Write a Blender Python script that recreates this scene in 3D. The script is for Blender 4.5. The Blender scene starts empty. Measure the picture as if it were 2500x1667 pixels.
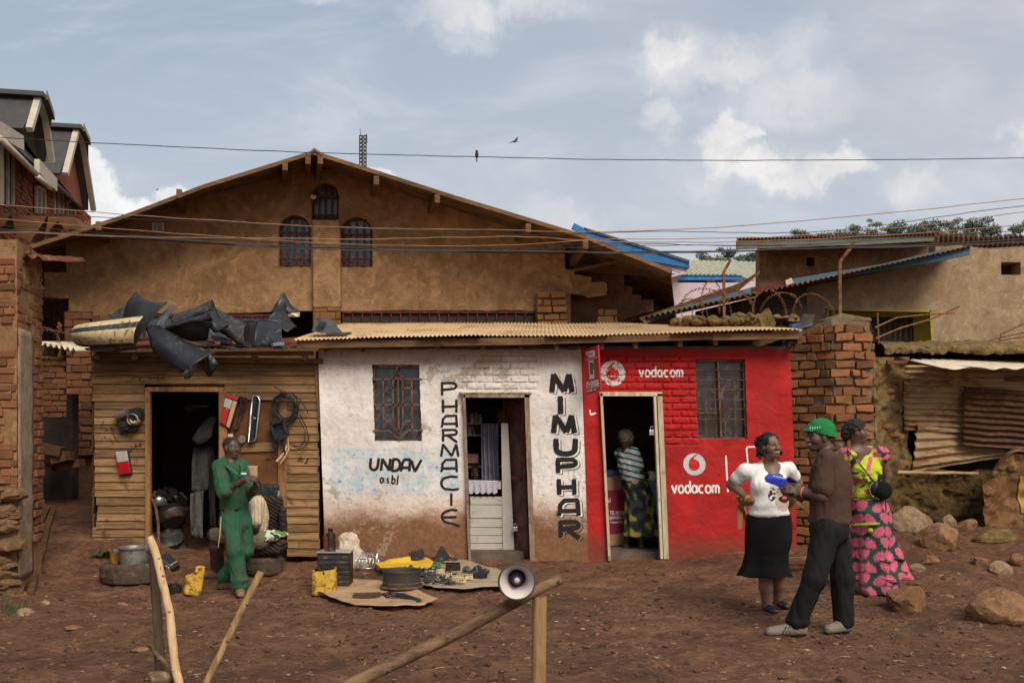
import bpy, bmesh, math, random
import numpy as np
from mathutils import Vector, Matrix, noise
random.seed(7); rng = np.random.default_rng(7)
S = bpy.context.scene; COL = S.collection
R = math.radians

# ---------------------------------------------------------------- camera, sky, sun, exposure
F, H, HY = 2430.556, 1.6, 1047.0          # lens in pixels of the 2500 px wide picture, eye height, horizon line
cam = bpy.data.objects.new('camera', bpy.data.cameras.new('camera')); COL.objects.link(cam)
cam.location = (0, 0, H); cam.rotation_euler = (R(90), 0, 0)
cam.data.lens = 35; cam.data.sensor_width = 36; cam.data.shift_y = (HY-833.5)/2500
cam.data.clip_start = 0.1; cam.data.clip_end = 5000
S.camera = cam
SUN_EL, SUN_AZ = 43, 26                    # the hazy sun stands behind the camera, a little to the right
sun = bpy.data.objects.new('sun', bpy.data.lights.new('sun', 'SUN')); COL.objects.link(sun)
sun.data.energy = 3.0; sun.data.angle = R(32); sun.data.color = (1, .93, .82)
sun.rotation_euler = (R(90-SUN_EL), 0, R(SUN_AZ)); sun.location = (5, -5, 20)
S.view_settings.view_transform = 'Standard'; S.view_settings.look = 'None'
S.view_settings.exposure = 0.18; S.view_settings.gamma = 1
S.render.engine = 'CYCLES'
try:
    S.cycles.use_denoising = True; S.cycles.max_bounces = 5; S.cycles.diffuse_bounces = 3
    S.cycles.glossy_bounces = 2; S.cycles.transmission_bounces = 3
except Exception: pass

def srgb(r, g, b):
    f = lambda c: (c/255/12.92 if c/255 <= .04045 else ((c/255+.055)/1.055)**2.4)
    return (f(r), f(g), f(b))

class NT:
    """small helper that writes shader nodes"""
    def __init__(s, tree): s.t = tree; tree.nodes.clear()
    def n(s, typ, **kw):
        nd = s.t.nodes.new(typ)
        for k, v in kw.items(): setattr(nd, k, v)
        return nd
    def put(s, sock, v):
        if isinstance(v, bpy.types.NodeSocket): s.t.links.new(v, sock)
        elif v is not None:
            if sock.type == 'RGBA' and isinstance(v, (tuple, list)) and len(v) == 3: v = (*v, 1)
            if sock.type == 'RGBA' and isinstance(v, (int, float)): v = (v, v, v, 1)
            sock.default_value = v
    def math(s, op, a, b=None, c=None, clamp=False):
        nd = s.n('ShaderNodeMath', operation=op, use_clamp=clamp)
        s.put(nd.inputs[0], a)
        if b is not None: s.put(nd.inputs[1], b)
        if c is not None: s.put(nd.inputs[2], c)
        return nd.outputs[0]
    def vmath(s, op, a, b=None):
        nd = s.n('ShaderNodeVectorMath', operation=op); s.put(nd.inputs[0], a)
        if b is not None: s.put(nd.inputs[1], b)
        return nd.outputs['Value'] if op in ('LENGTH', 'DOT_PRODUCT', 'DISTANCE') else nd.outputs[0]
    def noise(s, vec, scale, detail=4, rough=.55, dist=0, col=False):
        nd = s.n('ShaderNodeTexNoise'); s.put(nd.inputs['Vector'], vec)
        nd.inputs['Scale'].default_value = scale; nd.inputs['Detail'].default_value = detail
        nd.inputs['Roughness'].default_value = rough; nd.inputs['Distortion'].default_value = dist
        return nd.outputs['Color' if col else 'Fac']
    def vor(s, vec, scale, feature='F1', out='Distance', rnd=1):
        nd = s.n('ShaderNodeTexVoronoi', feature=feature); s.put(nd.inputs['Vector'], vec)
        nd.inputs['Scale'].default_value = scale; nd.inputs['Randomness'].default_value = rnd
        return nd.outputs[out]
    def step(s, v, a, b):      # smooth 0..1 between a and b
        nd = s.n('ShaderNodeMapRange', interpolation_type='SMOOTHSTEP'); s.put(nd.inputs[0], v)
        lo, hi, x, y = (a, b, 0, 1) if a < b else (b, a, 1, 0)
        for i, k in enumerate((lo, hi, x, y)): nd.inputs[i+1].default_value = k
        return nd.outputs[0]
    def ramp(s, f, stops):
        nd = s.n('ShaderNodeValToRGB'); s.put(nd.inputs[0], f); e = nd.color_ramp.elements
        while len(e) < len(stops): e.new(.5)
        for el, (p, c) in zip(e, stops): el.position = p; el.color = (*c, 1)
        return nd.outputs[0]
    def mix(s, f, a, b, blend='MIX'):
        nd = s.n('ShaderNodeMix', data_type='RGBA', blend_type=blend)
        s.put(nd.inputs[0], f); s.put(nd.inputs[6], a); s.put(nd.inputs[7], b)
        return nd.outputs[2]
    def mapping(s, vec, scale=(1, 1, 1), rot=(0, 0, 0)):
        nd = s.n('ShaderNodeMapping'); s.put(nd.inputs[0], vec)
        nd.inputs['Scale'].default_value = scale; nd.inputs['Rotation'].default_value = rot
        return nd.outputs[0]
    def sep(s, vec):
        nd = s.n('ShaderNodeSeparateXYZ'); s.put(nd.inputs[0], vec); return nd.outputs
    def comb(s, x, y, z):
        nd = s.n('ShaderNodeCombineXYZ')
        for i, v in enumerate((x, y, z)): s.put(nd.inputs[i], v)
        return nd.outputs[0]
    def pos(s): return s.n('ShaderNodeNewGeometry').outputs['Position']
    def island(s): return s.n('ShaderNodeNewGeometry').outputs['Random Per Island']
    def obj(s): return s.n('ShaderNodeTexCoord').outputs['Object']
    def bump(s, h, strength=.5, dist=.01, normal=None):
        nd = s.n('ShaderNodeBump'); s.put(nd.inputs['Height'], h)
        nd.inputs['Strength'].default_value = strength; nd.inputs['Distance'].default_value = dist
        if normal is not None: s.put(nd.inputs['Normal'], normal)
        return nd.outputs[0]
    def surf(s, color, rough=.8, metal=0, normal=None, spec=.3, **kw):
        b = s.n('ShaderNodeBsdfPrincipled')
        s.put(b.inputs['Base Color'], color); s.put(b.inputs['Roughness'], rough); s.put(b.inputs['Metallic'], metal)
        s.put(b.inputs['Specular IOR Level'], spec)
        if normal is not None: s.put(b.inputs['Normal'], normal)
        for k, v in kw.items(): s.put(b.inputs[k], v)
        o = s.n('ShaderNodeOutputMaterial'); s.t.links.new(b.outputs[0], o.inputs[0]); return b

def newmat(name):
    m = bpy.data.materials.new(name); m.use_nodes = True
    return m, NT(m.node_tree)

# ---- world: hazy daylight sky with cumulus banks
W = bpy.data.worlds.new('World'); S.world = W; W.use_nodes = True
t = NT(W.node_tree)
sky = t.n('ShaderNodeTexSky', sky_type='NISHITA', sun_disc=False)
sky.sun_elevation = R(SUN_EL); sky.sun_rotation = R(180-SUN_AZ); sky.dust_density = 3; sky.air_density = 1.2
d = t.n('ShaderNodeTexCoord').outputs['Generated']
x, y, z = t.sep(d)
yy = t.math('MAXIMUM', t.math('ABSOLUTE', y), .15)
u, v = t.math('DIVIDE', x, yy), t.math('DIVIDE', z, yy)
uv = t.comb(u, v, 0)
SC = .12                                   # strength of the background
veil = t.ramp(t.step(v, -.02, .5), [(0, srgb(206, 206, 206)), (.35, srgb(186, 193, 202)), (1, srgb(158, 173, 189))])
veil = t.mix(t.math('MULTIPLY', t.step(u, -.25, .45), t.step(t.noise(t.mapping(uv, (1, 2.2, 1)), 3.2, 6, .6, .4), .25, .75)), veil, srgb(193, 193, 198))
streak = t.step(t.noise(t.mapping(uv, (1, 2.6, 1), (0, 0, .25)), 4.5, 7, .62, .6), .42, .85)
veil = t.mix(t.math('MULTIPLY', streak, .75), veil, srgb(214, 215, 219))
warp = t.vmath('SUBTRACT', t.noise(uv, 15, 8, .62, col=True), (.5, .5, .5))
nd = t.n('ShaderNodeVectorMath', operation='SCALE'); t.put(nd.inputs[0], warp); nd.inputs['Scale'].default_value = .10
uvw = t.vmath('ADD', uv, nd.outputs[0])
def bank(blobs, soft):
    acc = None
    for px, py, rx, ry, k in blobs:
        c = ((px-1250)/F, (HY-py)/F, 0)
        dd = t.vmath('LENGTH', t.vmath('MULTIPLY', t.vmath('SUBTRACT', uvw, c), (F/rx, F/ry, 0)))
        m = t.math('MULTIPLY', t.step(dd, 1.0+soft, 1.0-soft), k)
        acc = m if acc is None else t.math('MAXIMUM', acc, m)
    return acc
hard = bank([(205, 470, 75, 95, 1), (255, 505, 85, 60, 1), (335, 520, 70, 42, 1), (425, 478, 62, 45, 1), (470, 470, 45, 35, .9),
             (225, 410, 40, 45, 1), (955, 432, 60, 28, .8)], .22)
midm = bank([(1780, 365, 60, 62, .95), (1800, 330, 45, 45, 1), (1838, 312, 30, 24, .8), (1850, 410, 90, 42, .9), (1910, 440, 80, 36, .8), (2040, 415, 80, 38, .85), (1630, 115, 52, 40, .8)], .42)
softm = bank([(1650, 125, 75, 60, .8), (1770, 165, 130, 55, .7), (1850, 420, 190, 60, .45),
              (1930, 225, 150, 65, .55), (1965, 120, 60, 60, .35), (1130, 25, 110, 50, .75), (1290, 20, 110, 40, .55), (1120, 95, 60, 30, .4), (1625, 268, 40, 38, .6),
              (2205, 465, 60, 38, .6), (1380, 540, 110, 40, .45), (2500, 310, 40, 45, .6), (800, 0, 60, 20, .5)], .75)
shade = t.step(t.noise(uvw, 22, 6, .6), .25, .75)
ccol = t.mix(shade, srgb(222, 221, 222), srgb(250, 248, 245))
mixed = t.mix(softm, veil, t.mix(shade, srgb(214, 213, 214), srgb(240, 236, 234)))
mixed = t.mix(midm, mixed, t.mix(shade, srgb(216, 213, 212), srgb(244, 240, 237)))
mixed = t.mix(hard, mixed, ccol)
lift = t.n('ShaderNodeVectorMath', operation='SCALE'); t.put(lift.inputs[0], mixed); lift.inputs['Scale'].default_value = 1/SC
final = t.mix(.9, sky.outputs[0], lift.outputs[0])
bg = t.n('ShaderNodeBackground'); t.put(bg.inputs[0], final); bg.inputs[1].default_value = SC
o = t.n('ShaderNodeOutputWorld'); t.t.links.new(bg.outputs[0], o.inputs[0])

# ---------------------------------------------------------------- geometry helpers
def P(px, py, d): return Vector(((px-1250)/F*d, d, H+(HY-py)/F*d))
def X(px, d): return (px-1250)/F*d
def Z(py, d): return H+(HY-py)/F*d
def PV(px, py, O, D):
    """point of a vertical plane (through O along D, both xy) seen at a pixel"""
    k = (px-1250)/F; y = (O[0]*D[1]-O[1]*D[0])/(k*D[1]-D[0]) if abs(k*D[1]-D[0]) > 1e-9 else O[1]
    return P(px, py, y)
def sst(v, a, b):
    q = min(1, max(0, (v-a)/(b-a))); return q*q*(3-2*q)
def g(x, y):
    """height of the trodden ground"""
    h = .14*sst(x, 1.4, 3.3)*sst(y, 9.6, 12) + .30*sst(x, 3.2, 4.7)*sst(y, 9.3, 12) + .10*sst(-x, 2.6, 4.8)*sst(y, 10.4, 12)
    h += .55*sst(-x, 4.2, 4.7)*sst(y, 10.6, 15) - .075*math.exp(-((x+2.8)**2+(y-9.7)**2)/1.4)
    return h
def gd(x, y):
    """small lumps on top of that"""
    p = Vector((x, y, 0))
    near = sst(30-y, 4, 16)
    return near*(.040*noise.noise(p*1.1)+.026*noise.noise(p*3.3+Vector((9, 0, 0)))+.017*noise.noise(p*9+Vector((0, 5, 0)))+.011*noise.noise(p*21))
def gg(x, y): return g(x, y)+gd(x, y)
def GP(px, py, lift=0):
    """where the ray through a pixel meets the ground"""
    d = 4.0
    while d < 40:
        p = P(px, py, d)
        if p.z <= gg(p.x, p.y): break
        d += .02
    p.z += lift; return p

class MB:
    def __init__(s): s.v, s.f, s.m, s.c = [], [], [], {}
    def add(s, verts, faces, mi=0):
        b = len(s.v); s.v += [Vector(q) for q in verts]
        for q in faces: s.f.append([b+i for i in q]); s.m.append(mi)
    def box(s, c, size, rot=None, mi=0, jit=0, taper=1):
        a = [Vector((i*size[0]/2*(taper if k > 0 else 1), j*size[1]/2*(taper if k > 0 else 1), k*size[2]/2)) for i in (-1, 1) for j in (-1, 1) for k in (-1, 1)]
        if jit: a = [q+Vector((random.uniform(-jit, jit), random.uniform(-jit, jit), random.uniform(-jit, jit))) for q in a]
        if rot is not None: a = [rot @ q for q in a]
        c = Vector(c)
        s.add([c+q for q in a], [(0, 1, 3, 2), (4, 6, 7, 5), (0, 4, 5, 1), (2, 3, 7, 6), (0, 2, 6, 4), (1, 5, 7, 3)], mi)
    def bb(s, a, b, mi=0, jit=0):
        a, b = Vector(a), Vector(b); s.box((a+b)/2, [abs(q) for q in (b-a)], mi=mi, jit=jit)
    def beam(s, a, b, w, h, up=(0, 0, 1), mi=0):
        """box from a to b, w across, h along up"""
        a, b = Vector(a), Vector(b); dx = (b-a); L = dx.length; dx = dx/L
        up = Vector(up); sx = dx.cross(up).normalized(); up = sx.cross(dx)
        s.box((a+b)/2, (L, w, h), Matrix((dx, sx, up)).transposed(), mi)
    def prism(s, pts, vec, mi=0):
        pts = [Vector(q) for q in pts]; n = len(pts); vec = Vector(vec)
        s.add(pts+[q+vec for q in pts], [list(range(n))[::-1], list(range(n, 2*n))]+[(i, (i+1) % n, n+(i+1) % n, n+i) for i in range(n)], mi)
    def tube(s, pts, r, seg=8, mi=0, cap=True, flat=1.0):
        pts = [Vector(q) for q in pts]; n = len(pts)
        rs = r if isinstance(r, (list, tuple)) else [r]*n
        vs = []; side = None
        for i, q in enumerate(pts):
            t = (pts[min(i+1, n-1)]-pts[max(i-1, 0)]).normalized()
            if side is None:
                side = t.cross(Vector((0, 0, 1)) if abs(t.z) < .9 else Vector((0, 1, 0))).normalized()
            side = (side-t*side.dot(t)).normalized(); up = t.cross(side)
            for k in range(seg):
                a = 2*math.pi*k/seg; vs.append(q+(side*math.cos(a)+up*math.sin(a)*flat)*rs[i])
        fs = [(i*seg+k, i*seg+(k+1) % seg, (i+1)*seg+(k+1) % seg, (i+1)*seg+k) for i in range(n-1) for k in range(seg)]
        if cap: fs += [list(range(seg))[::-1], list(range((n-1)*seg, n*seg))]
        s.add(vs, fs, mi)
    def lathe(s, prof, c, seg=24, rot=None, mi=0, sx=1, wob=0):
        c = Vector(c); vs = []
        ph = random.random()*6
        for r, z in prof:
            for k in range(seg):
                a = 2*math.pi*k/seg; rr = r*(1+wob*math.sin(3*a+ph+z*9))
                q = Vector((rr*math.cos(a)*sx, rr*math.sin(a), z))
                vs.append(c+(rot @ q if rot is not None else q))
        n = len(prof)
        s.add(vs, [(i*seg+k, i*seg+(k+1) % seg, (i+1)*seg+(k+1) % seg, (i+1)*seg+k) for i in range(n-1) for k in range(seg)], mi)
    def sheet(s, fn, nu, nv, mi=0, keep=None):
        b = len(s.v)
        for i in range(nu+1):
            for j in range(nv+1): s.v.append(Vector(fn(i/nu, j/nv)))
        for i in range(nu):
            for j in range(nv):
                if keep and not keep((i+.5)/nu, (j+.5)/nv): continue
                a = b+i*(nv+1)+j; s.f.append([a, a+nv+1, a+nv+2, a+1]); s.m.append(mi)
    def jitter(s, amp, sc=3, seed=0):
        o = Vector((seed*3.1, seed*1.7, 0))
        s.v = [q+Vector((noise.noise(q*sc+o), noise.noise(q*sc+o+Vector((7, 3, 1))), noise.noise(q*sc+o+Vector((2, 9, 4)))))*amp for q in s.v]
        return s
    def build(s, name, mats, parent=None, loc=None, smooth=False, bevel=0, solid=0, subd=0, weld=False, colors=None, angle=None):
        me = bpy.data.meshes.new(name)
        base = Vector(parent['_w']) if parent is not None else Vector(loc if loc is not None else (0, 0, 0))
        me.from_pydata([tuple(q-base) for q in s.v], [], s.f)
        mats = mats if isinstance(mats, (list, tuple)) else [mats]
        for m in mats: me.materials.append(m)
        me.polygons.foreach_set('material_index', [min(i, len(mats)-1) for i in s.m])
        if smooth: me.polygons.foreach_set('use_smooth', [True]*len(s.f))
        bm = bmesh.new(); bm.from_mesh(me)
        if weld: bmesh.ops.remove_doubles(bm, verts=bm.verts, dist=1e-4)
        bmesh.ops.recalc_face_normals(bm, faces=bm.faces); bm.to_mesh(me); bm.free()
        if colors is not None:
            at = me.color_attributes.new('Col', 'FLOAT_COLOR', 'POINT'); at.data.foreach_set('color', np.c_[colors, np.ones(len(colors))].astype(np.float32).ravel())
        ob = bpy.data.objects.new(name, me); COL.objects.link(ob)
        if parent is not None: ob.parent = parent
        else: ob.location = base
        ob['_w'] = list(base)
        if solid:
            q = ob.modifiers.new('solid', 'SOLIDIFY'); q.thickness = solid; q.offset = 0
        if bevel:
            q = ob.modifiers.new('bevel', 'BEVEL'); q.width = bevel; q.segments = 2; q.limit_method = 'ANGLE'
        if subd:
            q = ob.modifiers.new('subd', 'SUBSURF'); q.levels = q.render_levels = subd
        if angle is not None and smooth:
            try: me.set_sharp_from_angle(angle=R(angle))
            except Exception: pass
        return ob

def thing(name, label, cat, loc=(0, 0, 0), group=None):
    o = bpy.data.objects.new(name, None); COL.objects.link(o); o.location = loc; o['_w'] = list(loc); o.empty_display_size = .2
    return tag(o, label, cat, group)
def tag(o, label, cat, group=None, kind=None):
    if label: o['label'] = label
    if cat: o['category'] = cat
    if group: o['group'] = group
    if kind: o['kind'] = kind
    return o
def lab(o, label): o['label'] = label; return o

# ---------------------------------------------------------------- materials
def simple(name, col, rough=.7, metal=0, var=.25, vs=6, bs=40, bump=.15, dirt=None, dirt_t=(.5, .7), spec=.3, island=0, coat=0, scratch=0):
    """painted / plastic / metal surface with uneven colour, fine relief and optional dirt"""
    m, t = newmat(name); p = t.obj()
    n1 = t.noise(p, vs, 5, .6); n2 = t.noise(p, bs, 4, .6)
    c = t.mix(t.step(n1, .3, .7), [q*(1-var) for q in col], [min(1, q*(1+var)) for q in col])
    if island:
        isl = t.island(); k = t.math('MULTIPLY_ADD', isl, 2*island, 1-island)
        c = t.mix(1.0, c, t.comb(k, k, k), 'MULTIPLY')
    if dirt is not None:
        dn = t.step(t.noise(p, vs*1.7, 7, .68, .3), *dirt_t); c = t.mix(t.math('MULTIPLY', dn, .85), c, dirt)
    if scratch:
        for rt_, th in (((.4, .9, .3), .70), ((1.2, .2, .8), .72)):
            c = t.mix(t.math('MULTIPLY', t.step(t.noise(t.mapping(p, (5, 70, 60), rt_), 1, 3, .6), th, th+.04), .6), c, srgb(196, 184, 166))
    r = t.math('MULTIPLY_ADD', n1, .25, rough-.12, clamp=True)
    t.surf(c, r, metal, t.bump(n2, bump, .004), spec=spec, **({'Coat Weight': coat} if coat else {}))
    return m

def colmat(name, rough=.8, bs=120, bump=.2, spec=.25, var=.18, metal=0, vs=14):
    """colour comes from the pattern woven / printed on the thing (colour attribute)"""
    m, t = newmat(name); p = t.obj()
    a = t.n('ShaderNodeVertexColor', layer_name='Col').outputs[0]
    n1 = t.noise(p, vs, 4); k = t.math('MULTIPLY_ADD', n1, 2*var, 1-var)
    t.surf(t.mix(1, a, t.comb(k, k, k), 'MULTIPLY'), rough, metal, t.bump(t.noise(p, bs, 3), bump, .003), spec=spec)
    return m

def brickmat(name, a, b, c, mort, mossy=0):
    m, t = newmat(name); p = t.pos(); isl = t.island()
    col = t.ramp(isl, [(0, a), (.5, b), (1, c)])
    n1 = t.noise(p, 9, 6, .65); n2 = t.noise(p, 55, 5, .65)
    col = t.mix(t.math('MULTIPLY', t.step(n1, .45, .75), .55), col, mort)
    col = t.mix(t.math('MULTIPLY', t.step(t.noise(p, 3.1, 6, .7), .5, .72), .55), col, [q*.45 for q in a])
    if mossy: col = t.mix(t.math('MULTIPLY', t.step(t.noise(p, 4.3, 7, .7), .5, .66), mossy), col, srgb(84, 74, 30))
    t.surf(col, .92, 0, t.bump(t.math('ADD', n2, t.math('MULTIPLY', n1, .6)), .6, .012), spec=.15)
    return m
M = {}
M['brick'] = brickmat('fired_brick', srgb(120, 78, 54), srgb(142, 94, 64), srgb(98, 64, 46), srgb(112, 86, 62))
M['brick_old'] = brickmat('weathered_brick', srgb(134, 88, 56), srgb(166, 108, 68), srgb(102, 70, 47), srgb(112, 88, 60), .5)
M['brick_dark'] = brickmat('dark_alley_brick', srgb(102, 66, 44), srgb(120, 78, 50), srgb(88, 56, 40), srgb(98, 78, 58))  # darker brick tones for the alley wall and hall foot

def mudmat(name, a, b, c, scale=1.0, bump=.5, lines=None):
    m, t = newmat(name); p = t.pos()
    n0 = t.noise(p, .7*scale, 5, .6, .3); n1 = t.noise(p, 3.2*scale, 7, .68, .5); n2 = t.noise(p, 30*scale, 6, .7)
    col = t.ramp(t.math('MULTIPLY_ADD', n1, .6, t.math('MULTIPLY', n0, .4)), [(.30, a), (.5, b), (.72, c)])
    col = t.mix(t.math('MULTIPLY', t.step(t.noise(p, 1.5*scale, 9, .76, 1.6), .47, .66), .65), col, [min(1, q*1.08) for q in c])
    col = t.mix(t.math('MULTIPLY', t.step(t.noise(p, 7*scale, 7, .74, .8), .50, .66), .5), col, [min(1, q*1.25) for q in c])
    col = t.mix(t.math('MULTIPLY', t.step(t.noise(p, 5*scale, 8, .76, .5), .46, .32), .55), col, [q*.72 for q in a])
    col = t.mix(t.math('MULTIPLY', t.step(t.noise(t.mapping(p, (1, 1, .35)), 1.3*scale, 8, .7, .6), .56, .72), .4), col, [q*.62 for q in a])
    col = t.mix(t.math('MULTIPLY', t.step(n2, .56, .76), .35), col, [min(1, q*1.5) for q in c])
    col = t.mix(t.math('MULTIPLY', t.step(n2, .42, .25), .45), col, [q*.5 for q in a])
    t.surf(col, .95, 0, t.bump(t.math('MULTIPLY_ADD', n1, 1.2, n2), bump, .02), spec=.1)
    return m
M['mud'] = mudmat('mud_render', srgb(106, 77, 52), srgb(136, 102, 70), srgb(168, 131, 95))
M['mud_dark'] = mudmat('raw_earth', srgb(72, 52, 38), srgb(98, 70, 48), srgb(120, 88, 62), 1.6, .8)
M['grey_render'] = mudmat('grey_brown_render', srgb(128, 104, 80), srgb(152, 126, 98), srgb(172, 148, 120))
M['brick_red'] = brickmat('red_new_brick', srgb(140, 78, 56), srgb(164, 98, 70), srgb(118, 68, 52), srgb(130, 110, 94))
M['grey_metal'] = simple('dull_grey_metal', srgb(84, 82, 78), .7, .1, dirt=srgb(60, 48, 40), dirt_t=(.45, .65))
M['concrete'] = mudmat('old_concrete', srgb(84, 74, 56), srgb(120, 106, 84), srgb(150, 134, 110), 2.2, 1)
M['mossy'] = mudmat('mossy_stone', srgb(70, 62, 34), srgb(112, 92, 58), srgb(150, 122, 84), 2.4, 1)

def woodmat(name, a, b, grain=(3, 40, 40), rough=.85, dark=.5, rot=(0, 0, 0)):
    m, t = newmat(name); p = t.obj(); isl = t.island()
    off = t.vmath('ADD', p, t.comb(t.math('MULTIPLY', isl, 31), t.math('MULTIPLY', isl, 17), t.math('MULTIPLY', isl, 23)))
    q = t.mapping(off, grain, rot)
    n1 = t.noise(q, 1, 6, .65, .6); n2 = t.noise(p, 5, 5, .6)
    col = t.mix(t.step(n1, .3, .72), a, b)
    k = t.math('MULTIPLY_ADD', isl, .62, .62)
    col = t.mix(1, col, t.comb(k, k, k), 'MULTIPLY')
    col = t.mix(t.math('MULTIPLY', t.step(n2, .55, .75), dark), col, [z*.32 for z in a])
    knot = t.step(t.vor(q, 1.1), .16, .06); col = t.mix(t.math('MULTIPLY', knot, .7), col, [z*.25 for z in a])
    t.surf(col, rough, 0, t.bump(n1, .35, .004), spec=.2)
    return m
M['plank'] = woodmat('weathered_plank', srgb(112, 82, 54), srgb(162, 126, 86), (2.2, 30, 34), dark=.75)
M['plank_dark'] = woodmat('dark_plank', srgb(86, 60, 40), srgb(118, 84, 54), (2.2, 30, 34))
M['timber'] = woodmat('old_timber', srgb(88, 64, 44), srgb(128, 96, 66), (3, 24, 24))
M['stud'] = woodmat('upright_timber', srgb(120, 84, 50), srgb(164, 120, 76), (30, 30, 2.2))
M['ply'] = woodmat('brown_plywood', srgb(92, 60, 36), srgb(122, 82, 50), (2.5, 9, 5), dark=.3)
M['bare_stick'] = woodmat('bare_pale_wood', srgb(166, 134, 98), srgb(206, 172, 130), (26, 26, 2.2), dark=.25)
M['log'] = woodmat('barked_log', srgb(72, 55, 41), srgb(124, 96, 70), (6, 26, 10), dark=.6, rot=(0, .5, 0))
M['post'] = woodmat('yellow_post', srgb(122, 94, 62), srgb(168, 134, 92), (30, 30, 2.4), dark=.55)
M['dark_post'] = woodmat('dark_stake', srgb(66, 52, 40), srgb(100, 80, 60), (30, 30, 3))

def rustmat(name, clean, rust, amt=.5, rough=.6, metal=.3, sc=2.5, stretch=(1, 1, 1)):
    m, t = newmat(name); p = t.mapping(t.obj(), stretch)
    n1 = t.noise(p, sc, 8, .7, .5); n2 = t.noise(p, sc*9, 6, .65)
    f = t.step(t.math('MULTIPLY_ADD', n2, .35, t.math('MULTIPLY', n1, .75)), .72-amt*.5, .86-amt*.45)
    col = t.mix(f, t.mix(n2, [q*.8 for q in clean], clean), t.mix(n2, [q*.55 for q in rust], rust))
    t.surf(col, t.math('MULTIPLY_ADD', f, .25, rough-.1, clamp=True), metal, t.bump(n2, .25, .003), spec=.3)
    return m
M['roof_tan'] = rustmat('dusty_roof_sheet', srgb(206, 172, 128), srgb(160, 112, 72), .35, .8, 0, 1.6, (1, .6, 1))
M['roof_rust'] = rustmat('rusty_roof_sheet', srgb(150, 108, 78), srgb(112, 62, 40), .7, .85, 0)
M['soffit'] = rustmat('old_roof_underside', srgb(128, 100, 74), srgb(98, 72, 52), .5, .9, 0)
M['sheet'] = rustmat('stained_wall_sheet', srgb(178, 150, 112), srgb(138, 86, 50), .42, .7, .05, 1.6, (.7, 1, 1.6))
M['sheet_rust'] = rustmat('rust_brown_sheet', srgb(128, 92, 64), srgb(90, 60, 44), .6, .85, 0, 2)
M['sheet_pale'] = rustmat('pale_roof_sheet', srgb(214, 196, 168), srgb(150, 110, 76), .3, .7, .05)
M['rust_iron'] = rustmat('rusty_iron', srgb(140, 98, 64), srgb(104, 66, 44), .5, .85, .1, 12)
M['red_iron'] = rustmat('red_oxide_iron', srgb(112, 48, 36), srgb(78, 36, 26), .5, .7, .1, 8)
M['brown_iron'] = rustmat('brown_iron', srgb(126, 92, 78), srgb(92, 60, 46), .5, .6, .1, 6)
M['blue_board'] = rustmat('faded_blue_board', srgb(66, 104, 116), srgb(96, 92, 78), .35, .8, 0, 3)
M['blue_paint'] = simple('bright_blue_paint', srgb(36, 108, 162), .6)
M['grey_board'] = rustmat('grey_green_board', srgb(108, 112, 100), srgb(120, 96, 70), .35, .8, 0, 3)
M['pink_wall'] = simple('pale_pink_wall', srgb(204, 180, 186), .85, var=.08)
M['dark'] = simple('unlit_interior', srgb(62, 51, 45), .95)  # shade of unlit rooms and openings put into the colour
M['interior'] = simple('dim_interior_plaster', srgb(104, 88, 78), .95)
M['black_plastic'] = simple('scuffed_black_plastic', (.016, .017, .019), .45, vs=9, bs=60, bump=.12, dirt=srgb(140, 122, 102), dirt_t=(.62, .70), spec=.45, scratch=1)
M['black_dusty'] = simple('dusty_black_plastic', (.03, .029, .029), .55, vs=7, dirt=srgb(124, 98, 74), dirt_t=(.52, .72), scratch=1, spec=.45)
M['cream_plastic'] = simple('dirty_cream_plastic', srgb(206, 184, 140), .5, vs=9, var=.12, dirt=srgb(92, 66, 38), dirt_t=(.54, .62), spec=.4)
M['grey_plastic'] = simple('grey_plastic', srgb(74, 72, 72), .5)
M['rubber'] = simple('dusty_tyre_rubber', srgb(70, 56, 46), .85, vs=8, dirt=srgb(112, 84, 62), dirt_t=(.45, .7))
M['chrome'] = simple('dull_chrome', (.62, .62, .62), .28, .9, .1)
M['alu'] = simple('battered_aluminium', srgb(138, 132, 124), .5, .55, .2, dirt=srgb(80, 66, 54), dirt_t=(.5, .7))
M['steel_dark'] = simple('oily_steel', srgb(58, 52, 48), .5, .6, .3, dirt=srgb(110, 80, 58), dirt_t=(.5, .7))
M['yellow_can'] = simple('dirty_yellow_plastic', srgb(196, 154, 52), .55, vs=9, var=.14, dirt=srgb(92, 66, 30), dirt_t=(.48, .62), spec=.4)
M['yellow_cloth'] = simple('yellow_sack_cloth', srgb(208, 164, 40), .8, vs=5, var=.15)
M['card'] = simple('dusty_cardboard', srgb(172, 138, 102), .9, vs=3, var=.15, dirt=srgb(112, 80, 56), dirt_t=(.5, .75))
M['card_grey'] = simple('grey_cardboard', srgb(160, 140, 112), .9, vs=3, var=.12, dirt=srgb(112, 84, 62), dirt_t=(.5, .75))
M['sack'] = simple('dirty_white_sack', srgb(196, 178, 156), .85, vs=7, var=.12, dirt=srgb(140, 110, 84), dirt_t=(.5, .72))
M['red_lens'] = simple('red_lamp_lens', srgb(170, 24, 28), .22, var=.12, spec=.6)
M['clear_lens'] = simple('clear_lamp_lens', srgb(176, 166, 156), .25, var=.15, spec=.6)
M['tan_lens'] = simple('tan_lamp_strip', srgb(190, 150, 112), .3, var=.1, spec=.6)
M['white_plastic'] = simple('off_white_plastic', srgb(196, 184, 160), .5, var=.12)
M['cable'] = simple('power_cable', srgb(50, 44, 42), .6)
M['cable_tan'] = simple('tan_brown_wire', srgb(160, 122, 90), .6)  # own colour of the tan and orange wires
M['black_rubber'] = simple('black_rubber', (.02, .02, .02), .55)
M['metal_grey'] = simple('dark_standing_seam', srgb(76, 72, 70), .55, .2, .1)
M['pale_trim'] = simple('pale_trim_board', srgb(186, 174, 156), .8, var=.12)
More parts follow.
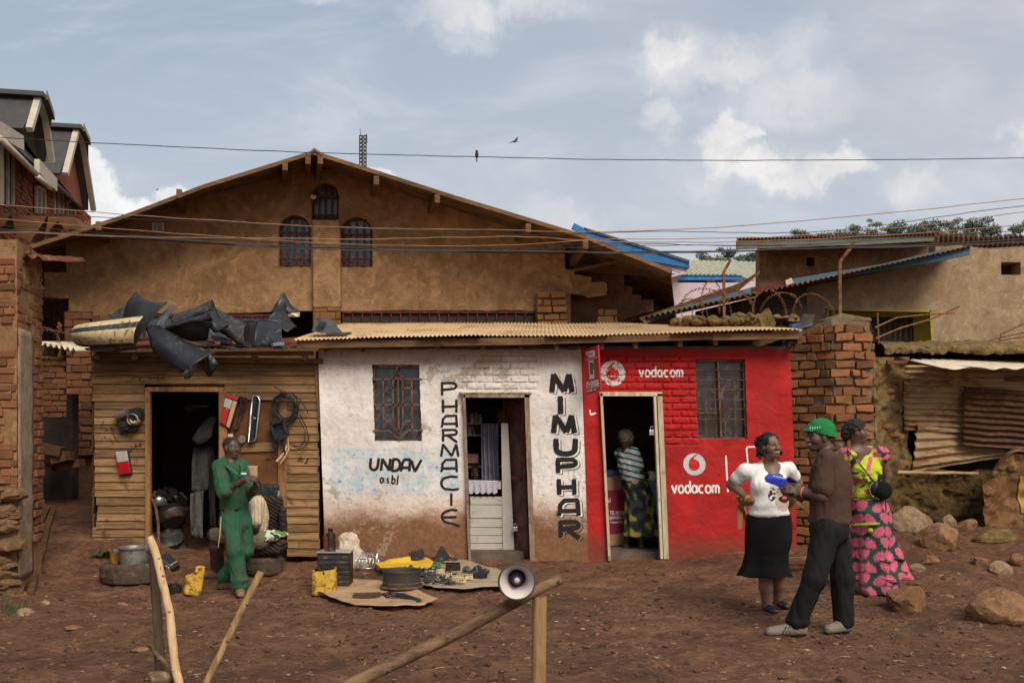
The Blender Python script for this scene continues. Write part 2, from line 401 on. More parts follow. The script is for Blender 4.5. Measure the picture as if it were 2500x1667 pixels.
M['white_board'] = simple('chipped_white_board', srgb(190, 182, 168), .75, vs=5, var=.08, dirt=srgb(110, 88, 66), dirt_t=(.58, .72))
M['tile_roof'] = simple('grey_green_tiles', srgb(150, 150, 128), .8, var=.2)
M['ink'] = simple('black_wall_paint', srgb(36, 33, 32), .8, vs=20, var=.3, dirt=srgb(96, 86, 78), dirt_t=(.66, .8))
M['ink_red'] = simple('shop_sign_red', srgb(190, 30, 28), .6, var=.08)
M['paint_white'] = simple('white_sign_paint', srgb(232, 222, 214), .8, vs=10, var=.06, dirt=srgb(196, 60, 50), dirt_t=(.7, .8))
M['silver_paint'] = simple('silver_grey_paint', srgb(196, 192, 190), .7, vs=8, var=.1, dirt=srgb(120, 90, 84), dirt_t=(.66, .8))
M['green_ink'] = simple('green_sign_print', srgb(40, 130, 70), .6)
M['blue_ink'] = simple('blue_sign_print', srgb(44, 84, 130), .6)

def glassmat(name, tint, rough=.12):
    m, t = newmat(name); p = t.pos()
    n = t.noise(p, 7, 6, .65, 1.2)
    c = t.mix(t.step(n, .5, .72), tint, [min(1, q*3.2+.01) for q in tint])
    t.surf(c, t.math('MULTIPLY_ADD', n, .3, rough), 0, t.bump(n, .05, .01), spec=.6)
    return m
M['glass'] = glassmat('dusty_glass', srgb(62, 68, 70))
M['glass_dark'] = glassmat('dark_glass', srgb(58, 50, 46))

# wall of the pharmacy: limewash, faded blue panel, splashed mud along the foot
m, t = newmat('limewashed_wall'); p = t.pos(); x, y, z = t.sep(p)
n1 = t.noise(p, 2.2, 7, .65, .4); n2 = t.noise(p, 18, 6, .7); n3 = t.noise(p, 70, 4, .7)
c = t.ramp(n1, [(.3, srgb(206, 194, 182)), (.6, srgb(232, 224, 216))])
c = t.mix(t.math('MULTIPLY', t.step(n2, .52, .72), .6), c, srgb(172, 148, 124))
c = t.mix(t.math('MULTIPLY', t.step(t.noise(t.mapping(p, (1.5, 1, .4)), 1.9, 8, .72, .5), .52, .70), .45), c, srgb(166, 148, 130))
c = t.mix(t.math('MULTIPLY', t.step(t.noise(p, 42, 5, .72), .66, .74), .8), c, srgb(96, 76, 60))
def rect(t, x, z, x0, x1, z0, z1, s=.03):
    return t.math('MULTIPLY', t.math('MULTIPLY', t.step(x, x0-s, x0+s), t.step(x, x1+s, x1-s)), t.math('MULTIPLY', t.step(z, z0-s, z0+s), t.step(z, z1+s, z1-s)))
D0 = 12.0
xw = t.math('MULTIPLY_ADD', t.math('SUBTRACT', n2, .5), .10, x); zw = t.math('MULTIPLY_ADD', t.math('SUBTRACT', n2, .5), .10, z)
blue = rect(t, xw, zw, X(806, D0), X(1124, D0), Z(1208, D0), Z(1094, D0))
blue2 = rect(t, xw, zw, X(1325, D0), X(1348, D0), Z(1240, D0), Z(1005, D0))
patch = t.math('MULTIPLY', t.math('MAXIMUM', blue, t.math('MULTIPLY', blue2, t.step(t.noise(p, 9, 3), .5, .6))), t.step(t.noise(t.mapping(p, (1, 1, .8)), 6, 9, .76, .5), .38, .62))
c = t.mix(t.math('MULTIPLY', patch, .72), c, srgb(166, 192, 204))
c = t.mix(t.math('MULTIPLY', patch, t.step(n2, .56, .63)), c, srgb(70, 138, 172))
nb = t.noise(t.mapping(p, (1, 1, 1.3)), 2.6, 9, .74, .15)
zz = t.math('ADD', z, t.math('MULTIPLY_ADD', nb, -.62, .31))
zz = t.math('ADD', zz, t.math('MULTIPLY', t.math('SUBTRACT', n3, .5), .35))
mudc = t.ramp(n2, [(.25, srgb(98, 66, 42)), (.55, srgb(126, 86, 56)), (.8, srgb(158, 114, 80))])
mm = t.step(zz, Z(1226, D0), Z(1290, D0))
c = t.mix(t.math('MULTIPLY', t.step(zz, Z(1180, D0), Z(1270, D0)), .55), c, srgb(190, 138, 98))
c = t.mix(t.math('MULTIPLY', mm, .95), c, mudc)
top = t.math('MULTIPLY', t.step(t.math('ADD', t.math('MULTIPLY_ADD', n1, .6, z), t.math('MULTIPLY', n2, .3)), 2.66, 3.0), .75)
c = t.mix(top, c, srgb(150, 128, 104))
peel = t.step(t.math('MULTIPLY_ADD', n2, .25, t.noise(p, 1.5, 9, .74, .4)), .70, .73)
c = t.mix(t.math('MULTIPLY', peel, .7), c, t.ramp(n2, [(.3, srgb(128, 104, 82)), (.7, srgb(184, 164, 144))]))
crack = t.step(t.vor(t.vmath('ADD', p, t.noise(p, 3, 3, col=True)), 2.4, 'DISTANCE_TO_EDGE'), .012, .0)
c = t.mix(t.math('MULTIPLY', t.math('MULTIPLY', crack, t.step(n1, .5, .6)), .7), c, srgb(110, 90, 76))
t.surf(c, .92, 0, t.bump(t.math('MULTIPLY_ADD', n1, 1.5, t.math('MULTIPLY_ADD', n2, .8, t.math('MULTIPLY', n3, .3))), .55, .012), spec=.15)
M['white_wall'] = m
# red shop paint
m, t = newmat('red_shop_paint'); p = t.pos(); x, y, z = t.sep(p)
n1 = t.noise(p, 2.0, 6, .6, .3); n2 = t.noise(p, 22, 6, .7); n3 = t.noise(p, 70, 4, .7)
c = t.ramp(n1, [(.3, srgb(150, 24, 22)), (.65, srgb(184, 34, 30))])
c = t.mix(t.math('MULTIPLY', t.step(n2, .56, .76), .4), c, srgb(196, 76, 64))
c = t.mix(t.math('MULTIPLY', t.step(t.noise(t.mapping(p, (1.6, 1, .6)), 2.4, 8, .72, .8), .48, .68), .5), c, srgb(140, 46, 38))
c = t.mix(t.math('MULTIPLY', t.step(t.noise(p, 34, 5, .7), .68, .74), .6), c, srgb(206, 150, 134))
c = t.mix(t.math('MULTIPLY', t.step(n2, .36, .24), .6), c, srgb(110, 20, 18))
zz = t.math('ADD', z, t.math('MULTIPLY_ADD', n2, -.3, .15))
c = t.mix(t.math('MULTIPLY', t.step(zz, .44, .10), .85), c, srgb(118, 62, 46))
c = t.mix(t.math('MULTIPLY', t.step(t.noise(p, 4, 7, .75), .66, .72), .6), c, srgb(120, 40, 30))
t.surf(c, .7, 0, t.bump(t.math('MULTIPLY_ADD', n1, 1.2, t.math('MULTIPLY_ADD', n2, .8, t.math('MULTIPLY', n3, .25))), .55, .012), spec=.25)
M['red_wall'] = m
# soil
m, t = newmat('trodden_damp_soil'); p = t.pos()
n0 = t.noise(p, .45, 5, .6, .4); n1 = t.noise(p, 2.6, 8, .7, .6); n2 = t.noise(t.mapping(p, (1, 1.6, 1)), 13, 8, .72, .4); n3 = t.noise(p, 60, 5, .7)
c = t.ramp(t.math('MULTIPLY_ADD', n1, .55, t.math('MULTIPLY', n2, .45)), [(.34, srgb(70, 48, 37)), (.47, srgb(120, 83, 61)), (.61, srgb(164, 119, 89))])
c = t.mix(t.math('MULTIPLY', t.step(n0, .42, .68), .55), c, srgb(122, 84, 60))
c = t.mix(t.math('MULTIPLY', t.step(n2, .58, .70), .7), c, srgb(164, 120, 88))
c = t.mix(t.math('MULTIPLY', t.step(n3, .62, .72), .6), c, srgb(176, 142, 112))
c = t.mix(t.math('MULTIPLY', t.step(n2, .40, .28), .7), c, srgb(50, 36, 30))
c = t.mix(t.math('MULTIPLY', t.step(t.noise(p, .9, 6, .65, .8), .52, .64), .5), c, srgb(72, 52, 41))
t.surf(c, t.math('MULTIPLY_ADD', n1, .4, .6), 0, t.bump(t.math('MULTIPLY_ADD', n2, 1.2, t.math('MULTIPLY_ADD', n1, .8, t.math('MULTIPLY', n3, .45))), 1.0, .06), spec=.2)
M['soil'] = m
M['stone'] = mudmat('tan_stone', srgb(96, 70, 50), srgb(140, 102, 72), srgb(176, 134, 98), 3, 1)
M['stone_grey'] = mudmat('grey_brown_stone', srgb(96, 78, 62), srgb(142, 116, 90), srgb(184, 154, 120), 3, .8)
M['clod'] = mudmat('soil_clod', srgb(60, 44, 36), srgb(82, 60, 48), srgb(104, 78, 62), 4, .8)

# ---------------------------------------------------------------- ground and hills
def axis(lo, hi, fine, flo, fhi, grow=1.25):
    a = list(np.arange(flo, fhi+1e-6, fine)); s = fine
    while a[-1] < hi: s *= grow; a.append(a[-1]+s)
    s = fine
    while a[0] > lo: s *= grow; a.insert(0, a[0]-s)
    return a
xs = axis(-2500, 2500, .032, -6.2, 6.2); ys = axis(-2500, 2500, .03, 5.2, 12.6)
mb = MB()
for xx in xs:
    for yv in ys: mb.v.append(Vector((xx, yv, gg(xx, yv) if yv < 60 and abs(xx) < 60 else g(xx, min(yv, 60)))))
n = len(ys)
mb.f = [[i*n+j, (i+1)*n+j, (i+1)*n+j+1, i*n+j+1] for i in range(len(xs)-1) for j in range(n-1)]; mb.m = [0]*len(mb.f)
tag(mb.build('ground', M['soil'], smooth=True), None, None, kind='structure')
# hills on the horizon
mb = MB()
def hillz(x, y):
    k = math.exp(-((y-340)/70)**2)
    return k*(58+5*noise.noise(Vector((x*.01, y*.01, 2)))+9*sst(x, 70, 110)-50*sst(-x, -60, 200))-2
mb.sheet(lambda a, b: (lambda x, y: (x, y, hillz(x, y)))(-500+a*1300, 200+b*420), 120, 40)
hm, t = newmat('wooded_hill_ground'); p = t.pos()
t.surf(t.mix(t.noise(p, .06, 7, .7), srgb(52, 58, 44), srgb(96, 98, 78)), .95, spec=.1)
tag(mb.build('hills', hm, smooth=True), None, None, kind='structure')

# ---------------------------------------------------------------- the shop row
SH = .035
def wdisp(x, z):
    p = Vector((x, 0, z)); r = .012*noise.noise(p*2.3)+.006*noise.noise(p*7)+.003*noise.noise(p*21)
    k = 0
    for (x0, x1, y0, y1) in ((1128, 1312, 862, 960), (1455, 1700, 868, 956), (1622, 1704, 950, 1085), (1795, 1825, 872, 878)):
        a, b, c, d_ = X(x0, D0), X(x1, D0), Z(y1, D0), Z(y0, D0); q = .06+.05*noise.noise(p*5)
        k = max(k, min(sst(x, a-q, a+.03), sst(-x, -b-q, -b+.03), sst(z, c-q, c+.03), sst(-z, -d_-q, -d_+.03)))
    if k > 0:
        hh = .083; row = math.floor(z/hh); fz = z/hh-row; xx = x/.215+(row % 2)*.5+.12*noise.noise(Vector((row*3.3, 0, 0)))
        fx = xx-math.floor(xx); e = min(fz, 1-fz)*hh; e2 = min(fx, 1-fx)*.215
        br = sst(min(e, e2), .002, .016)*(1+.5*noise.noise(Vector((math.floor(xx)*2.7, row*1.9, 1))))
        r += k*(.020*br-.018+.006*noise.noise(p*26))
    return r
def onwall(x, z, lift=.0): return Vector((x+SH*(H-z), D0-wdisp(x, z)-lift, z))
def wallmesh(x0, x1, z0, z1, holes, res=.0125, depth=.17, jag=.008):
    def ax(lo, hi, marks):
        n = max(2, round((hi-lo)/res)); a = list(np.linspace(lo, hi, n+1))
        for q in marks:
            if lo < q < hi: a[min(range(1, n), key=lambda i: abs(a[i]-q))] = q
        return a
    xs = ax(x0, x1, [q for h in holes for q in h[:2]]); zs = ax(z0, z1, [q for h in holes for q in h[2:]])
    mb = MB(); n = len(zs)
    inh = lambda x, z: any(h[0] < x < h[1] and h[2] < z < h[3] for h in holes)
    for x in xs:
        for z in zs:
            e = min([max(abs(min(max(x, h[0]), h[1])-x), abs(min(max(z, h[2]), h[3])-z))+min(abs(x-h[0]), abs(x-h[1])) if h[2] <= z <= h[3] else 9 for h in holes] or [9])
            q = onwall(x, z)
            for h in holes:
                if h[0]-1e-6 <= x <= h[1]+1e-6 and h[2]-1e-6 <= z <= h[3]+1e-6:
                    q.x += jag*noise.noise(Vector((x*3, z*22, 4))); q.z += jag*.6*noise.noise(Vector((x*22, z*3, 9)))
            if z == zs[-1]: q.z += .02*noise.noise(Vector((x*6, 0, 3)))
            mb.v.append(q)
    solid = [[not inh((xs[i]+xs[i+1])/2, (zs[j]+zs[j+1])/2) for j in range(n-1)] for i in range(len(xs)-1)]
    back = {}
    def bk(k):
        if k not in back:
            back[k] = len(mb.v); q = mb.v[k].copy(); q.y = D0+depth; mb.v.append(q)
        return back[k]
    for i in range(len(xs)-1):
        for j in range(n-1):
            a = [i*n+j, (i+1)*n+j, (i+1)*n+j+1, i*n+j+1]
            if solid[i][j]: mb.f.append(a); mb.m.append(0); continue
            for (di, dj, e0, e1) in ((-1, 0, 3, 0), (1, 0, 1, 2), (0, -1, 0, 1), (0, 1, 2, 3)):
                ii, jj = i+di, j+dj
                if 0 <= ii < len(xs)-1 and 0 <= jj < n-1 and solid[ii][jj]:
                    mb.f.append([a[e0], a[e1], bk(a[e1]), bk(a[e0])]); mb.m.append(1)
    return mb
WX0, WXM, WX1, ZT = X(783, D0), X(1425, D0), X(1936, D0), 2.56
win1 = (X(914, D0), X(1029, D0), Z(1076, D0), Z(890, D0)); door1 = (X(1132, D0), X(1294, D0), -.3, Z(958, D0))
win2 = (X(1703, D0), X(1824, D0), Z(1071, D0), Z(877, D0)); door2 = (X(1472, D0), X(1618, D0), -.3, Z(957, D0))
shop = thing('shop_building', 'low shop row, white chemist half and red phone shop half under one tan corrugated roof', 'building', (WXM, D0, 0))
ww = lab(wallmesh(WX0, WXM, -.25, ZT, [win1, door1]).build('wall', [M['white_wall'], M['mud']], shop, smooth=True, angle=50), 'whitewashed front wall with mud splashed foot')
rw = lab(wallmesh(WXM, WX1, -.25, ZT, [win2, door2]).build('wall', [M['red_wall'], M['red_wall']], shop, smooth=True, angle=50), 'bright red painted front wall')
mb = MB()                                   # side walls, partition, back wall and floor of the two rooms
for xx in (WX0, WXM, WX1): mb.bb((xx-.08 if xx > WX0 else xx, D0+.175, -.2), (xx+.08 if xx < WX1 else xx, 14.6, 2.70))
mb.bb((WX0+.002, 14.4, -.2), (WX1-.002, 14.58, 3.02)); mb.bb((WX0, D0+.01, ZT-.02), (WX1, D0+.17, 2.60))
mb.bb((WX0+.09, D0+.18, -.2), (WX1-.09, 14.39, .10))
mb.build('inner_wall_or_shade', M['interior'], shop)
# roof
def corr(u, pitch=.05, amp=.0095): return amp*math.cos(2*math.pi*u/pitch)
mb = MB()
RX0, RX1, RXM = X(714, 11.66), X(1959, 11.66), 0
zf = lambda x: 2.69+.07*sst(x, .6, 3.2)-.045*sst(-x, .5, 2.6)
def roof_pt(a, b):
    x = RX0+a*(RX1-RX0)
    sheetk = math.floor((x-RX0)/.74); e = .035*math.sin(sheetk*2.7)+.02*math.sin(sheetk*5.1)
    y = 11.64+e*(1-b)+b*(14.75-11.64); z = zf(x)+b*(3.17-zf(x)-.06*sst(x, 1, 3.4))
    return (x+b*.10, y, z+corr(x)+.012*noise.noise(Vector((x*1.5, y*2, 0)))+(.006 if sheetk % 2 else 0))
mb.sheet(roof_pt, int((RX1-RX0)/.05*8), 8)
rf = mb.build('roof', M['roof_tan'], shop, smooth=True, solid=.003)
mb = MB(); 
xa = RX0+.04
for (xb, dz) in ((X(1320, 11.7), 0), (X(1740, 11.7), .004), (RX1-.03, -.004)):
    mb.beam((xa, 11.72, zf(xa)-.055+dz), (xb-.004, 11.72, zf(xb)-.055+dz), .05, .085); xa = xb
for px in range(800, 1950, 95):
    xx = X(px+random.uniform(-15, 15), 12); mb.beam((xx, 11.75, zf(xx)-.12), (xx, 14.5, zf(xx)+.32), .05, .07)
mb.build('fascia_board', M['timber'], shop)

# ---- window of the white half: red-brown iron grille before dusty panes
def C1(x, y, d): return P(780+x/2.8, 840+y/2.8, d)
wn = MB(); fr = 12.05
for a, b in (((372, 150), (372, 662)), ((694, 150), (694, 662)), ((372, 150), (694, 150)), ((380, 660), (694, 660))):
    wn.beam(C1(*a, fr), C1(*b, fr), .035, .045, (0, 1, 0))
wf = wn.build('window', M['brown_iron'], shop); wf['_w'] = shop['_w']
mb = MB(); mb.add([C1(365, 145, 12.09), C1(700, 145, 12.09), C1(700, 668, 12.09), C1(365, 668, 12.09)], [(0, 1, 2, 3)]); mb.build('pane', M['glass'], wf)
mb = MB(); gd_ = 12.0
for pl in ([(362, 240), (482, 240), (532, 186), (588, 240), (702, 240)], [(366, 592), (474, 590), (545, 646), (608, 588), (706, 590)], [(436, 240), (440, 590)], [(631, 240), (636, 590)],
           [(505, 562), (504, 252), (536, 214), (569, 250), (572, 562), (545, 602), (505, 562)], [(440, 300), (504, 300)], [(570, 300), (632, 300)], [(372, 415), (690, 415)],
           [(440, 526), (504, 526)], [(572, 524), (634, 524)], [(538, 215), (543, 600)], [(530, 150), (532, 186)], [(545, 646), (546, 660)]):
    for a, b in zip(pl, pl[1:]): mb.beam(C1(*a, gd_), C1(*b, gd_), .022, .02, (0, 1, 0))
mb.build('grille', M['brown_iron'], wf)
# ---- doorway of the white half
mb = MB()
def dpt(px, py, d): return Vector((X(px, 12)+SH*(H-Z(py, 12)), d, Z(py, 12)))
for a, b, w in (((1136, 962), (1136, 1378), .03), ((1289, 962), (1289, 1378), .06), ((1124, 960), (1300, 960), .02), ((1134, 967), (1296, 967), .035)):
    mb.beam(dpt(*a, 11.985 if w < .025 else 11.99), dpt(*b, 11.985 if w < .025 else 11.99), w, .10, (0, 1, 0))
df = mb.build('door_frame', woodmat('dirty_pale_frame', srgb(112, 90, 72), srgb(164, 144, 124), (26, 26, 3), dark=.7), shop)
mb = MB()
hx, hz = dpt(1284, 970, 12.08), dpt(1284, 1369, 12.08); fx = Vector((-.245, .46, 0))
mb.add([hx, hx+fx, hz+fx+Vector((0, 0, .02)), hz], [(0, 1, 2, 3)])
mb.prism([hx, hx+fx, hz+fx+Vector((0, 0, .02)), hz], (.035, .012, 0))
dl = mb.build('door', rustmat('brown_door_sheet', srgb(104, 66, 54), srgb(78, 50, 40), .5, .6, .05, 6), shop); dl['_w'] = shop['_w']
mb = MB()
for k in (.03, .5, .97):
    a = hx.lerp(hz, k); mb.beam(a+fx*.04+Vector((-.02, -.005, 0)), a+fx*.96+Vector((-.02, -.005, 0)), .01, .05)
for k in (.02, .98): mb.beam(hx+fx*k+Vector((-.02, -.005, 0)), hz+fx*k+Vector((-.02, -.005, 0)), .05, .012, (1, 0, 0))
mb.build('door_rail', M['red_iron'], dl)
def padlock(c, parent, s=1):
    m1 = MB(); m1.box(c, (.042*s, .02*s, .04*s)); q = Vector(c)+Vector((0, 0, .02*s))
    m1.tube([q+Vector((.013*s*math.cos(a), 0, .03*s*math.sin(a))) for a in np.linspace(math.pi, 0, 9)], .0045*s, 6)
    return m1.build('padlock', M['chrome'], parent, bevel=.003)
padlock(hx.lerp(hz, .82)+fx*.55+Vector((-.035, -.02, 0)), dl, 1.3); padlock(hx.lerp(hz, .83)+fx*.98+Vector((-.03, -.03, 0)), dl)
# ---- doorway of the red half
mb = MB()
for a, b, w in (((1470, 960), (1476, 1366), .03), ((1612, 962), (1614, 1362), .06), ((1600, 966), (1603, 1362), .03), ((1466, 962), (1618, 962), .05)):
    mb.beam(dpt(*a, 11.985), dpt(*b, 11.985), w, .10, (0, 1, 0))
df2 = mb.build('door_frame', woodmat('chipped_cream_frame', srgb(172, 152, 120), srgb(206, 190, 160), (26, 26, 3), dark=.7), shop); df2['_w'] = shop['_w']
padlock(dpt(1591, 1056, 12.0), df2, 1.5)
mb = MB(); 
for a, b in (((1704, 880), (1704, 1070)), ((1822, 880), (1822, 1070)), ((1704, 880), (1822, 880)), ((1704, 1070), (1822, 1070)), ((1760, 880), (1762, 1070))):
    mb.beam(dpt(*a, 12.05), dpt(*b, 12.05), .02, .03, (0, 1, 0))
wf2 = mb.build('window', M['brown_iron'], shop); wf2['_w'] = shop['_w']
mb = MB(); mb.add([dpt(1700, 874, 12.10), dpt(1828, 874, 12.10), dpt(1828, 1074, 12.10), dpt(1700, 1074, 12.10)], [(0, 1, 2, 3)]); mb.build('pane', M['glass_dark'], wf2)
mb = MB()
for py in (903, 927, 950, 975, 998, 1023): mb.beam(dpt(1704, py, 12.03), dpt(1823, py, 12.03), .009, .009)
for k, px in enumerate((1725, 1750, 1773, 1798)): mb.beam(dpt(px, 975 if k % 2 == 0 else 928, 12.035), dpt(px, 1069, 12.035), .008, .008, (0, 1, 0))
mb.beam(dpt(1705, 1008, 12.0), dpt(1752, 1007, 12.0), .02, .018)
mb.build('grille', rustmat('grimy_bars', srgb(116, 96, 66), srgb(96, 64, 40), .5, .8, .1, 8), wf2)

# ---------------------------------------------------------------- writing on the walls: brush strokes that follow the wall
def arc(cx, cy, rx, ry, a0, a1, n=12):
    return [(cx+rx*math.cos(R(a0+(a1-a0)*i/n)), cy+ry*math.sin(R(a0+(a1-a0)*i/n))) for i in range(n+1)]
G = {
 'P': [[(.08, -.0), (.08, .95)], [(0, .95), (.7, .97)]+arc(.7, .74, .26, .23, 90, -90)+[(0, .42)]],
 'H': [[(.1, 0), (.1, 1)], [(.9, 0), (.9, 1)], [(0, .45), (1, .5)]],
 'A': [[(.0, .0), (.06, .25), (.1, .7), (.3, .98), (.98, 1)], [(.92, 1), (.95, 0)], [(.04, .3), (1.02, .32)]],
 'R': [[(.08, 0), (.1, .95)], [(0, .95), (.75, .97)]+arc(.75, .77, .2, .2, 90, -90)+[(.1, .5)], [(.4, .5), (.98, -.05)]],
 'M': [[(.0, .0), (.12, 1)], [(.1, 1), (.62, .05)], [(.62, .05), (.88, 1)], [(.88, 1), (1, 0)]],
 'C': [[(.98, .92), (.6, .98), (.2, .85)]+arc(.35, .48, .33, .42, 130, 250)+[(.7, .02), (1.02, .08)]],
 'I': [[(.5, 0), (.52, 1)]],
 'E': [[(.95, .95), (.6, 1), (.3, .9)]+arc(.45, .55, .42, .36, 120, 260)+[(.7, .12), (.9, .02), (1.1, -.02)], [(.0, .52), (.9, .55)]],
 'U': [[(.05, 1), (.05, .35)]+arc(.48, .35, .43, .33, 180, 350)+[(.95, 1)]],
 'N': [[(.05, 0), (.08, 1)], [(.08, 1), (.9, .02)], [(.9, .02), (.95, 1)]],
 'D': [[(.05, 0), (.12, 1)], [(.0, .98), (.5, .98)]+arc(.45, .5, .5, .48, 80, -80)+[(.0, .02)]],
 'V': [[(.0, .95), (.45, .0)], [(.45, 0), (1, 1)]],
 'v': [[(.05, .64), (.4, .04), (.75, .66)]],
 'o': [arc(.45, .33, .36, .29, 0, 360, 18)],
 'd': [arc(.4, .33, .33, .29, 0, 360, 18), [(.76, .98), (.76, .04)]],
 'a': [arc(.4, .33, .33, .29, 0, 360, 18), [(.76, .64), (.76, .04)]],
 'c': [arc(.45, .33, .38, .29, 55, 305, 14)],
 'm': [[(.06, .64), (.06, .02)], [(.06, .45)]+arc(.3, .42, .22, .2, 160, 0, 8)+[(.52, .02)], [(.52, .42)]+arc(.76, .42, .22, .2, 170, 0, 8)+[(.98, .02)]],
 's': [[(.75, .58), (.45, .64), (.15, .5), (.6, .28), (.6, .08), (.1, .06)]],
 'b': [[(.1, 1), (.08, .04)], arc(.42, .32, .34, .28, 0, 360, 16)],
 'l': [[(.3, 1), (.2, .0)]], '.': [[(.2, .02), (.26, .06)]],
}
lift0 = [.004]
def stroke(mb, pts, w, lift, mi=0, wob=.12, taper=0, place=onwall):
    # resample
    q = [Vector(p) for p in pts]; out = [q[0]]
    for a, b in zip(q, q[1:]):
        n = max(1, int((b-a).length/.012))
        out += [a.lerp(b, i/n) for i in range(1, n+1)]
    n = len(out); b0 = len(mb.v); sd = random.random()*50
    for i, c in enumerate(out):
        t = (out[min(i+1, n-1)]-out[max(i-1, 0)])
        t = t.normalized() if t.length > 0 else Vector((1, 0)); nr = Vector((-t.y, t.x))
        ww_ = w*(1+wob*noise.noise(Vector((sd, i*.25, 0))))*(1-taper*i/n)
        if i in (0, n-1): ww_ *= .8
        for k in (-.5, -.17, .17, .5): mb.v.append(place(c.x+nr.x*ww_*k, c.y+nr.y*ww_*k, lift))
    for i in range(n-1):
        for k in range(3):
            a = b0+i*4+k; mb.f.append([a, a+4, a+5, a+1]); mb.m.append(mi)
def glyph(mb, ch, x0, z0, w, h, sw, lift=.004, mi=0, slant=0, dx=0, dz=0, wob=.12):
    for k, st in enumerate(G[ch]):
        stroke(mb, [(x0+dx+p[0]*w+slant*p[1]*h, z0+dz+p[1]*h) for p in st], sw, lift+.0006*k, mi, wob)
def unshear(px, py): return X(px, D0)-SH*(H-Z(py, D0))
# PHARMACIE, one letter under the other
mb = MB()
for ch, x0, x1, y0, y1 in (('P', 830, 940, 262, 350), ('H', 834, 948, 378, 468), ('A', 834, 945, 488, 568), ('R', 836, 945, 582, 666), ('M', 832, 950, 682, 768), ('A', 832, 945, 788, 874),
                           ('C', 832, 950, 900, 996), ('I', 856, 946, 1016, 1104), ('E', 834, 950, 1130, 1240)):
    ya, yb = 840+y1/2.8, 840+y0/2.8; xm = 780+x0/2.8
    glyph(mb, ch, unshear(xm, ya), Z(ya, D0), (x1-x0)/2.8/F*D0, (ya-yb)/F*D0, .030, slant=.02)
lab(mb.build('lettering', M['ink'], ww if False else shop), 'black hand painted PHARMACIE running down the wall')
# MIMUPHAR: heavy letters with a thin drop line
mb = MB()
for k, (ch, x0, x1, y0, y1) in enumerate((('M', 1580, 1735, 205, 330), ('I', 1608, 1690, 355, 478), ('M', 1592, 1752, 485, 608), ('U', 1604, 1770, 645, 752), ('P', 1612, 1768, 785, 880),
                                          ('H', 1618, 1765, 920, 1028), ('A', 1626, 1788, 1065, 1172), ('R', 1630, 1790, 1210, 1318))):
    ya, yb = 840+y1/2.8, 840+y0/2.8; xm = 780+x0/2.8; w_, h_ = (x1-x0)/2.8/F*D0, (ya-yb)/F*D0
    sw = .066 if ch in 'MIU' else .054
    for dx, dz, lift, mi in ((.030, -.020, .003, 0), (.020, -.013, .006, 2 if k == 7 else 1), (0, 0, .009, 0)):
        glyph(mb, ch, unshear(xm, ya)+.015, Z(ya, D0), w_-.03, h_, sw, lift, mi, dx=dx, dz=dz, wob=.1)
lab(mb.build('lettering', [M['ink'], simple('letter_gap_white', srgb(226, 216, 206), .9, var=.06), simple('letter_gap_mud', srgb(150, 108, 76), .9)], shop), 'bold black MIMUPHAR running down the wall')
mb = MB()
xq = 342
for ch, x0, x1 in (('U', 342, 402), ('N', 418, 482), ('D', 492, 550), ('A', 556, 618), ('V', 622, 690)):
    y0, y1 = 778+(x0-342)*.04, 860+(x0-342)*.04
    glyph(mb, ch, unshear(780+x0/2.8, 840+y1/2.8), Z(840+y1/2.8, D0), (x1-x0)/2.8/F*D0, (y1-y0)/2.8/F*D0, .034, slant=.12)
for ch, x0, w_, y0, y1 in (('a', 412, 30, 890, 948), ('.', 444, 10, 890, 948), ('s', 456, 22, 895, 950), ('.', 480, 10, 895, 950), ('b', 492, 30, 892, 955), ('.', 520, 10, 900, 958), ('l', 528, 16, 895, 962)):
    glyph(mb, ch, unshear(780+x0/2.8, 840+y1/2.8), Z(840+y1/2.8, D0), w_/2.8/F*D0, (y1-y0)/2.8/F*D0, .019, slant=.12)
lab(mb.build('lettering', M['ink'], shop), 'black UNDAV asbl over the faded blue panel')
# phone shop marks: two discs with a red drop and two words
def disc(mb, cx, cz, r, lift, mi, rr=None):
    b0 = len(mb.v); nr, na = 6, 40
    for i in range(nr+1):
        for k in range(na):
            a = 2*math.pi*k/na; q = r*i/nr; mb.v.append(onwall(cx+q*math.cos(a), cz+q*math.sin(a), lift))
    for i in range(nr):
        for k in range(na): mb.f.append([b0+i*na+k, b0+i*na+(k+1) % na, b0+(i+1)*na+(k+1) % na, b0+(i+1)*na+k]); mb.m.append(mi)
def emblem(px, py, rpx):
    mb = MB(); cx, cz, r = unshear(px, py), Z(py, D0), rpx/F*D0
    disc(mb, cx, cz, r, .005, 0); disc(mb, cx-.02*r, cz-.06*r, .50*r, .008, 1)
    stroke(mb, [(cx-.42*r, cz+.05*r), (cx-.28*r, cz+.42*r), (cx-.02*r, cz+.68*r), (cx+.28*r, cz+.9*r)], .26*r, .0095, 1, .05, .75)
    stroke(mb, [(cx-.36*r, cz+.25*r), (cx-.1*r, cz+.45*r), (cx+.1*r, cz+.5*r)], .30*r, .0088, 1, .05, .5)
    stroke(mb, [(cx-.02*r, cz+.42*r), (cx+.1*r, cz+.62*r), (cx+.3*r, cz+.82*r)], .07*r, .0105, 2, .05, .5)
    return mb.build('emblem', [M['silver_paint'], M['ink_red'], M['paint_white']], shop)
lab(emblem(1496, 911, 31), 'round grey emblem with red drop above the doorway'); lab(emblem(1695, 1133, 27), 'round grey emblem with red drop below the window')
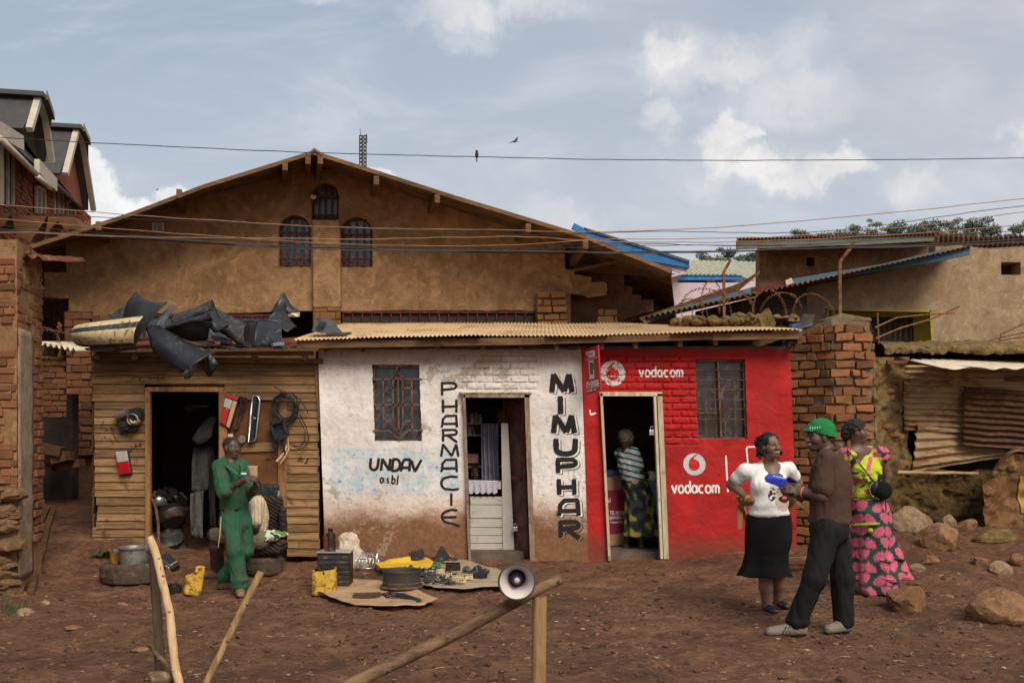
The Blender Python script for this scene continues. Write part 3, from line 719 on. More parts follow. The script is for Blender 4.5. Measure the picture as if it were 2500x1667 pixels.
def word(px0, px1, py, hpx, sw):
    mb = MB(); wds = {'v': .8, 'o': .9, 'd': .88, 'a': .88, 'c': .84, 'm': 1.1}; s = 'vodacom'; tot = sum(wds[c]+.1 for c in s)-.1
    u = (px1-px0)/F*D0/tot; x = unshear(px0, py); hh = hpx/F*D0
    for c in s:
        glyph(mb, c, x, Z(py, D0), u*1.0, hh, sw, .005, wob=.06); x += u*(wds[c]+.1)
    return mb.build('lettering', M['paint_white'], shop)
lab(word(1560, 1668, 920, 26, .022), 'white brand word beside the upper emblem'); lab(word(1640, 1757, 1204, 31, .024), 'large white brand word below the lower emblem')
mb = MB()
stroke(mb, [(unshear(1772, 1112), Z(1112, D0)), (unshear(1777, 1201), Z(1201, D0))], .022, .005)
lab(mb.build('painted_line', M['paint_white'], shop), 'white upright bar beside the lower word'); mb = MB()
stroke(mb, [(unshear(1843, 1090), Z(1090, D0)), (unshear(1824, 1091), Z(1091, D0)), (unshear(1822, 1096), Z(1096, D0)), (unshear(1826, 1130), Z(1130, D0))], .02, .005)
lab(mb.build('painted_line', M['paint_white'], shop), 'white bracket corner on the red wall'); mb = MB()
stroke(mb, [(unshear(1440, 1000), Z(1000, D0)), (unshear(1442, 1012), Z(1012, D0)), (unshear(1455, 1008), Z(1008, D0))], .02, .005, wob=.5)
lab(mb.build('painted_line', M['paint_white'], shop), 'small white paint scar beside the red shop doorway')

def text_mesh(name, body, size, mat, parent, loc, rot, bold=0, align='CENTER', width=None):
    cu = bpy.data.curves.new(name, 'FONT'); cu.body = body; cu.size = size; cu.align_x = align; cu.align_y = 'CENTER'; cu.extrude = .0012; cu.offset = bold; cu.resolution_u = 3
    tmp = bpy.data.objects.new('tmp', cu); COL.objects.link(tmp)
    me = bpy.data.meshes.new_from_object(tmp.evaluated_get(bpy.context.evaluated_depsgraph_get())); me.name = name
    COL.objects.unlink(tmp); bpy.data.objects.remove(tmp)
    if width:
        xs = [v.co.x for v in me.vertices]; k = width/(max(xs)-min(xs))
        for v in me.vertices: v.co.x *= k
    me.materials.clear(); me.materials.append(mat)
    ob = bpy.data.objects.new(name, me); COL.objects.link(ob); ob.parent = parent
    ob.location = Vector(loc)-Vector(parent['_w']); ob.rotation_euler = rot; return ob
# hanging sign at the corner of the red half, turned out from the wall
a, b, c, d_ = P(1424, 853, 11.93), P(1459, 843, 11.50), P(1466, 954, 11.50), P(1431, 964, 11.93)
sg = thing('hanging_sign', 'small red sign with a white phone symbol jutting from the corner of the red wall', 'sign', (a+c)/2)
mb = MB(); nrm = (b-a).cross(d_-a).normalized(); mb.prism([a, b, c, d_], nrm*.02)
mb.build('sign_board', simple('sign_red_sheet', srgb(186, 34, 38), .5, var=.08), sg, bevel=.003)
ux = (b-a).normalized(); uz = (a-d_); uz = (uz-ux*uz.dot(ux)).normalized(); un = ux.cross(uz)
fn = un if un.y < 0 else -un
rotm = Matrix((ux, uz, ux.cross(uz))).transposed().to_euler()
L, Hh = (b-a).length, (a-d_).length
def sp(u, v, off=.016): return a.lerp(b, u)+(d_-a)*v+fn*off
off = .024 if (nrm.dot(fn) > 0) else .004
for body, v, sz, wd_ in (('*1222#', .15, .10, L*.62), ('m-pesa', .76, .14, L*.84)):
    text_mesh('sign_text', body, sz, M['paint_white'], sg, sp(.5, v, off), rotm, .003, width=wd_)
mb = MB()
def rod2(u0, v0, u1, v1, w, mi=0): mb.beam(sp(u0, v0, off), sp(u1, v1, off), w, .002, fn, mi)
for e in ((.36, .30, .36, .64), (.64, .30, .64, .64)): rod2(*e, .02)
rod2(.33, .30, .67, .30, .02); rod2(.33, .63, .67, .63, .05); rod2(.08, .245, .92, .245, .006); rod2(.05, .86, .95, .86, .006)
for q in (.1, .3, .56): rod2(q, .92, q+.17, .92, .014)
rod2(.5, .47, .68, .40, .07, 1); rod2(.55, .43, .72, .39, .05, 1)
mb.build('sign_symbol', [M['paint_white'], M['green_ink']], sg)
mb = MB(); mb.beam(sp(0, .1, 0), P(1426, 866, 12.0), .012, .012); mb.build('bracket', M['rust_iron'], sg)
# ---------------------------------------------------------------- big mud building behind the shops
from mathutils.geometry import tessellate_polygon
DW = 15.3
def flatwall(mb, outer, holes, depth, d, mi=0, mr=0):
    """wall in the plane y = d from pixel outlines, holes with reveals going back by depth"""
    loops = [[P(a, b, d) for a, b in lp] for lp in [outer]+holes]
    tri = tessellate_polygon([[Vector((q.x, q.z, 0)) for q in lp] for lp in loops])
    flat = [q for lp in loops for q in lp]; mb.add(flat, [list(q) for q in tri], mi)
    for lp in loops:
        n = len(lp); mb.add(lp+[q+Vector((0, depth, 0)) for q in lp], [(i, (i+1) % n, n+(i+1) % n, n+i) for i in range(n)], mr)
def rough(pts, step=14, amp=2.2, seed=0):
    out = []; n = len(pts)
    for i in range(n):
        a, b = Vector(pts[i]), Vector(pts[(i+1) % n]); k = max(1, int((b-a).length/step))
        for j in range(k):
            q = a.lerp(b, j/k); out.append((q.x+amp*noise.noise(Vector((q.x*.13+seed, q.y*.13, 1))), q.y+amp*noise.noise(Vector((q.x*.13, q.y*.13+seed, 5)))))
    return out
def archpts(x0, x1, y0, y1, n=10):
    cx, rx = (x0+x1)/2, (x1-x0)/2; ry = rx*.95
    return [(x0, y1), (x0, y0+ry)]+[(cx-rx*math.cos(math.pi*i/n), y0+ry-ry*math.sin(math.pi*i/n)) for i in range(1, n)]+[(x1, y0+ry), (x1, y1)]
hall = thing('mud_hall', 'large brown mud plastered gable building with three arched barred windows', 'building', (X(797, DW), DW, 0))
wins = [(680, 759, 526, 652), (831, 909, 530, 652), (760, 827, 446, 537)]
outer = [(168, 806), (168, 729), (108, 727), (108, 665), (163, 664), (160, 598), (300, 545), (494, 478), (744, 413), (797, 413), (903, 447), (1047, 492), (1250, 550), (1380, 600), (1380, 657),
         (1401, 658), (1401, 670), (1444, 676), (1444, 688), (1481, 689), (1481, 720), (1436, 727), (1420, 718), (1370, 718), (1366, 725), (1310, 758), (1000, 757), (836, 760), (780, 757), (540, 765), (300, 765), (225, 772), (215, 806)]
mb = MB(); flatwall(mb, rough(outer, 12, 2.6), [rough(archpts(*w), 10, 1.4, 3) for w in wins], .28, DW)
mb.build('wall', M['mud'], hall)
mb = MB()                                       # stair of dark bricks behind the broken right corner, wall below the eaves strip
flatwall(mb, rough([(1380, 600), (1524, 632), (1524, 700), (1544, 700), (1544, 720), (1566, 720), (1566, 732), (1596, 732), (1596, 760), (1570, 764), (1500, 790), (1504, 800), (1300, 900), (1366, 722), (1400, 700)], 16, 1.5, 8), [], .25, DW+.32)
flatwall(mb, [(150, 830), (1320, 830), (1320, 1420), (150, 1420)], [], .2, DW+.05)
lab(mb.build('wall', M['mud_dark'], hall), 'darker raw wall steps at the broken corner')
mb = MB(); mb.prism([P(q[0], q[1], DW-.13) for q in rough([(761, 536), (829, 536), (832, 752), (763, 752)], 12, 1.2, 5)], (0, .128, 0))
mb.build('pilaster', M['mud'], hall, bevel=.03)
def brickrun(mb, fn, L, z0, z1, bl=.21, bh=.075, proud=.02, gap=.012, skip=None, jit=.006, hk=None):
    """courses of separate bricks; fn(u, z, out) -> point"""
    row = 0; z = z0
    while z < z1-.02:
        u = -(row % 2)*bl*.5-random.uniform(0, .05)
        while u < L:
            l = bl*random.choice((1, 1, 1, .95, .55)); a, b = max(u, 0), min(u+l-gap, L)
            if b-a > .03 and not (skip and skip((a+b)/2, z)):
                o = proud*random.uniform(.4, 1.5); h = bh-gap*random.uniform(.8, 1.4); zz = z+random.uniform(-.004, .004)
                c = [(a, zz, -.02), (b, zz, -.02), (b, zz+h, -.02), (a, zz+h, -.02), (a, zz, o), (b, zz, o), (b, zz+h, o), (a, zz+h, o)]
                mb.add([fn(q[0]+random.uniform(-jit, jit), q[1]+random.uniform(-jit, jit), q[2]+random.uniform(-jit, jit)*.7) for q in c],
                       [(4, 5, 6, 7), (0, 4, 7, 3), (1, 2, 6, 5), (0, 1, 5, 4), (3, 7, 6, 2)])
            u += l
        z += bh; row += 1
def planefn(A, B):
    """u along A->B (xy), out to the viewer's side"""
    A, B = Vector((A[0], A[1], 0)), Vector((B[0], B[1], 0)); D = (B-A).normalized(); nrm = Vector((D.y, -D.x, 0))
    return (lambda u, z, o: A+D*u+nrm*o+Vector((0, 0, z))), (B-A).length
BLAB = 'bare orange bricks below the render'
mb = MB(); f1, L1 = planefn((X(766, DW-.1), DW-.1), (X(831, DW-.1), DW-.1)); brickrun(mb, f1, L1, Z(800, DW), Z(753, DW), .24, .12); lab(mb.build('brickwork', M['brick_old'], hall, bevel=.008), BLAB)
for (x0, x1, y0, y1) in ((1312, 1384, 720, 800), ):
    f1, L1 = planefn((X(x0, DW-.1), DW-.1), (X(x1, DW-.1), DW-.1)); mb = MB(); brickrun(mb, f1, L1, Z(y1, DW), Z(y0, DW), .24, .11, .04, .02); lab(mb.build('brickwork', M['brick_old'], hall, bevel=.008), BLAB)
for (x0, x1, y0, y1) in ((160, 226, 764, 1110), (226, 330, 780, 880), (1460, 1506, 764, 790)):
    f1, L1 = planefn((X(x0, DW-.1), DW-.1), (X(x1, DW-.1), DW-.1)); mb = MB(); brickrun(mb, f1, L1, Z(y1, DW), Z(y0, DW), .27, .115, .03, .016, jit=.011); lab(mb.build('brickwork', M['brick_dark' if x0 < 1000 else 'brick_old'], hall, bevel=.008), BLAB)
for (x0, x1, y0, y1) in ((764, 833, 752, 800), (1308, 1392, 718, 800), (157, 230, 760, 1110), (226, 330, 776, 880), (1380, 1600, 800, 1000)): mb = MB(); mb.bb(P(x0, y0, DW-.10), P(x1, y1, DW+.04)); mb.build('mortar', M['mud_dark'], hall)
# windows
for (x0, x1, y0, y1) in wins:
    df_ = DW+.10
    fo = [P(a, b, df_) for a, b in archpts(x0, x1, y0, y1)]; fi = [P(a, b, df_) for a, b in archpts(x0+5, x1-5, y0+5, y1-5)]
    mb = MB(); n = len(fo); fv = fo+fi; mb.add(fv+[q+Vector((0, .05, 0)) for q in fv], [(i, (i+1) % n, n+(i+1) % n, n+i) for i in range(n)]+[(n+i, n+(i+1) % n, 3*n+(i+1) % n, 3*n+i) for i in range(n)])
    w = mb.build('window', M['red_iron'], hall); w['_w'] = hall['_w']
    mb = MB(); mb.add([P(a, b, df_+.045) for a, b in archpts(x0-2, x1+2, y0-2, y1+2)], [list(range(n))]); mb.build('pane', M['glass'], w)
    mb = MB(); cx, wd_ = (x0+x1)/2, x1-x0
    for k in (.27, .5, .73):
        xx = x0+wd_*k; mb.beam(P(xx, y0+(12 if k != .5 else 4), df_-.03), P(xx, y1-2, df_-.03), .02, .02, (0, 1, 0))
    for py in ([y0+42, y1-20] if y0 > 500 else [y0+35, y1-12]): mb.beam(P(x0+3, py, df_-.026), P(x1-3, py, df_-.026), .018, .02)
    mb.build('grille', M['red_iron'], w)
mb = MB(); mb.beam(P(838, 762, DW+.02), P(1310, 762, DW+.02), .04, .035); mb.beam(P(838, 800, DW+.02), P(1310, 800, DW+.02), .04, .03)
for k in range(21): mb.beam(P(838+k*23.4, 762, DW+.02), P(838+k*23.4, 800, DW+.02), .02, .02, (0, 1, 0))
lw = mb.build('window', M['red_iron'], hall); lw['_w'] = hall['_w']
mb = MB(); mb.bb(P(836, 757, DW+.045), P(1312, 830, DW+.049)); mb.build('pane', M['dark'], lw)
mb = MB(); mb.beam(P(325, 770, DW-.02), P(668, 770, DW-.02), .04, .035); mb.beam(P(325, 828, DW-.02), P(668, 828, DW-.02), .04, .03)
for px in (330, 352, 440, 560, 590, 618, 640, 665): mb.beam(P(px, 768, DW-.02), P(px, 830, DW-.02), .03, .03, (0, 1, 0))
lw2 = mb.build('window', M['red_iron'], hall); lw2['_w'] = hall['_w']
mb = MB(); mb.bb(P(322, 768, DW+.001), P(668, 830, DW+.03)); mb.build('pane', M['glass'], lw2)
# roof: edge line in front of the wall, junction line on the wall, then back
E = [(40, 612), (319, 521), (500, 452), (765, 370), (925, 420), (1106, 478), (1424, 574), (1637, 659)]
J = [(60, 632), (330, 536), (494, 478), (780, 407), (903, 447), (1047, 492), (1365, 592), (1640, 690)]
mb = MB(); N = 14
def lerp_poly(pl, u):
    u *= len(pl)-1; i = min(int(u), len(pl)-2); return Vector(pl[i]).lerp(Vector(pl[i+1]), u-i)
for i in range(len(E)-1):
    e0, e1 = P(*E[i], 14.3), P(*E[i+1], 14.3); j0, j1 = P(*J[i], DW), P(*J[i+1], DW)
    b0, b1 = j0+(j0-e0)*8, j1+(j1-e1)*8; b0.z, b1.z = j0.z, j1.z
    n = 12
    for k in range(n):
        a, b = k/n, (k+1)/n; dz = Vector((0, 0, 0))
        mb.add([e0.lerp(e1, a)+dz, e0.lerp(e1, b)+dz, j0.lerp(j1, b)+dz, j0.lerp(j1, a)+dz, b0.lerp(b1, a), b0.lerp(b1, b)], [(0, 1, 2, 3), (3, 2, 5, 4)])
mb.build('roof', M['soffit'], hall, solid=.012)
mb = MB()
for a, b in zip(E, E[1:]): mb.beam(P(a[0], a[1]+3, 14.26), P(b[0], b[1]+3, 14.26), .03, .055)
lab(mb.build('barge_board', M['timber'], hall), 'thin roof edge board'); mb = MB()
mb.tube([P(752, 380, 14.25), P(768, 366, 14.25), P(786, 380, 14.25)], .03, 6); mb.build('ridge_cap', M['soffit'], hall)
for (ex, ey, jx, jy) in ((437, 466, 447, 512), (696, 399, 694, 442), (752, 384, 753, 418), (782, 384, 775, 430), (919, 434, 912, 470), (1068, 478, 1050, 512), (1290, 550, 1262, 580), (1430, 590, 1398, 640), (240, 545, 262, 585)):
    mb = MB(); mb.beam(P(ex, ey+6, 14.24), P(jx, jy, DW), .075, .12, (0, 0, 1)); mb.build('rafter', M['timber'], hall)
mb = MB(); mb.beam(P(1380, 665, DW+.1), P(1520, 637, 15.0), .05, .05); mb.beam(P(1400, 655, DW+.25), P(1640, 668, DW+.25), .06, .12); lab(mb.build('rafter', M['plank_dark'], hall), 'loose pole under the broken corner')
# sides and back of the hall
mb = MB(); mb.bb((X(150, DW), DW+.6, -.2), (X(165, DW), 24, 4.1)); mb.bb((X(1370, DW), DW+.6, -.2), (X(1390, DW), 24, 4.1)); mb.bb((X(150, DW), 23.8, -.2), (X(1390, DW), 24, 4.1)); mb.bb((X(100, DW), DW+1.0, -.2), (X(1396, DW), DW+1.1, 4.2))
mb.build('inner_wall_or_shade', M['dark'], hall)
np_ = thing('house_number_plate', 'small white house number plate on the dark gable wall', 'plate', P(386, 554, DW-.02))
mb = MB(); mb.bb(P(372, 544, DW-.02), P(400, 563, DW-.005)); mb.build('plate', M['paint_white'], np_)
text_mesh('plate_text', 'N°352', .085, M['blue_ink'], np_, P(386, 557, DW-.022), (R(90), 0, 0), .003, width=.14)
text_mesh('plate_text', 'QUARTIER', .04, M['blue_ink'], np_, P(386, 547.5, DW-.022), (R(90), 0, 0), 0, width=.14)
mb = MB(); mb.lathe([(.001, .03), (.045, .02), (.05, -.02), (.001, -.05)], P(765, 480, DW-.05), 12); tag(mb.build('bulb', M['cream_plastic'], loc=P(765, 480, DW-.05), smooth=True), 'small pale lamp bulb beside the top arched window', 'bulb')

# ---------------------------------------------------------------- brick house at the corner of the alley
D1 = 9.7; A1 = (X(41, D1), D1); B1 = (X(102, 10.6), 10.6)
bh_ = thing('brick_house', 'narrow orange brick house corner with a pale plaster strip beside the alley', 'house', (A1[0], A1[1], 0))
mb = MB(); fs, LS = planefn(A1, B1); ff, LF = planefn((-7.2, D1-.0), A1)
lean = lambda f, k: (lambda u, z, o: f(u, z, o)+Vector((k*(z-1.6)*-.012, 0, 0)))
brickrun(mb, lean(fs, 1), LS, .45, Z(592, D1), .215, .082, .02, .013, skip=lambda u, z: u < .54 and z < Z(800, D1))
brickrun(mb, lean(ff, 1), LF, .9, Z(640, D1), .215, .082, .02, .013, skip=lambda u, z: noise.noise(Vector((u*2.2, z*2.2, 3))) > .28)
mb.build('brickwork', M['brick'], bh_, bevel=.008)
mb = MB(); Zt = Z(585, D1)
mb.add([(-7.2, D1, -.2), (A1[0], D1, -.2), (B1[0], B1[1], -.2), (-7.2, 10.6, -.2), (-7.2, D1, Zt), (A1[0], D1, Zt), (B1[0], B1[1], Zt), (-7.2, 10.6, Zt)], [(0, 1, 5, 4), (1, 2, 6, 5), (2, 3, 7, 6), (3, 0, 4, 7), (4, 5, 6, 7)])
mb.build('wall', M['mud'], bh_)
mb = MB(); mb.sheet(lambda a, b: fs(.005+a*.52, 0, .014+.012*noise.noise(Vector((a*2, b*9, 7))))+Vector((.01*noise.noise(Vector((a, b*14, 2))), 0, .12+b*(Z(800, D1)-.12))), 6, 40)
mb.build('plaster_strip', mudmat('pale_old_plaster', srgb(116, 94, 74), srgb(150, 126, 102), srgb(176, 152, 128), 2.5, .8), bh_, smooth=True, solid=.01)
def rock(c, size, seed, rot=0, rough_=.28, sub=3, flat=.0):
    """lumpy broken stone"""
    bm = bmesh.new(); bmesh.ops.create_icosphere(bm, subdivisions=sub, radius=1); off = Vector((seed*5.3, seed*2.1, seed*3.7)); pl = []
    rr = random.Random(seed)
    for k in range(13):
        nrm = Vector((rr.uniform(-1, 1), rr.uniform(-1, 1), rr.uniform(-.3, 1))).normalized(); pl.append((nrm, rr.uniform(.5, .82)))
    mb = MB(); cr, sr = math.cos(rot), math.sin(rot)
    for v in bm.verts:
        q = v.co.copy()
        for nrm, dd in pl:
            e = q.dot(nrm)-dd
            if e > 0: q -= nrm*e*.92
        q *= 1+rough_*.3*noise.noise(q*1.6+off)+rough_*.25*noise.noise(q*4.5+off)+rough_*.1*noise.noise(q*11+off)
        q = Vector((q.x*size[0], q.y*size[1], q.z*size[2])); q = Vector((q.x*cr-q.y*sr, q.x*sr+q.y*cr, q.z)); mb.v.append(Vector(c)+q)
    mb.f = [[v.index for v in f.verts] for f in bm.faces]; mb.m = [0]*len(mb.f); bm.free(); return mb
mb = MB()
rr = random.Random(3)
for k in range(90):
    z = rr.uniform(.0, 1.12); x = rr.uniform(-5.5, A1[0]-.02)+.10*(1-z); s = rr.uniform(.06, .16)
    q = rock((x, D1-.02-.10*(1-z), z), (s*1.2, s*.8, s*.5), 100+k, rr.uniform(-.4, .4), .5, 2); b = len(mb.v); mb.v += q.v; mb.f += [[b+i for i in f] for f in q.f]; mb.m += q.m
mb.build('stone_foundation', mudmat('eroded_stone', srgb(78, 58, 42), srgb(112, 84, 60), srgb(150, 116, 84), 3, 1), bh_, smooth=True, angle=25)
mb = MB()
mb.sheet(lambda a, b: Vector((-7.4, 9.5, 0)).lerp(Vector((X(118, 10.0), 9.9, 0)), a)+Vector((0, b*1.0, Z(565+50*a, 9.5)+b*.16+.02*math.cos(a*160)+.03*noise.noise(Vector((a*9, b*3, 1))))), 160, 4)
mb.build('roof', M['roof_rust'], bh_, smooth=True, solid=.006)
mb = MB(); mb.beam((-7.3, 9.62, Zt+.02), (X(98, 10.2), 10.0, Zt-.05), .06, .08); mb.build('roof_timber', M['timber'], bh_)

# ---------------------------------------------------------------- alley: cross wall, channel, old concrete kerb
al = thing('alley_wall', 'low dark brick wall closing the alley under a sheet roof edge', 'wall', (X(130, 13.2), 13.2, .6))
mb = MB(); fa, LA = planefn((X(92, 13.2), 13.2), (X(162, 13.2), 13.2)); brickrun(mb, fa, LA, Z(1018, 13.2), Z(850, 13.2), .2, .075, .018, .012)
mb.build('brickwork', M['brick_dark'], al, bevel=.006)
mb = MB(); mb.bb(P(92, 846, 13.2), P(162, 1020, 13.4)); mb.build('wall', M['mud_dark'], al)
mb = MB(); mb.sheet(lambda a, b: (X(96+88*a, 13.0), 13.0+b*1.2, Z(838+16*a, 13.0)+b*.1+.025*math.cos(a*40)), 50, 2); mb.build('roof_edge', M['sheet_pale'], al, smooth=True, solid=.006)
mb = MB(); mb.bb((X(88, 14), 14.2, -.2), (X(162, 14), 14.4, 2.1)); mb.build('inner_wall_or_shade', M['dark'], al)  # dark slab added to stand for the shade at the alley end
def coil(name, label, loops, cat='wire', r=.0045):
    o = None; mb = MB()
    for (px, py, rx, ry, d, tilt, a0, a1) in loops:
        pts = []
        for k in range(41):
            a = R(a0+(a1-a0)*k/40); q = P(px+rx*math.cos(a), py-ry*math.sin(a), d); q.y += tilt*math.cos(a); pts.append(q)
        mb.tube(pts, r, 5)
        for k in range(1, 40, 1):
            t_ = (pts[k+1]-pts[k-1]).normalized(); s = Vector((random.uniform(-1, 1), random.uniform(-1, 1), random.uniform(-1, 1))).cross(t_).normalized()
            mb.beam(pts[k]-s*.022, pts[k]+s*.022, .012, .004, t_)
    c = sum(mb.v, Vector())/len(mb.v)
    return tag(mb.build(name, M['rust_iron'], loc=c), label, cat)
coil('razor_wire', 'dark loose coil of razor wire over the alley wall', [(125, 840, 38, 34, 13.0, .3, 0, 360), (145, 830, 30, 40, 13.1, -.3, 20, 340), (108, 836, 22, 36, 13.1, .2, 0, 300)])
mb = MB()
chan = [(48, 1455), (62, 1400), (78, 1345), (98, 1290), (112, 1250)]
for k, (dx, w, h) in enumerate(((0, .08, .07), (34, .06, .06))):
    pts = [GP(px+dx*(.9-.1*i), py, .03) for i, (px, py) in enumerate(chan)]
    for a, b in zip(pts, pts[1:]): mb.beam(a, b+(b-a)*.02, w, h)
tag(mb.jitter(.03, 5).build('drain_kerb', M['mud_dark'], loc=GP(*chan[0])), 'worn concrete drain kerb running up the alley', 'kerb')
mb = MB(); q = GP(1, 1)if False else P(140, 1120, 13.8)
rr = random.Random(11)
for k in range(7):
    c = P(115+rr.uniform(0, 50), 1085+rr.uniform(0, 50), 13.6+rr.uniform(-.2, .3)); mb.box(c, (rr.uniform(.2, .5), .2, rr.uniform(.06, .2)), Matrix.Rotation(rr.uniform(-.3, .3), 3, 'Y'))
tag(mb.build('rubbish_heap', M['plank_dark'], loc=P(140, 1120, 13.8)), 'heap of dark boards and junk at the alley end', 'junk', kind='stuff')

# ---------------------------------------------------------------- unfinished brick house with gambrel dormers
OF, DF = Vector((X(0, 16), 16, 0)), Vector((X(203, 21.8)-X(0, 16), 5.8, 0)).normalized(); NF = Vector((DF.y, -DF.x, 0))
uf = thing('unfinished_house', 'tall unfinished brick house with dark metal gambrel dormers rising beyond the alley', 'house', (OF.x, OF.y, 0))
def FU(px, py, out=0):
    O = OF+NF*out; return PV(px, py, O, DF)
LEN = 7.0
def fp(u, z, o): return OF+DF*u+NF*o+Vector((0, 0, z))
mb = MB(); brickrun(mb, lambda u, z, o: fp(u-3, z, o), LEN+2.6, 3.6, 6.4, .24, .085, .02, .014, skip=lambda u, z: noise.noise(Vector((u*1.1, z*1.1, 8))) > .42)
mb.build('brickwork', M['brick_red'], uf)
mb = MB(); mb.add([fp(-3, 0, 0), fp(LEN-.4, 0, 0), fp(LEN-.4, 6.4, 0), fp(-3, 6.4, 0), fp(-3, 0, -6), fp(LEN-.4, 0, -6), fp(LEN-.4, 6.4, -6), fp(-3, 6.4, -6)], [(0, 1, 2, 3), (1, 5, 6, 2), (5, 4, 7, 6), (4, 0, 3, 7), (3, 2, 6, 7)])
mb.build('wall', M['concrete'], uf)
# openings and pale shuttering along the storey
for (x0, x1, y0, y1) in ((86, 106, 455, 522), (130, 150, 460, 522), (162, 178, 490, 528), (2, 28, 355, 500)):
    a, b, c, d_ = FU(x0, y0, .05), FU(x1, y0+(x1-x0)*.5, .05), FU(x1, y1, .05), FU(x0, y1, .05)
    mb = MB(); mb.prism([a, b, c, d_], NF*-.1); w = mb.build('window', M['dark'], uf); w['_w'] = uf['_w']
    mb = MB()
    for p0, p1 in ((a, d_), (b, c), (a, b), (a.lerp(b, .5), d_.lerp(c, .5))): mb.beam(p0+NF*.02, p1+NF*.02, .05, .05, NF)
    mb.build('frame', M['pale_trim'], w)
# lower sloped roof skirt with gutter and pale fascia
mb = MB()
for (a, b) in (((-10, 312), (52, 350)), ((90, 405), (134, 452))):
    mb = MB(); p0, p1 = FU(*a, .55), FU(*b, .55); mb.beam(p0, p1, .08, .22); mb.build('fascia_board', M['pale_trim'], uf)
mb = MB(); mb.tube([FU(0, 338, .6), FU(88, 425, .6)], .045, 8); mb.tube([FU(92, 432, .6), FU(122, 458, .6)], .045, 8); lab(mb.build('gutter', M['pale_trim'], uf, smooth=True), 'sloping pale downpipe')
mb = MB(); mb.add([FU(-20, 310, .5), FU(203, 512, .3), FU(203, 512, -.4)+Vector((0, 0, .35)), FU(-20, 310, -.6)+Vector((0, 0, .5))], [(0, 1, 2, 3)]); mb.build('roof', M['metal_grey'], uf, solid=.04)
# dormers: (apex, left knee.., right knee..) of the gable end as seen
for (apx, lft, rgt0, rgt1, ridge, brickfill) in (((62, 238), (39, 315), (80, 288), (96, 394), (-30, 196), False), ((160, 316), (131, 425), (176, 350), (203, 512), (110, 286), True)):
    A_, L_, R0, R1 = FU(*apx, .3), FU(*lft, .3), FU(*rgt0, .3), FU(*rgt1, .3)
    Lk = A_.lerp(L_, .12)
    bk = -NF*4.5
    mb = MB()
    mb.add([A_+NF*.25, L_+NF*.1, L_+bk, A_+bk], [(0, 1, 2, 3)]); mb.add([A_+NF*.35, R0+NF*.35, R0+bk, A_+bk], [(0, 1, 2, 3)]); mb.add([R0+NF*.3, R1+NF*.1, R1+bk, R0+bk], [(0, 1, 2, 3)])
    for k in range(1, 8):
        o_ = -NF*(.5*k); mb.beam(A_.lerp(L_, .12)+o_-DF*.03, L_+o_-DF*.03, .05, .05, NF)
    mb.beam(A_+NF*.3-DF*.02+Vector((0, 0, .03)), A_+bk-DF*.02+Vector((0, 0, .03)), .28, .05)
    mb.build('dormer_roof', M['metal_grey'], uf, solid=.04)
    mb = MB()
    for a, b in ((A_, L_), (A_, R0), (R0, R1)): mb.beam(a+NF*.2, b+NF*.2, .09, .10, NF)
    mb.prism([A_+NF*.32, R0+NF*.32, R0+NF*.32+Vector((0, 0, .14)), A_+NF*.32+Vector((0, 0, .14))], DF*.1)
    lab(mb.build('dormer_trim', M['pale_trim'], uf), 'pale dormer gable boards')
    mb = MB(); mb.add([A_+NF*.0, L_+NF*.0, R1+NF*.0, R0+NF*.0], [(0, 1, 2, 3)]); mb.build('dormer_wall', M['brick_red'] if brickfill else M['dark'], uf)
    if brickfill:
        mb = MB(); zl, zh = L_.z, A_.z; O2 = OF-NF*.16
        ua, ub = (L_-OF).dot(DF), (R1-OF).dot(DF); um = (A_-OF).dot(DF); ur = (R0-OF).dot(DF)
        def inside(u, z):
            u += ua
            zl_ = L_.z+(u-ua)/(um-ua)*(A_.z-L_.z) if u < um else (A_.z+(u-um)/(ur-um)*(R0.z-A_.z) if u < ur else R0.z+(u-ur)/(ub-ur)*(R1.z-R0.z))
            return not (z < zl_-.12 and z > 5.4)
        brickrun(mb, lambda u, z, o: OF+DF*(ua+u)+NF*(o+.03)+Vector((0, 0, z)), ub-ua, 5.4, A_.z, .24, .085, .02, .016, skip=inside); mb.build('brickwork', M['brick_red'], uf)
mb = MB()
for (poly) in ([(28, 525), (115, 528), (75, 590), (40, 575)], [(118, 528), (180, 530), (205, 560), (160, 560), (140, 540), (110, 575)], [(-20, 520), (25, 522), (10, 552), (-20, 560)]):
    mb.prism([P(a, b, 15.6) for a, b in poly], (0, .3, 0))
mb.build('concrete_shuttering', M['plank_dark'], uf)

# ---------------------------------------------------------------- houses behind on the right
bl = thing('blue_roofed_house', 'pale pink house with a bright blue gable edge behind the mud hall', 'house', (X(1560, 26), 26, 0))
mb = MB(); d2 = 25
mb.beam(P(1398, 552, d2), P(1430, 568, d2), .1, .15); mb.prism([P(1414, 567, d2), P(1432, 562, d2), P(1683, 640, d2), P(1683, 654, d2), P(1600, 640, d2), P(1450, 596, d2), P(1414, 578, d2)], (0, .1, 0)); lab(mb.build('barge_board', M['blue_paint'], bl), 'bright blue gable board')
mb = MB(); mb.prism([P(1450, 590, d2+.1), P(1682, 652, d2+.1), P(1672, 668, d2+.1), P(1450, 612, d2+.1)], (0, .1, 0)); mb.prism([P(1590, 690, d2), P(1672, 668, d2), P(1672, 664, d2), P(1650, 668, d2)], (0, 1, 0)); mb.build('soffit', M['pink_wall'], bl)
mb = MB(); mb.prism([P(1440, 600, d2+.6), P(1614, 650, d2+.6), P(1614, 860, d2+.6), P(1440, 860, d2+.6)], (0, 4, 0)); mb.prism([P(1614, 690, d2+2), P(1860, 690, d2+2), P(1860, 900, d2+2), P(1614, 900, d2+2)], (0, 3, 0)); mb.build('wall', M['pink_wall'], bl)
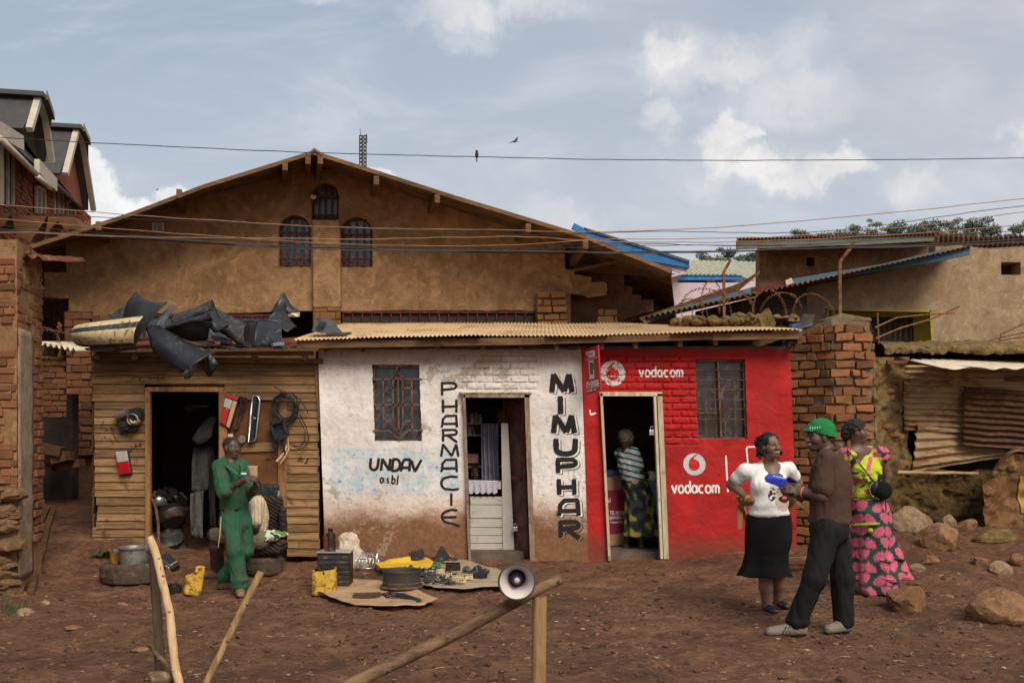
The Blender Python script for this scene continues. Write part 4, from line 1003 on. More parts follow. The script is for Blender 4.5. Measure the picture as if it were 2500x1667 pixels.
mb = MB(); mb.prism([P(1426, 560, d2-.05), P(1684, 640, d2-.05), P(1684, 640, d2+5), P(1426, 560, d2+5)], (0, 0, .05)); mb.build('roof', M['metal_grey'], bl)
mb = MB(); mb.prism([P(1506, 758, d2+.58), P(1548, 758, d2+.58), P(1548, 790, d2+.58), P(1506, 790, d2+.58)], (0, -.03, 0)); w = mb.build('window', M['glass'], bl); w['_w'] = bl['_w']
mb = MB()
for a, b in (((1506, 758), (1506, 790)), ((1522, 758), (1522, 790)), ((1536, 758), (1536, 790)), ((1506, 777), (1548, 777))): mb.beam(P(*a, d2+.53), P(*b, d2+.53), .05, .04, (0, 1, 0))
mb.build('frame', M['paint_white'], w)
tl = thing('tiled_house', 'house with weathered grey green tiles and blue eaves between the roofs', 'house', (X(1750, 30), 30, 0))
mb = MB(); e0, e1, r0, r1 = P(1650, 672, 28), P(1800, 672, 28), P(1690, 636, 33), P(1850, 640, 33)
def tile(a, b):
    q = e0.lerp(e1, a).lerp(r0.lerp(r1, a), b); q.z += .03*abs(math.sin(a*math.pi*14))-.05*((b*8) % 1); return q
mb.sheet(tile, 112, 48); mb.sheet(lambda a, b: e1.lerp(P(1860, 690, 31), a).lerp(r1, b), 6, 6); mb.build('roof', M['tile_roof'], tl, smooth=False)
mb = MB(); mb.prism([P(1648, 672, 27.9), P(1812, 672, 27.9), P(1812, 682, 27.9), P(1648, 684, 27.9)], (0, .1, 0)); mb.prism([P(1648, 676, 27.9), P(1812, 676, 27.9), P(1790, 690, 29), P(1660, 690, 29)], (0, 0, .03)); mb.build('fascia_board', M['blue_paint'], tl)
mb = MB(); mb.bb(P(1655, 686, 29), P(1840, 900, 33)); mb.build('wall', M['pink_wall'], tl)

D3 = 16.5
ph = thing('plaster_house', 'grey brown plastered house with a long faded blue roof edge and yellow rimmed window', 'house', (X(2200, D3), D3, 0))
mb = MB(); flatwall(mb, [(1970, 900), (1970, 700), (2180, 660), (2370, 612), (2600, 600), (3100, 596), (3100, 1150), (1970, 1150)], [[(2020, 757), (2274, 759), (2278, 842), (2020, 842)], [(2444, 640), (2492, 640), (2492, 671), (2444, 671)]], .4, D3); mb.build('wall', M['grey_render'], ph)
mb = MB()
for q in ([(2018, 753), (2274, 757), (2274, 762), (2018, 758)], [(2018, 756), (2024, 756), (2024, 842), (2018, 842)], [(2270, 758), (2277, 758), (2281, 842), (2274, 842)]): mb.prism([P(a, b, D3-.02) for a, b in q], (0, .04, 0))
mb.add([P(2228, 765, D3+.38), P(2272, 760, D3+.02), P(2276, 842, D3+.02), P(2232, 842, D3+.38)], [(0, 1, 2, 3)])
mb.add([P(2024, 762, D3+.02), P(2272, 762, D3+.02), P(2230, 775, D3+.38), P(2030, 775, D3+.38)], [(0, 1, 2, 3)])
w = mb.build('window', simple('yellow_window_rim', srgb(158, 138, 52), .8, var=.15), ph); w['_w'] = ph['_w']
mb = MB(); mb.bb(P(2010, 750, D3+.41), P(2290, 845, D3+.45)); mb.build('pane', M['dark'], w); mb = MB(); mb.bb(P(2440, 630, D3+.32), P(2496, 676, D3+.36)); mb.build('vent', M['dark'], ph)
mb = MB()
for k in range(9): mb.beam(P(2120+k*13, 770, D3+.36), P(2120+k*13, 840, D3+.36), .012, .012, (0, 1, 0))
mb.build('window_bar', M['steel_dark'], w)
mb = MB(); mb.prism([P(2368, 604, 15.6), P(2368, 622, 15.6), P(2280, 640, 15.6), P(1938, 697, 15.6), P(1935, 680, 15.6), P(2150, 645, 15.6), P(2290, 612, 15.6)], (0, .06, 0)); lab(mb.build('fascia_board', M['blue_board'], ph), 'long faded blue roof edge board')
mb = MB(); mb.prism([P(1932, 678, 15.58), P(1938, 690, 15.58), P(1920, 697, 15.58), P(1918, 684, 15.58)], (0, .05, 0)); lab(mb.build('fascia_board', M['sack'], ph), 'pale scrap of board at the joint')
mb = MB(); mb.prism([P(1919, 684, 15.62), P(1919, 696, 15.62), P(1834, 714, 15.62), P(1833, 702, 15.62)], (0, .05, 0)); lab(mb.build('fascia_board', M['red_iron'], ph), 'dark red length of roof edge')
mb = MB(); mb.prism([P(1833, 702, 15.6), P(1834, 716, 15.6), P(1580, 784, 15.0), P(1578, 774, 15.0)], (0, .05, 0)); lab(mb.build('fascia_board', M['blue_board'], ph), 'lower weathered roof edge')
mb = MB(); ra, rb = P(2375, 600, 15.55), P(1570, 776, 14.9)
def rp(a, b):
    q = ra.lerp(rb, a)+Vector((b*.3, b*4.0, b*.35)); q.z += .02*math.cos(a*400) if a > .5 else .01*math.cos(a*400); return q
mb.sheet(rp, 500, 2); mb.build('roof', M['roof_rust'], ph, smooth=True, solid=.006)
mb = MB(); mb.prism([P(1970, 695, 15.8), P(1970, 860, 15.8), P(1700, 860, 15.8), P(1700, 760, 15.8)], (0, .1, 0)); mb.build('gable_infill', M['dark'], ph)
mb = MB(); mb.prism([P(1560, 776, 14.9), P(1810, 690, 16.6), P(1855, 660, 17.5), P(1855, 668, 17.5), P(1800, 712, 16.6), P(1575, 790, 14.9)], (0, .06, 0)); lab(mb.build('roof_timber', M['timber'], ph), 'grey beam along the lower roof slope')
D4 = 19
uh = thing('upper_house', 'brown house with a flat grey eaves board standing above the lower roofs', 'house', (X(2050, D4), D4, 0))
mb = MB(); flatwall(mb, [(1854, 720), (1854, 605), (2300, 585), (2300, 720)], [[(1969, 628), (1989, 628), (1989, 650), (1969, 650)]], .3, D4); mb.build('wall', M['mud'], uh)
mb = MB(); mb.bb(P(1960, 620, D4+.28), P(1996, 656, D4+.34)); mb.build('vent_block', M['dark'], uh)
mb = MB(); mb.prism([P(1799, 586, 18.2), P(1990, 582, 18.2), P(2284, 572, 18.2), P(2284, 588, 18.2), P(2100, 598, 18.2), P(1799, 608, 18.2)], (0, .07, 0)); mb.build('fascia_board', M['grey_board'], uh)
mb = MB()
def rp2(a, b):
    q = P(1797, 584, 18.15).lerp(P(2288, 570, 18.15), a).lerp(P(1856, 590, 22).lerp(P(2330, 585, 22), a), b); q.z += .02*math.cos(a*340); return q
mb.sheet(rp2, 420, 2); mb.build('roof', M['roof_rust'], uh, smooth=True, solid=.006)
mb = MB(); mb.prism([P(2284, 585, 18), P(3100, 590, 18), P(3100, 640, 18), P(2284, 630, 18)], (0, .3, 0)); lab(mb.build('wall', M['grey_render'], uh), 'grey wall under the rusty sheet edge')
mb = MB()
def rp3(a, b):
    q = P(2284, 573, 17.7).lerp(P(3100, 578, 17.7), a)+Vector((0, b*.05, -b*.2)); q.z += .03*math.cos(a*420)*(1-b)+.05*noise.noise(Vector((a*9, b, 0))); q.y += .03*math.cos(a*420); return q
mb.sheet(rp3, 600, 4); lab(mb.build('roof', M['sheet_rust'], uh, smooth=True, solid=.006), 'ragged rusty sheet edge')

# ---------------------------------------------------------------- brick gate pillar with curved wall, mud wall, sheet shack
D5 = 11.85
pil = thing('brick_pillar', 'weathered brick pillar with a curved wing against the red shop end', 'pillar', (X(2085, D5), D5, 0))
x0, x1, x2 = X(1940, 12.15), X(2038, D5), X(2139, D5)
pts = [Vector((x0, 12.22, 0)), Vector((X(1975, 12.10), 12.12, 0)), Vector((X(2008, 12.0), 11.98, 0)), Vector((x1, D5, 0)), Vector((x2, D5, 0)), Vector((x2+.03, D5+.45, 0))]
seg = [(b-a).length for a, b in zip(pts, pts[1:])]; TL = sum(seg)
def pf(u, z, o):
    k = 0
    while k < len(seg)-1 and u > seg[k]: u -= seg[k]; k += 1
    a, b = pts[k], pts[k+1]; D = (b-a).normalized(); nrm = Vector((D.y, -D.x, 0))
    return a+D*u+nrm*o+Vector((.035*(H-z), 0, z))
def topz(u):
    q = pf(u, 0, 0); px = 1250+q.x/q.y*F
    return Z(800-26*sst(px, 1975, 2060)+5*noise.noise(Vector((u*4, 0, 0))), D5)
mb = MB(); brickrun(mb, pf, TL, .10, Z(770, D5), .235, .106, .026, .021, skip=lambda u, z: z+.1 > topz(u) or noise.noise(Vector((u*4.3, z*4.3, 2))) > .6, jit=.014)
mb.build('brickwork', M['brick_old'], pil, bevel=.016)
mb = MB(); us = np.linspace(0, TL, 60)
for u in us:
    for k in range(31):
        z = -.1+(topz(u)+.1)*k/30; q = pf(u, z, -.022+.012*noise.noise(Vector((u*9, z*9, 1)))); mb.v.append(q)
mb.f = [[i*31+k, (i+1)*31+k, (i+1)*31+k+1, i*31+k+1] for i in range(59) for k in range(30)]; mb.m = [0]*len(mb.f)
mb.build('mortar', M['concrete'], pil, smooth=True)
mb = MB(); cz = Z(772, D5)
cz -= .015; c = [pf(TL-.86, cz, -.02), pf(TL-.45, cz-.01, -.01), pf(TL-.03, cz, -.02), Vector((x1-.1, D5+.5, cz))]; ap = P(2051, 766, D5+.2); ap.z += .02
mb.add(c+[ap]+[q-Vector((0, 0, .03)) for q in c], [(0, 1, 4), (1, 2, 4), (2, 3, 4), (3, 0, 4), (0, 1, 6, 5), (1, 2, 7, 6)]); mb.jitter(.03, 7); mb.build('capping', M['mossy'], pil)
mw = thing('mud_wall', 'ragged mud wall stub between the brick pillar and the metal sheets', 'wall', (X(2180, 12.3), 12.3, .3))
mb = MB()
def mwf(a, b):
    px = 2128+90*a; py = 1190-(1190-872)*b; q = P(px+.02*(py-1000), py, 12.25+.35*a); w = Vector((q.x*3, q.z*3, 0))
    q.y -= .10*noise.noise(w)+.07*noise.noise(w*2.6)+.03*noise.noise(w*7); q.x += .05*noise.noise(w*1.5+Vector((4, 0, 0)))*a; return q
mb.sheet(mwf, 24, 80); mb.build('wall', M['mossy'], mw, smooth=True)
mb = MB()
for k in range(13):
    a, b = random.random()*.8, random.random(); q = mwf(a, b); s = random.uniform(.04, .07); r_ = rock(q, (s*1.7, s*.35, s*.7), 300+k, 0, .3, 2); bb_ = len(mb.v); mb.v += r_.v; mb.f += [[bb_+i for i in f] for f in r_.f]; mb.m += r_.m
mb.build('embedded_brick', M['brick_old'], mw, smooth=True, angle=40)
sk = thing('metal_shack', 'shack of stained corrugated sheets under a rough stone ledge', 'shack', (X(2350, 12.7), 12.7, .4))
def csheet(name, quad, d0, d1, pitch_px, mat, label=None, amp=.024, wav=2.0):
    (a, b, c, d_) = quad; mb = MB(); hpx = ((d_[1]-a[1])+(c[1]-b[1]))/2
    def f(u, v):
        px = (a[0]*(1-u)+b[0]*u)*(1-v)+(d_[0]*(1-u)+c[0]*u)*v; py = (a[1]*(1-u)+b[1]*u)*(1-v)+(d_[1]*(1-u)+c[1]*u)*v
        e = wav*noise.noise(Vector((px*.02, py*.02, d0))); q = P(px+2.5*noise.noise(Vector((py*.08, d0, 3)))*(1 if u in (0, 1) else 0), py+e, d0+(d1-d0)*u)
        q.y += amp*math.cos(2*math.pi*v*hpx/pitch_px)+.02*noise.noise(Vector((px*.01, py*.012, d0*2))); return q
    mb.sheet(f, 40, int(hpx/pitch_px*8)); o = mb.build(name, mat, sk, smooth=True, solid=.004)
    if label: o['label'] = label
csheet('wall_sheet', ((2206, 888), (2900, 896), (2900, 1080), (2206, 1050)), 12.55, 12.8, 15, M['sheet'], 'tall stained sheet with rust runs')
csheet('wall_sheet', ((2353, 945), (2620, 960), (2620, 1104), (2350, 1086)), 12.50, 12.68, 15, M['sheet_rust'], 'dark rusty patch sheet')
csheet('wall_sheet', ((2240, 1036), (2420, 1046), (2515, 1105), (2226, 1152)), 12.50, 12.76, 17, M['sheet'], 'pale lower sheet')
csheet('wall_sheet', ((2196, 1148), (2390, 1152), (2390, 1158), (2188, 1156)), 12.2, 12.3, 40, M['sheet'], 'bent bottom flange')
mb = MB()
for k, (a, b, c, d_) in enumerate((((2206, 878), (2420, 880), (2860, 896), (2300, 900)), ((2290, 892), (2560, 884), (2860, 900), (2400, 902)))):
    q = [P(*a, 12.2), P(*b, 13.1), P(*c, 12.9), P(*d_, 11.75)]; mb.sheet(lambda u, v: q[0].lerp(q[1], u).lerp(q[3].lerp(q[2], u), v)+Vector((0, 0, .012*math.cos(u*60)+.01*k)), 60, 4)
mb.build('roof', M['sheet_pale'], sk, smooth=True, solid=.004)
mb = MB(); mb.beam(P(2165, 884, 12.3), P(2300, 888, 12.3), .06, .05); mb.build('roof_timber', M['plank_dark'], sk); mb = MB(); mb.beam(P(2455, 925, 12.6), P(2520, 925, 12.6), .05, .05); mb.build('roof_timber', M['plank_dark'], sk)
mb = MB()
def ledge(u, v):
    px = 2134+800*u; a = v*math.pi*1.2-.3
    q = P(px, 862, 12.9); q.y -= .42*math.cos(a)*.9; q.z += .14*math.sin(a); w = q*3.4
    q += Vector((0, 1, .8))*(.06*noise.noise(w)+.04*noise.noise(w*2.7)+.025*noise.noise(w*7)); return q
mb.sheet(ledge, 280, 20); lab(mb.build('ledge', M['mossy'], sk, smooth=True), 'rough mossy stone ledge')
mb = MB(); mb.bb(P(2200, 860, 13.2), P(2930, 1300, 15.4)); mb.build('inner_wall_or_shade', M['dark'], sk)
bank = thing('earth_bank', 'dark mossy earth footing below the metal sheets', 'bank', (X(2300, 12.4), 12.4, .35))
mb = MB()
def bkf(a, b):
    px = 2100+330*a; py = 1318-(1318-1146)*b; q = P(px, py, 12.0+.35*b+.1*a); w = q*2.6
    q.y -= .17*noise.noise(w*.8)+.09*noise.noise(w*2.4)+.05*noise.noise(w*6)+.02*noise.noise(w*15); q.z += .05*noise.noise(w*2)*b; return q
mb.sheet(bkf, 120, 60); mb.build('bank_face', mudmat('mossy_earth', srgb(46, 36, 24), srgb(82, 62, 40), srgb(112, 92, 50), 2.2, 1), bank, smooth=True)
cb = thing('concrete_block_wall', 'broken concrete and stone corner with a patch of yellow paint', 'wall', (X(2450, 11.6), 11.6, .4))
mb = MB()
def cbf(a, b):
    px = 2396+520*a; top_ = 1190-80*sst(a, 0, .17)-8*noise.noise(Vector((a*5, 1, 0))); py = 1312-(1312-top_)*b; q = P(px+8*(1-b)*(1-a), py, 11.75-.2*a); w = q*3
    q.y -= .08*noise.noise(w)+.05*noise.noise(w*3)+.02*noise.noise(w*8); return q
mb.sheet(cbf, 110, 40); mb.sheet(lambda a, b: cbf(a, 1)+Vector((.25*b, b*.5, .06*math.sin(b*3)+.05*noise.noise(Vector((a*8, b*6, 4))))), 110, 14)
mb.build('wall', mudmat('orange_brown_concrete', srgb(84, 58, 38), srgb(118, 84, 54), srgb(152, 116, 80), 2, 1), cb, smooth=True)
mb = MB(); mb.sheet(lambda a, b: cbf(.172+.2*a, .30+.44*b)+Vector((0, -.02, 0)), 20, 12); mb.build('painted_patch', simple('ochre_yellow_paint', srgb(166, 142, 62), .85, vs=5, var=.15, dirt=srgb(130, 90, 56), dirt_t=(.5, .7)), cb, smooth=True)
mb = MB()
for k in range(16):
    a = random.random()*.4; q = cbf(a, random.choice((1, .95, .9, .85, .97))); s = random.uniform(.03, .07); r_ = rock(q, (s*1.3, s*.7, s*.8), 400+k, 0, .3, 2); bb_ = len(mb.v); mb.v += r_.v; mb.f += [[bb_+i for i in f] for f in r_.f]; mb.m += r_.m
mb.build('embedded_stone', M['mossy'], cb, smooth=True, angle=40)

# rusty posts, razor wire and rubble on top of the wall behind the red shop
wt = thing('rubble_wall', 'rubble topped brick wall behind the red shop roof', 'wall', (X(1800, 13.6), 13.6, 0))
mb = MB(); f1, L1 = planefn((X(1640, 13.6), 13.6), (X(1960, 13.6), 13.6)); mb.bb((X(1640, 13.6), 13.6, 0), (X(1960, 13.6), 13.9, Z(785, 13.6))); mb.build('wall', M['mud_dark'], wt)
mb = MB()
for k in range(70):
    px = random.uniform(1640, 1955); py = 785+6*noise.noise(Vector((px*.02, 0, 0)))-random.uniform(0, 14)*sst(px, 1650, 1720); s = random.uniform(.035, .09); r_ = rock(P(px, py, 13.5+random.uniform(-.1, .2)), (s*1.3, s, s*.75), 500+k, random.random(), .5, 2); bb_ = len(mb.v); mb.v += r_.v; mb.f += [[bb_+i for i in f] for f in r_.f]; mb.m += r_.m
mb.build('loose_stone', M['mossy'], wt, smooth=True, angle=40)
for (pl, d, lb) in (([(1768, 775), (1767, 664), (1784, 634)], 13.5, 'rusty angled fence post on the rubble wall'), ([(2051, 772), (2050, 640), (2086, 592)], D5+.2, 'rusty bent fence post on top of the brick pillar')):
    mb = MB()
    for a, b in zip(pl, pl[1:]): mb.beam(P(*a, d), P(*b, d), .035, .035, (0, 1, 0))
    tag(mb.build('fence_post', M['rust_iron'], loc=P(*pl[0], d)), lb, 'post')
coil('razor_wire', 'wide rusty coils of razor wire strung between the two fence posts', [(1725, 760, 72, 55, 13.5, .3, 0, 330), (1760, 755, 60, 48, 13.4, -.3, 10, 350), (1690, 770, 45, 40, 13.5, .2, 0, 360), (1800, 762, 55, 52, 13.5, .3, -20, 190),
      (1880, 770, 60, 64, 13.4, .4, -10, 185), (1905, 765, 36, 50, 13.4, -.3, 0, 200), (1990, 776, 80, 58, 12.8, .5, 0, 185), (1740, 745, 38, 60, 13.6, .3, 0, 300)])
mb = MB()
for (pl) in ([(2136, 800), (2190, 775), (2260, 768), (2330, 764)], [(2138, 826), (2200, 800), (2270, 780), (2342, 748)], [(2142, 764), (2145, 840)], [(2390, 838), (2450, 822), (2560, 800)], [(2395, 842), (2470, 826), (2560, 815)], [(2430, 860), (2445, 815), (2500, 790)]):
    m2 = MB(); m2.tube([P(a, b, 12.2+.004*(a-2136)) for a, b in pl], .011, 6); m2_o = m2.build('steel_bar', M['rust_iron'], loc=P(*pl[0], 12.2)); tag(m2_o, 'thin rusted reinforcing bar sticking out beside the brick pillar' if pl[0][0] < 2200 else 'thin rusted reinforcing bar lying over the stone ledge', 'steel bar', 'reinforcing bars by the pillar' if pl[0][0] < 2200 else 'reinforcing bars over the ledge')
for k, (px, py) in enumerate(((1860, 790), (1975, 770))):
    mb = MB(); q0 = P(1800+k*10, 780, 13.3)
for k, (pl, lb) in enumerate((([(1858, 800), (1850, 775), (1875, 752), (1893, 790), (1880, 812)], 'dark torn rag hanging over the rubble wall'), ([(1925, 812), (1985, 795), (1988, 770), (1965, 762), (1950, 790)], 'black curved plastic scrap leaning by the razor wire'))):
    mb = MB(); mb.prism([P(a, b, 13.2) for a, b in rough(pl, 8, 2, k)], (0, .12, 0)); mb.jitter(.04, 6, k); tag(mb.build('rag' if k == 0 else 'plastic_scrap', M['mossy'] if k == 0 else M['black_dusty'], loc=P(*pl[0], 13.2)), lb, 'rag' if k == 0 else 'scrap')
mb = MB(); mb.prism([P(a, b, 12.6) for a, b in ((1935, 793), (1955, 790), (1955, 798), (1932, 799))], (0, .1, .02)); tag(mb.jitter(.02, 9).build('plastic_bag', simple('blue_plastic_bag', srgb(40, 70, 140), .5), loc=P(1945, 795, 12.6)), 'crumpled blue plastic bag beside the brick pillar top', 'bag')
# ---------------------------------------------------------------- plank workshop on the left
DS = 12.1
def C4(x, y, d=DS): return P(200+x/2.8, 840+y/2.8, d)
ws = thing('plank_workshop', 'open fronted repair shed of overlapping weathered planks with a rusty sheet roof', 'shed', (X(480, DS), DS, 0))
mb = MB()
def board(x0, x1, y0, y1, d=DS, tilt=.022, mi=0):
    dy = random.uniform(-3, 3); a, b, c, e = C4(x0, y0+dy, d), C4(x1, y0-dy, d), C4(x1+random.uniform(-4, 2), y1-dy*.6, d-tilt), C4(x0+random.uniform(-3, 3), y1+dy*.6, d-tilt)
    n = 8; off = Vector((0, .017, 0)); sd = random.random()*40; top, bot = [], []
    for i in range(n+1):
        w = .006*noise.noise(Vector((i*.6+sd, 0, 0))); top.append(a.lerp(b, i/n)+Vector((0, 0, 0))); bot.append(e.lerp(c, i/n)+Vector((0, -.004*noise.noise(Vector((i*.5, sd, 0))), w)))
    mb.prism(top+bot[::-1], off)
y = 268
for k in range(21):
    h = random.uniform(48, 62) if k < 18 else 56; y1 = min(y+h, 1405) if k < 20 else 1405
    if y >= 1395: break
    xl = (76 if y < 1000 else 84)+random.uniform(-6, 8)+max(0, (y-300))*.022
    if y > 1225: xl = 75+random.uniform(-2, 6)
    board(xl, 428+(y-270)*.013, y-5, y1+6); y = y1
for (x0, x1, y0, y1) in ((60, 1588, 116, 182), (70, 1592, 176, 214), (68, 1596, 206, 272)): board(x0, x1, y0, y1, DS-.004)
board(975, 1608, 266, 328, DS-.002)
y = 326
while y < 1440:
    h = random.uniform(50, 60); board((1300 if y < 375 else 1400)+random.uniform(-3, 3), 1612+random.uniform(-8, 8)+(y-330)*.012, y-5, min(y+h, 1446)+6); y += h
bw = mb.build('wall', M['plank'], ws, bevel=.003)
mb = MB()
for k in range(22):
    z = .12+k*.11; x = X(226, DS)+.012*random.uniform(-1, 1)
    mb.prism([(x, DS+.02, z), (x, DS+2.2, z), (x, DS+2.2, z+.125), (x, DS+.02, z+.125)], (.015, 0, 0)); mb.v[-8:] = [q+Vector((-.02 if q.z < z+.05 else 0, 0, 0)) for q in mb.v[-8:]]
lab(mb.build('wall', M['plank_dark'], ws), 'plank side wall along the alley')
mb = MB(); xl, xr = X(226, DS)+.03, X(783, DS)-.02
mb.bb((xl, 14.35, -.2), (xr, 14.4, 2.6)); mb.bb((xr-.05, DS+.05, -.2), (xr-.002, 14.35, 2.55)); mb.bb((xl+.001, DS+.3, -.2), (xl+.03, 14.35, 2.55)); mb.build('inner_wall_or_shade', M['dark'], ws)
mb = MB()
for a, b, w in ((C4(458, 298), C4(460, 1420), .062), (C4(972, 320), C4(972, 960), .10)): mb.beam(a+Vector((0, -.02, 0)), b+Vector((0, -.02, 0)), w, .06, (0, 1, 0))
mb.beam(C4(446, 308, DS-.024), C4(978, 310, DS-.024), .06, .055); mb.beam(C4(445, 250, DS+.10), C4(980, 285, DS+.10), .06, .08)
mb.build('door_frame', M['stud'], ws)
mb = MB(); mb.bb(C4(995, 376, DS+.02), C4(1345, 1445, DS+.04)); lab(mb.build('panel', M['ply'], ws), 'brown plywood panel beside the doorway')
mb = MB()
mb.prism([C4(978, 324, DS-.01), C4(1302, 322, DS-.01), C4(1300, 382, DS-.01), C4(1050, 380, DS-.01)], (0, .022, 0)); mb.build('batten', M['plank'], ws); mb = MB(); mb.prism([C4(1085, 680, DS-.01), C4(1316, 668, DS-.01), C4(1320, 730, DS-.01), C4(1085, 738, DS-.01)], (0, .02, 0))
mb.build('batten', M['plank'], ws)
mb = MB(); mb.prism([C4(1340, 380, DS-.012), C4(1402, 380, DS-.012), C4(1402, 1120, DS-.012), C4(1342, 1110, DS-.012)], (0, .025, 0)); mb.prism([C4(1588, 135, DS-.04), C4(1636, 140, DS-.04), C4(1652, 545, DS-.04), C4(1616, 540, DS-.04)], (0, .03, 0))
mb.build('upright', M['stud'], ws)
mb = MB(); mb.beam(C4(100, 70, 11.9), C4(1580, 62, 11.9), .07, .05); mb.beam(C4(70, 98, 12.0), C4(1650, 116, 12.0), .06, .06)
for x in (100, 360, 700, 1180, 1525): mb.tube([C4(x, 88, 11.85), C4(x, 88, 12.0), C4(x, 70, 14.2)], .042, 8)
mb.build('rafter', M['timber'], ws)
mb = MB()
def sr(a, b):
    px = 205+590*a; q = P(px, 852-6*a+4*noise.noise(Vector((a*6, 0, 0))), 11.72); q += Vector((0, b*2.7, b*.36)); q.z += .010*math.cos(2*math.pi*q.x/.07)+.02*noise.noise(Vector((a*8, b*3, 2))); return q
mb.sheet(sr, 330, 6); mb.build('roof', M['roof_rust'], ws, smooth=True, solid=.004)
# sooty scribbles and burn marks stay a part of the boards
mb = MB()
def onboard(u, z, lift): return Vector((u, DS-.027-lift, z))
rs = random.Random(5)
for (x, y, n) in ((130, 575, 7), (150, 632, 8), (350, 690, 5), (360, 250, 9), (1470, 800, 4)):
    for k in range(n):
        q = C4(x+k*24, y, DS); a = (q.x+rs.uniform(-.02, .02), q.z+rs.uniform(-.03, .03)); pts = [a]
        for j in range(2): pts.append((pts[-1][0]+rs.uniform(-.03, .04), pts[-1][1]+rs.uniform(-.05, .05)))
        stroke(mb, pts, .007 if y < 660 else .014, .002, place=onboard)
mb.build('scribble', simple('charcoal_scribble', srgb(70, 50, 34), .9), ws)

# ---- things fixed to the planks
DH = DS-.08
def hang(name, label, cat, at): return thing(name, label, cat, at)
bf = hang('blower_fan', 'pair of black blower motors with pale fan drums nailed to the planks', 'fan', C4(340, 520, DH))
rx = Matrix.Rotation(R(90), 3, 'X')
mb = MB(); mb.lathe([(.001, .10), (.075, .10), (.085, .03), (.085, -.02), (.001, -.02)], C4(380, 480, DH), 20, rx); mb.lathe([(.001, .06), (.07, .06), (.075, -.03), (.001, -.04)], C4(345, 555, DH), 18, rx); mb.lathe([(.001, .05), (.06, .04), (.06, -.03), (.001, -.04)], C4(290, 560, DH), 16, rx); mb.build('housing', M['black_plastic'], bf, smooth=True, angle=40)
mb = MB(); c = C4(355, 515, DH-.07); mb.lathe([(.062, .06), (.068, .0), (.066, -.05), (.058, -.055), (.05, -.045), (.045, .02), (.02, .03), (.014, -.01), (.001, -.012)], c, 28, rx)
for k in range(24):
    a = 2*math.pi*k/24; mb.beam(c+Vector((.066*math.cos(a), -.045, .066*math.sin(a))), c+Vector((.068*math.cos(a), .05, .068*math.sin(a))), .006, .004)
lab(mb.build('fan_drum', M['white_plastic'], bf, smooth=True, angle=40), 'cream fan drum facing out')
mb = MB(); r2 = Matrix.Rotation(R(70), 3, 'Y'); c = C4(272, 482, DH-.03)
mb.lathe([(.001, -.07), (.052, -.07), (.056, -.06), (.052, .06), (.056, .07), (.001, .07)], c, 24, r2); mb.build('fan_drum', M['alu'], bf, smooth=True, angle=40)
def lamp(name, label, quad, split, mats, d=DH, depth=.06):
    o = hang(name, label, 'tail lamp', sum((Vector(C4(*q, d)) for q in quad), Vector())/4)
    a, b, c, e = [C4(*q, d) for q in quad]
    mb = MB(); mb.prism([a+(a-c)*.03, b+(b-e)*.03, c+(c-a)*.03, e+(e-b)*.03], (0, depth, 0)); mb.build('housing', M['black_dusty'], o, bevel=.008)
    for (u0, u1, v0, v1, mt, nm) in split:
        f = lambda u, v: a.lerp(b, u).lerp(e.lerp(c, u), v)
        mb = MB(); mb.prism([f(u0, v0)-Vector((0, .012, 0)), f(u1, v0)-Vector((0, .012, 0)), f(u1, v1)-Vector((0, .012, 0)), f(u0, v1)-Vector((0, .012, 0))], (0, .03, 0)); mb.build(nm, mats[mt], o, bevel=.008)
    return o
MT = [M['clear_lens'], M['red_lens'], M['tan_lens']]
lamp('tail_lamp', 'car tail lamp, clear over red, nailed low on the left planks', [(230, 735), (308, 728), (334, 880), (258, 893)], ((0, 1, 0, .47, 0, 'clear_lens'), (0, 1, .49, 1, 1, 'red_lens')), MT)
lamp('tail_lamp', 'long slanted car tail lamp, white, red and tan, beside the shed doorway', [(985, 335), (1072, 362), (1008, 575), (944, 535)], ((0, 1, 0, .14, 1, 'red_lens'), (0, .62, .16, .46, 0, 'clear_lens'), (0, .55, .48, 1, 1, 'red_lens'), (.65, 1, .16, 1, 2, 'tan_lens')), MT)
mb = MB()
pl = [(1085, 362), (1128, 372), (1120, 420), (1095, 470), (1078, 520), (1060, 575), (1040, 570), (1055, 520), (1070, 480), (1090, 430), (1085, 362)]
for a, b in zip(pl, pl[1:]): mb.beam(C4(*a, DH+.04), C4(*b, DH+.04), .022, .012, (0, 1, 0))
for c in ((1106, 390), (1100, 430), (1080, 485), (1064, 530), (1050, 568)): mb.lathe([(.014, -.008), (.024, -.008), (.024, .008), (.014, .008)], C4(*c, DH+.04), 12, rx)
tag(mb.build('engine_gasket', M['steel_dark'], loc=C4(1080, 470, DH)), 'crooked grey engine gasket plate hanging beside the long tail lamp', 'car part')
gr = hang('car_grille', 'tall narrow black car grille with a chrome rim hung on the plywood', 'car grille', C4(1178, 510, DH))
pl = [(1168, 342), (1208, 362), (1216, 392), (1190, 640), (1178, 660), (1136, 670)]
mb = MB(); mb.tube([C4(*q, DH) for q in pl+[pl[0]]], .012, 6); mb.lathe([(.012, -.01), (.022, -.01), (.022, .01), (.012, .01)], C4(1180, 508, DH-.02), 3, rx); mb.build('rim', M['chrome'], gr, smooth=True)
mb = MB(); mb.prism([C4(*q, DH+.01) for q in pl], (0, .02, 0))
for k in range(12): mb.beam(C4(1172-k*1.5+8, 375+k*24, DH), C4(1200-k*1.8, 380+k*24, DH), .012, .02)
mb.beam(C4(1188, 360, DH-.01), C4(1160, 655, DH-.01), .02, .02, (0, 1, 0)); mb.build('mesh', M['black_plastic'], gr)
cc = hang('cable_coil', 'hanging coil of black cable tied with loose loops on the planks', 'cable coil', C4(1390, 430, DH))
rs = random.Random(9)
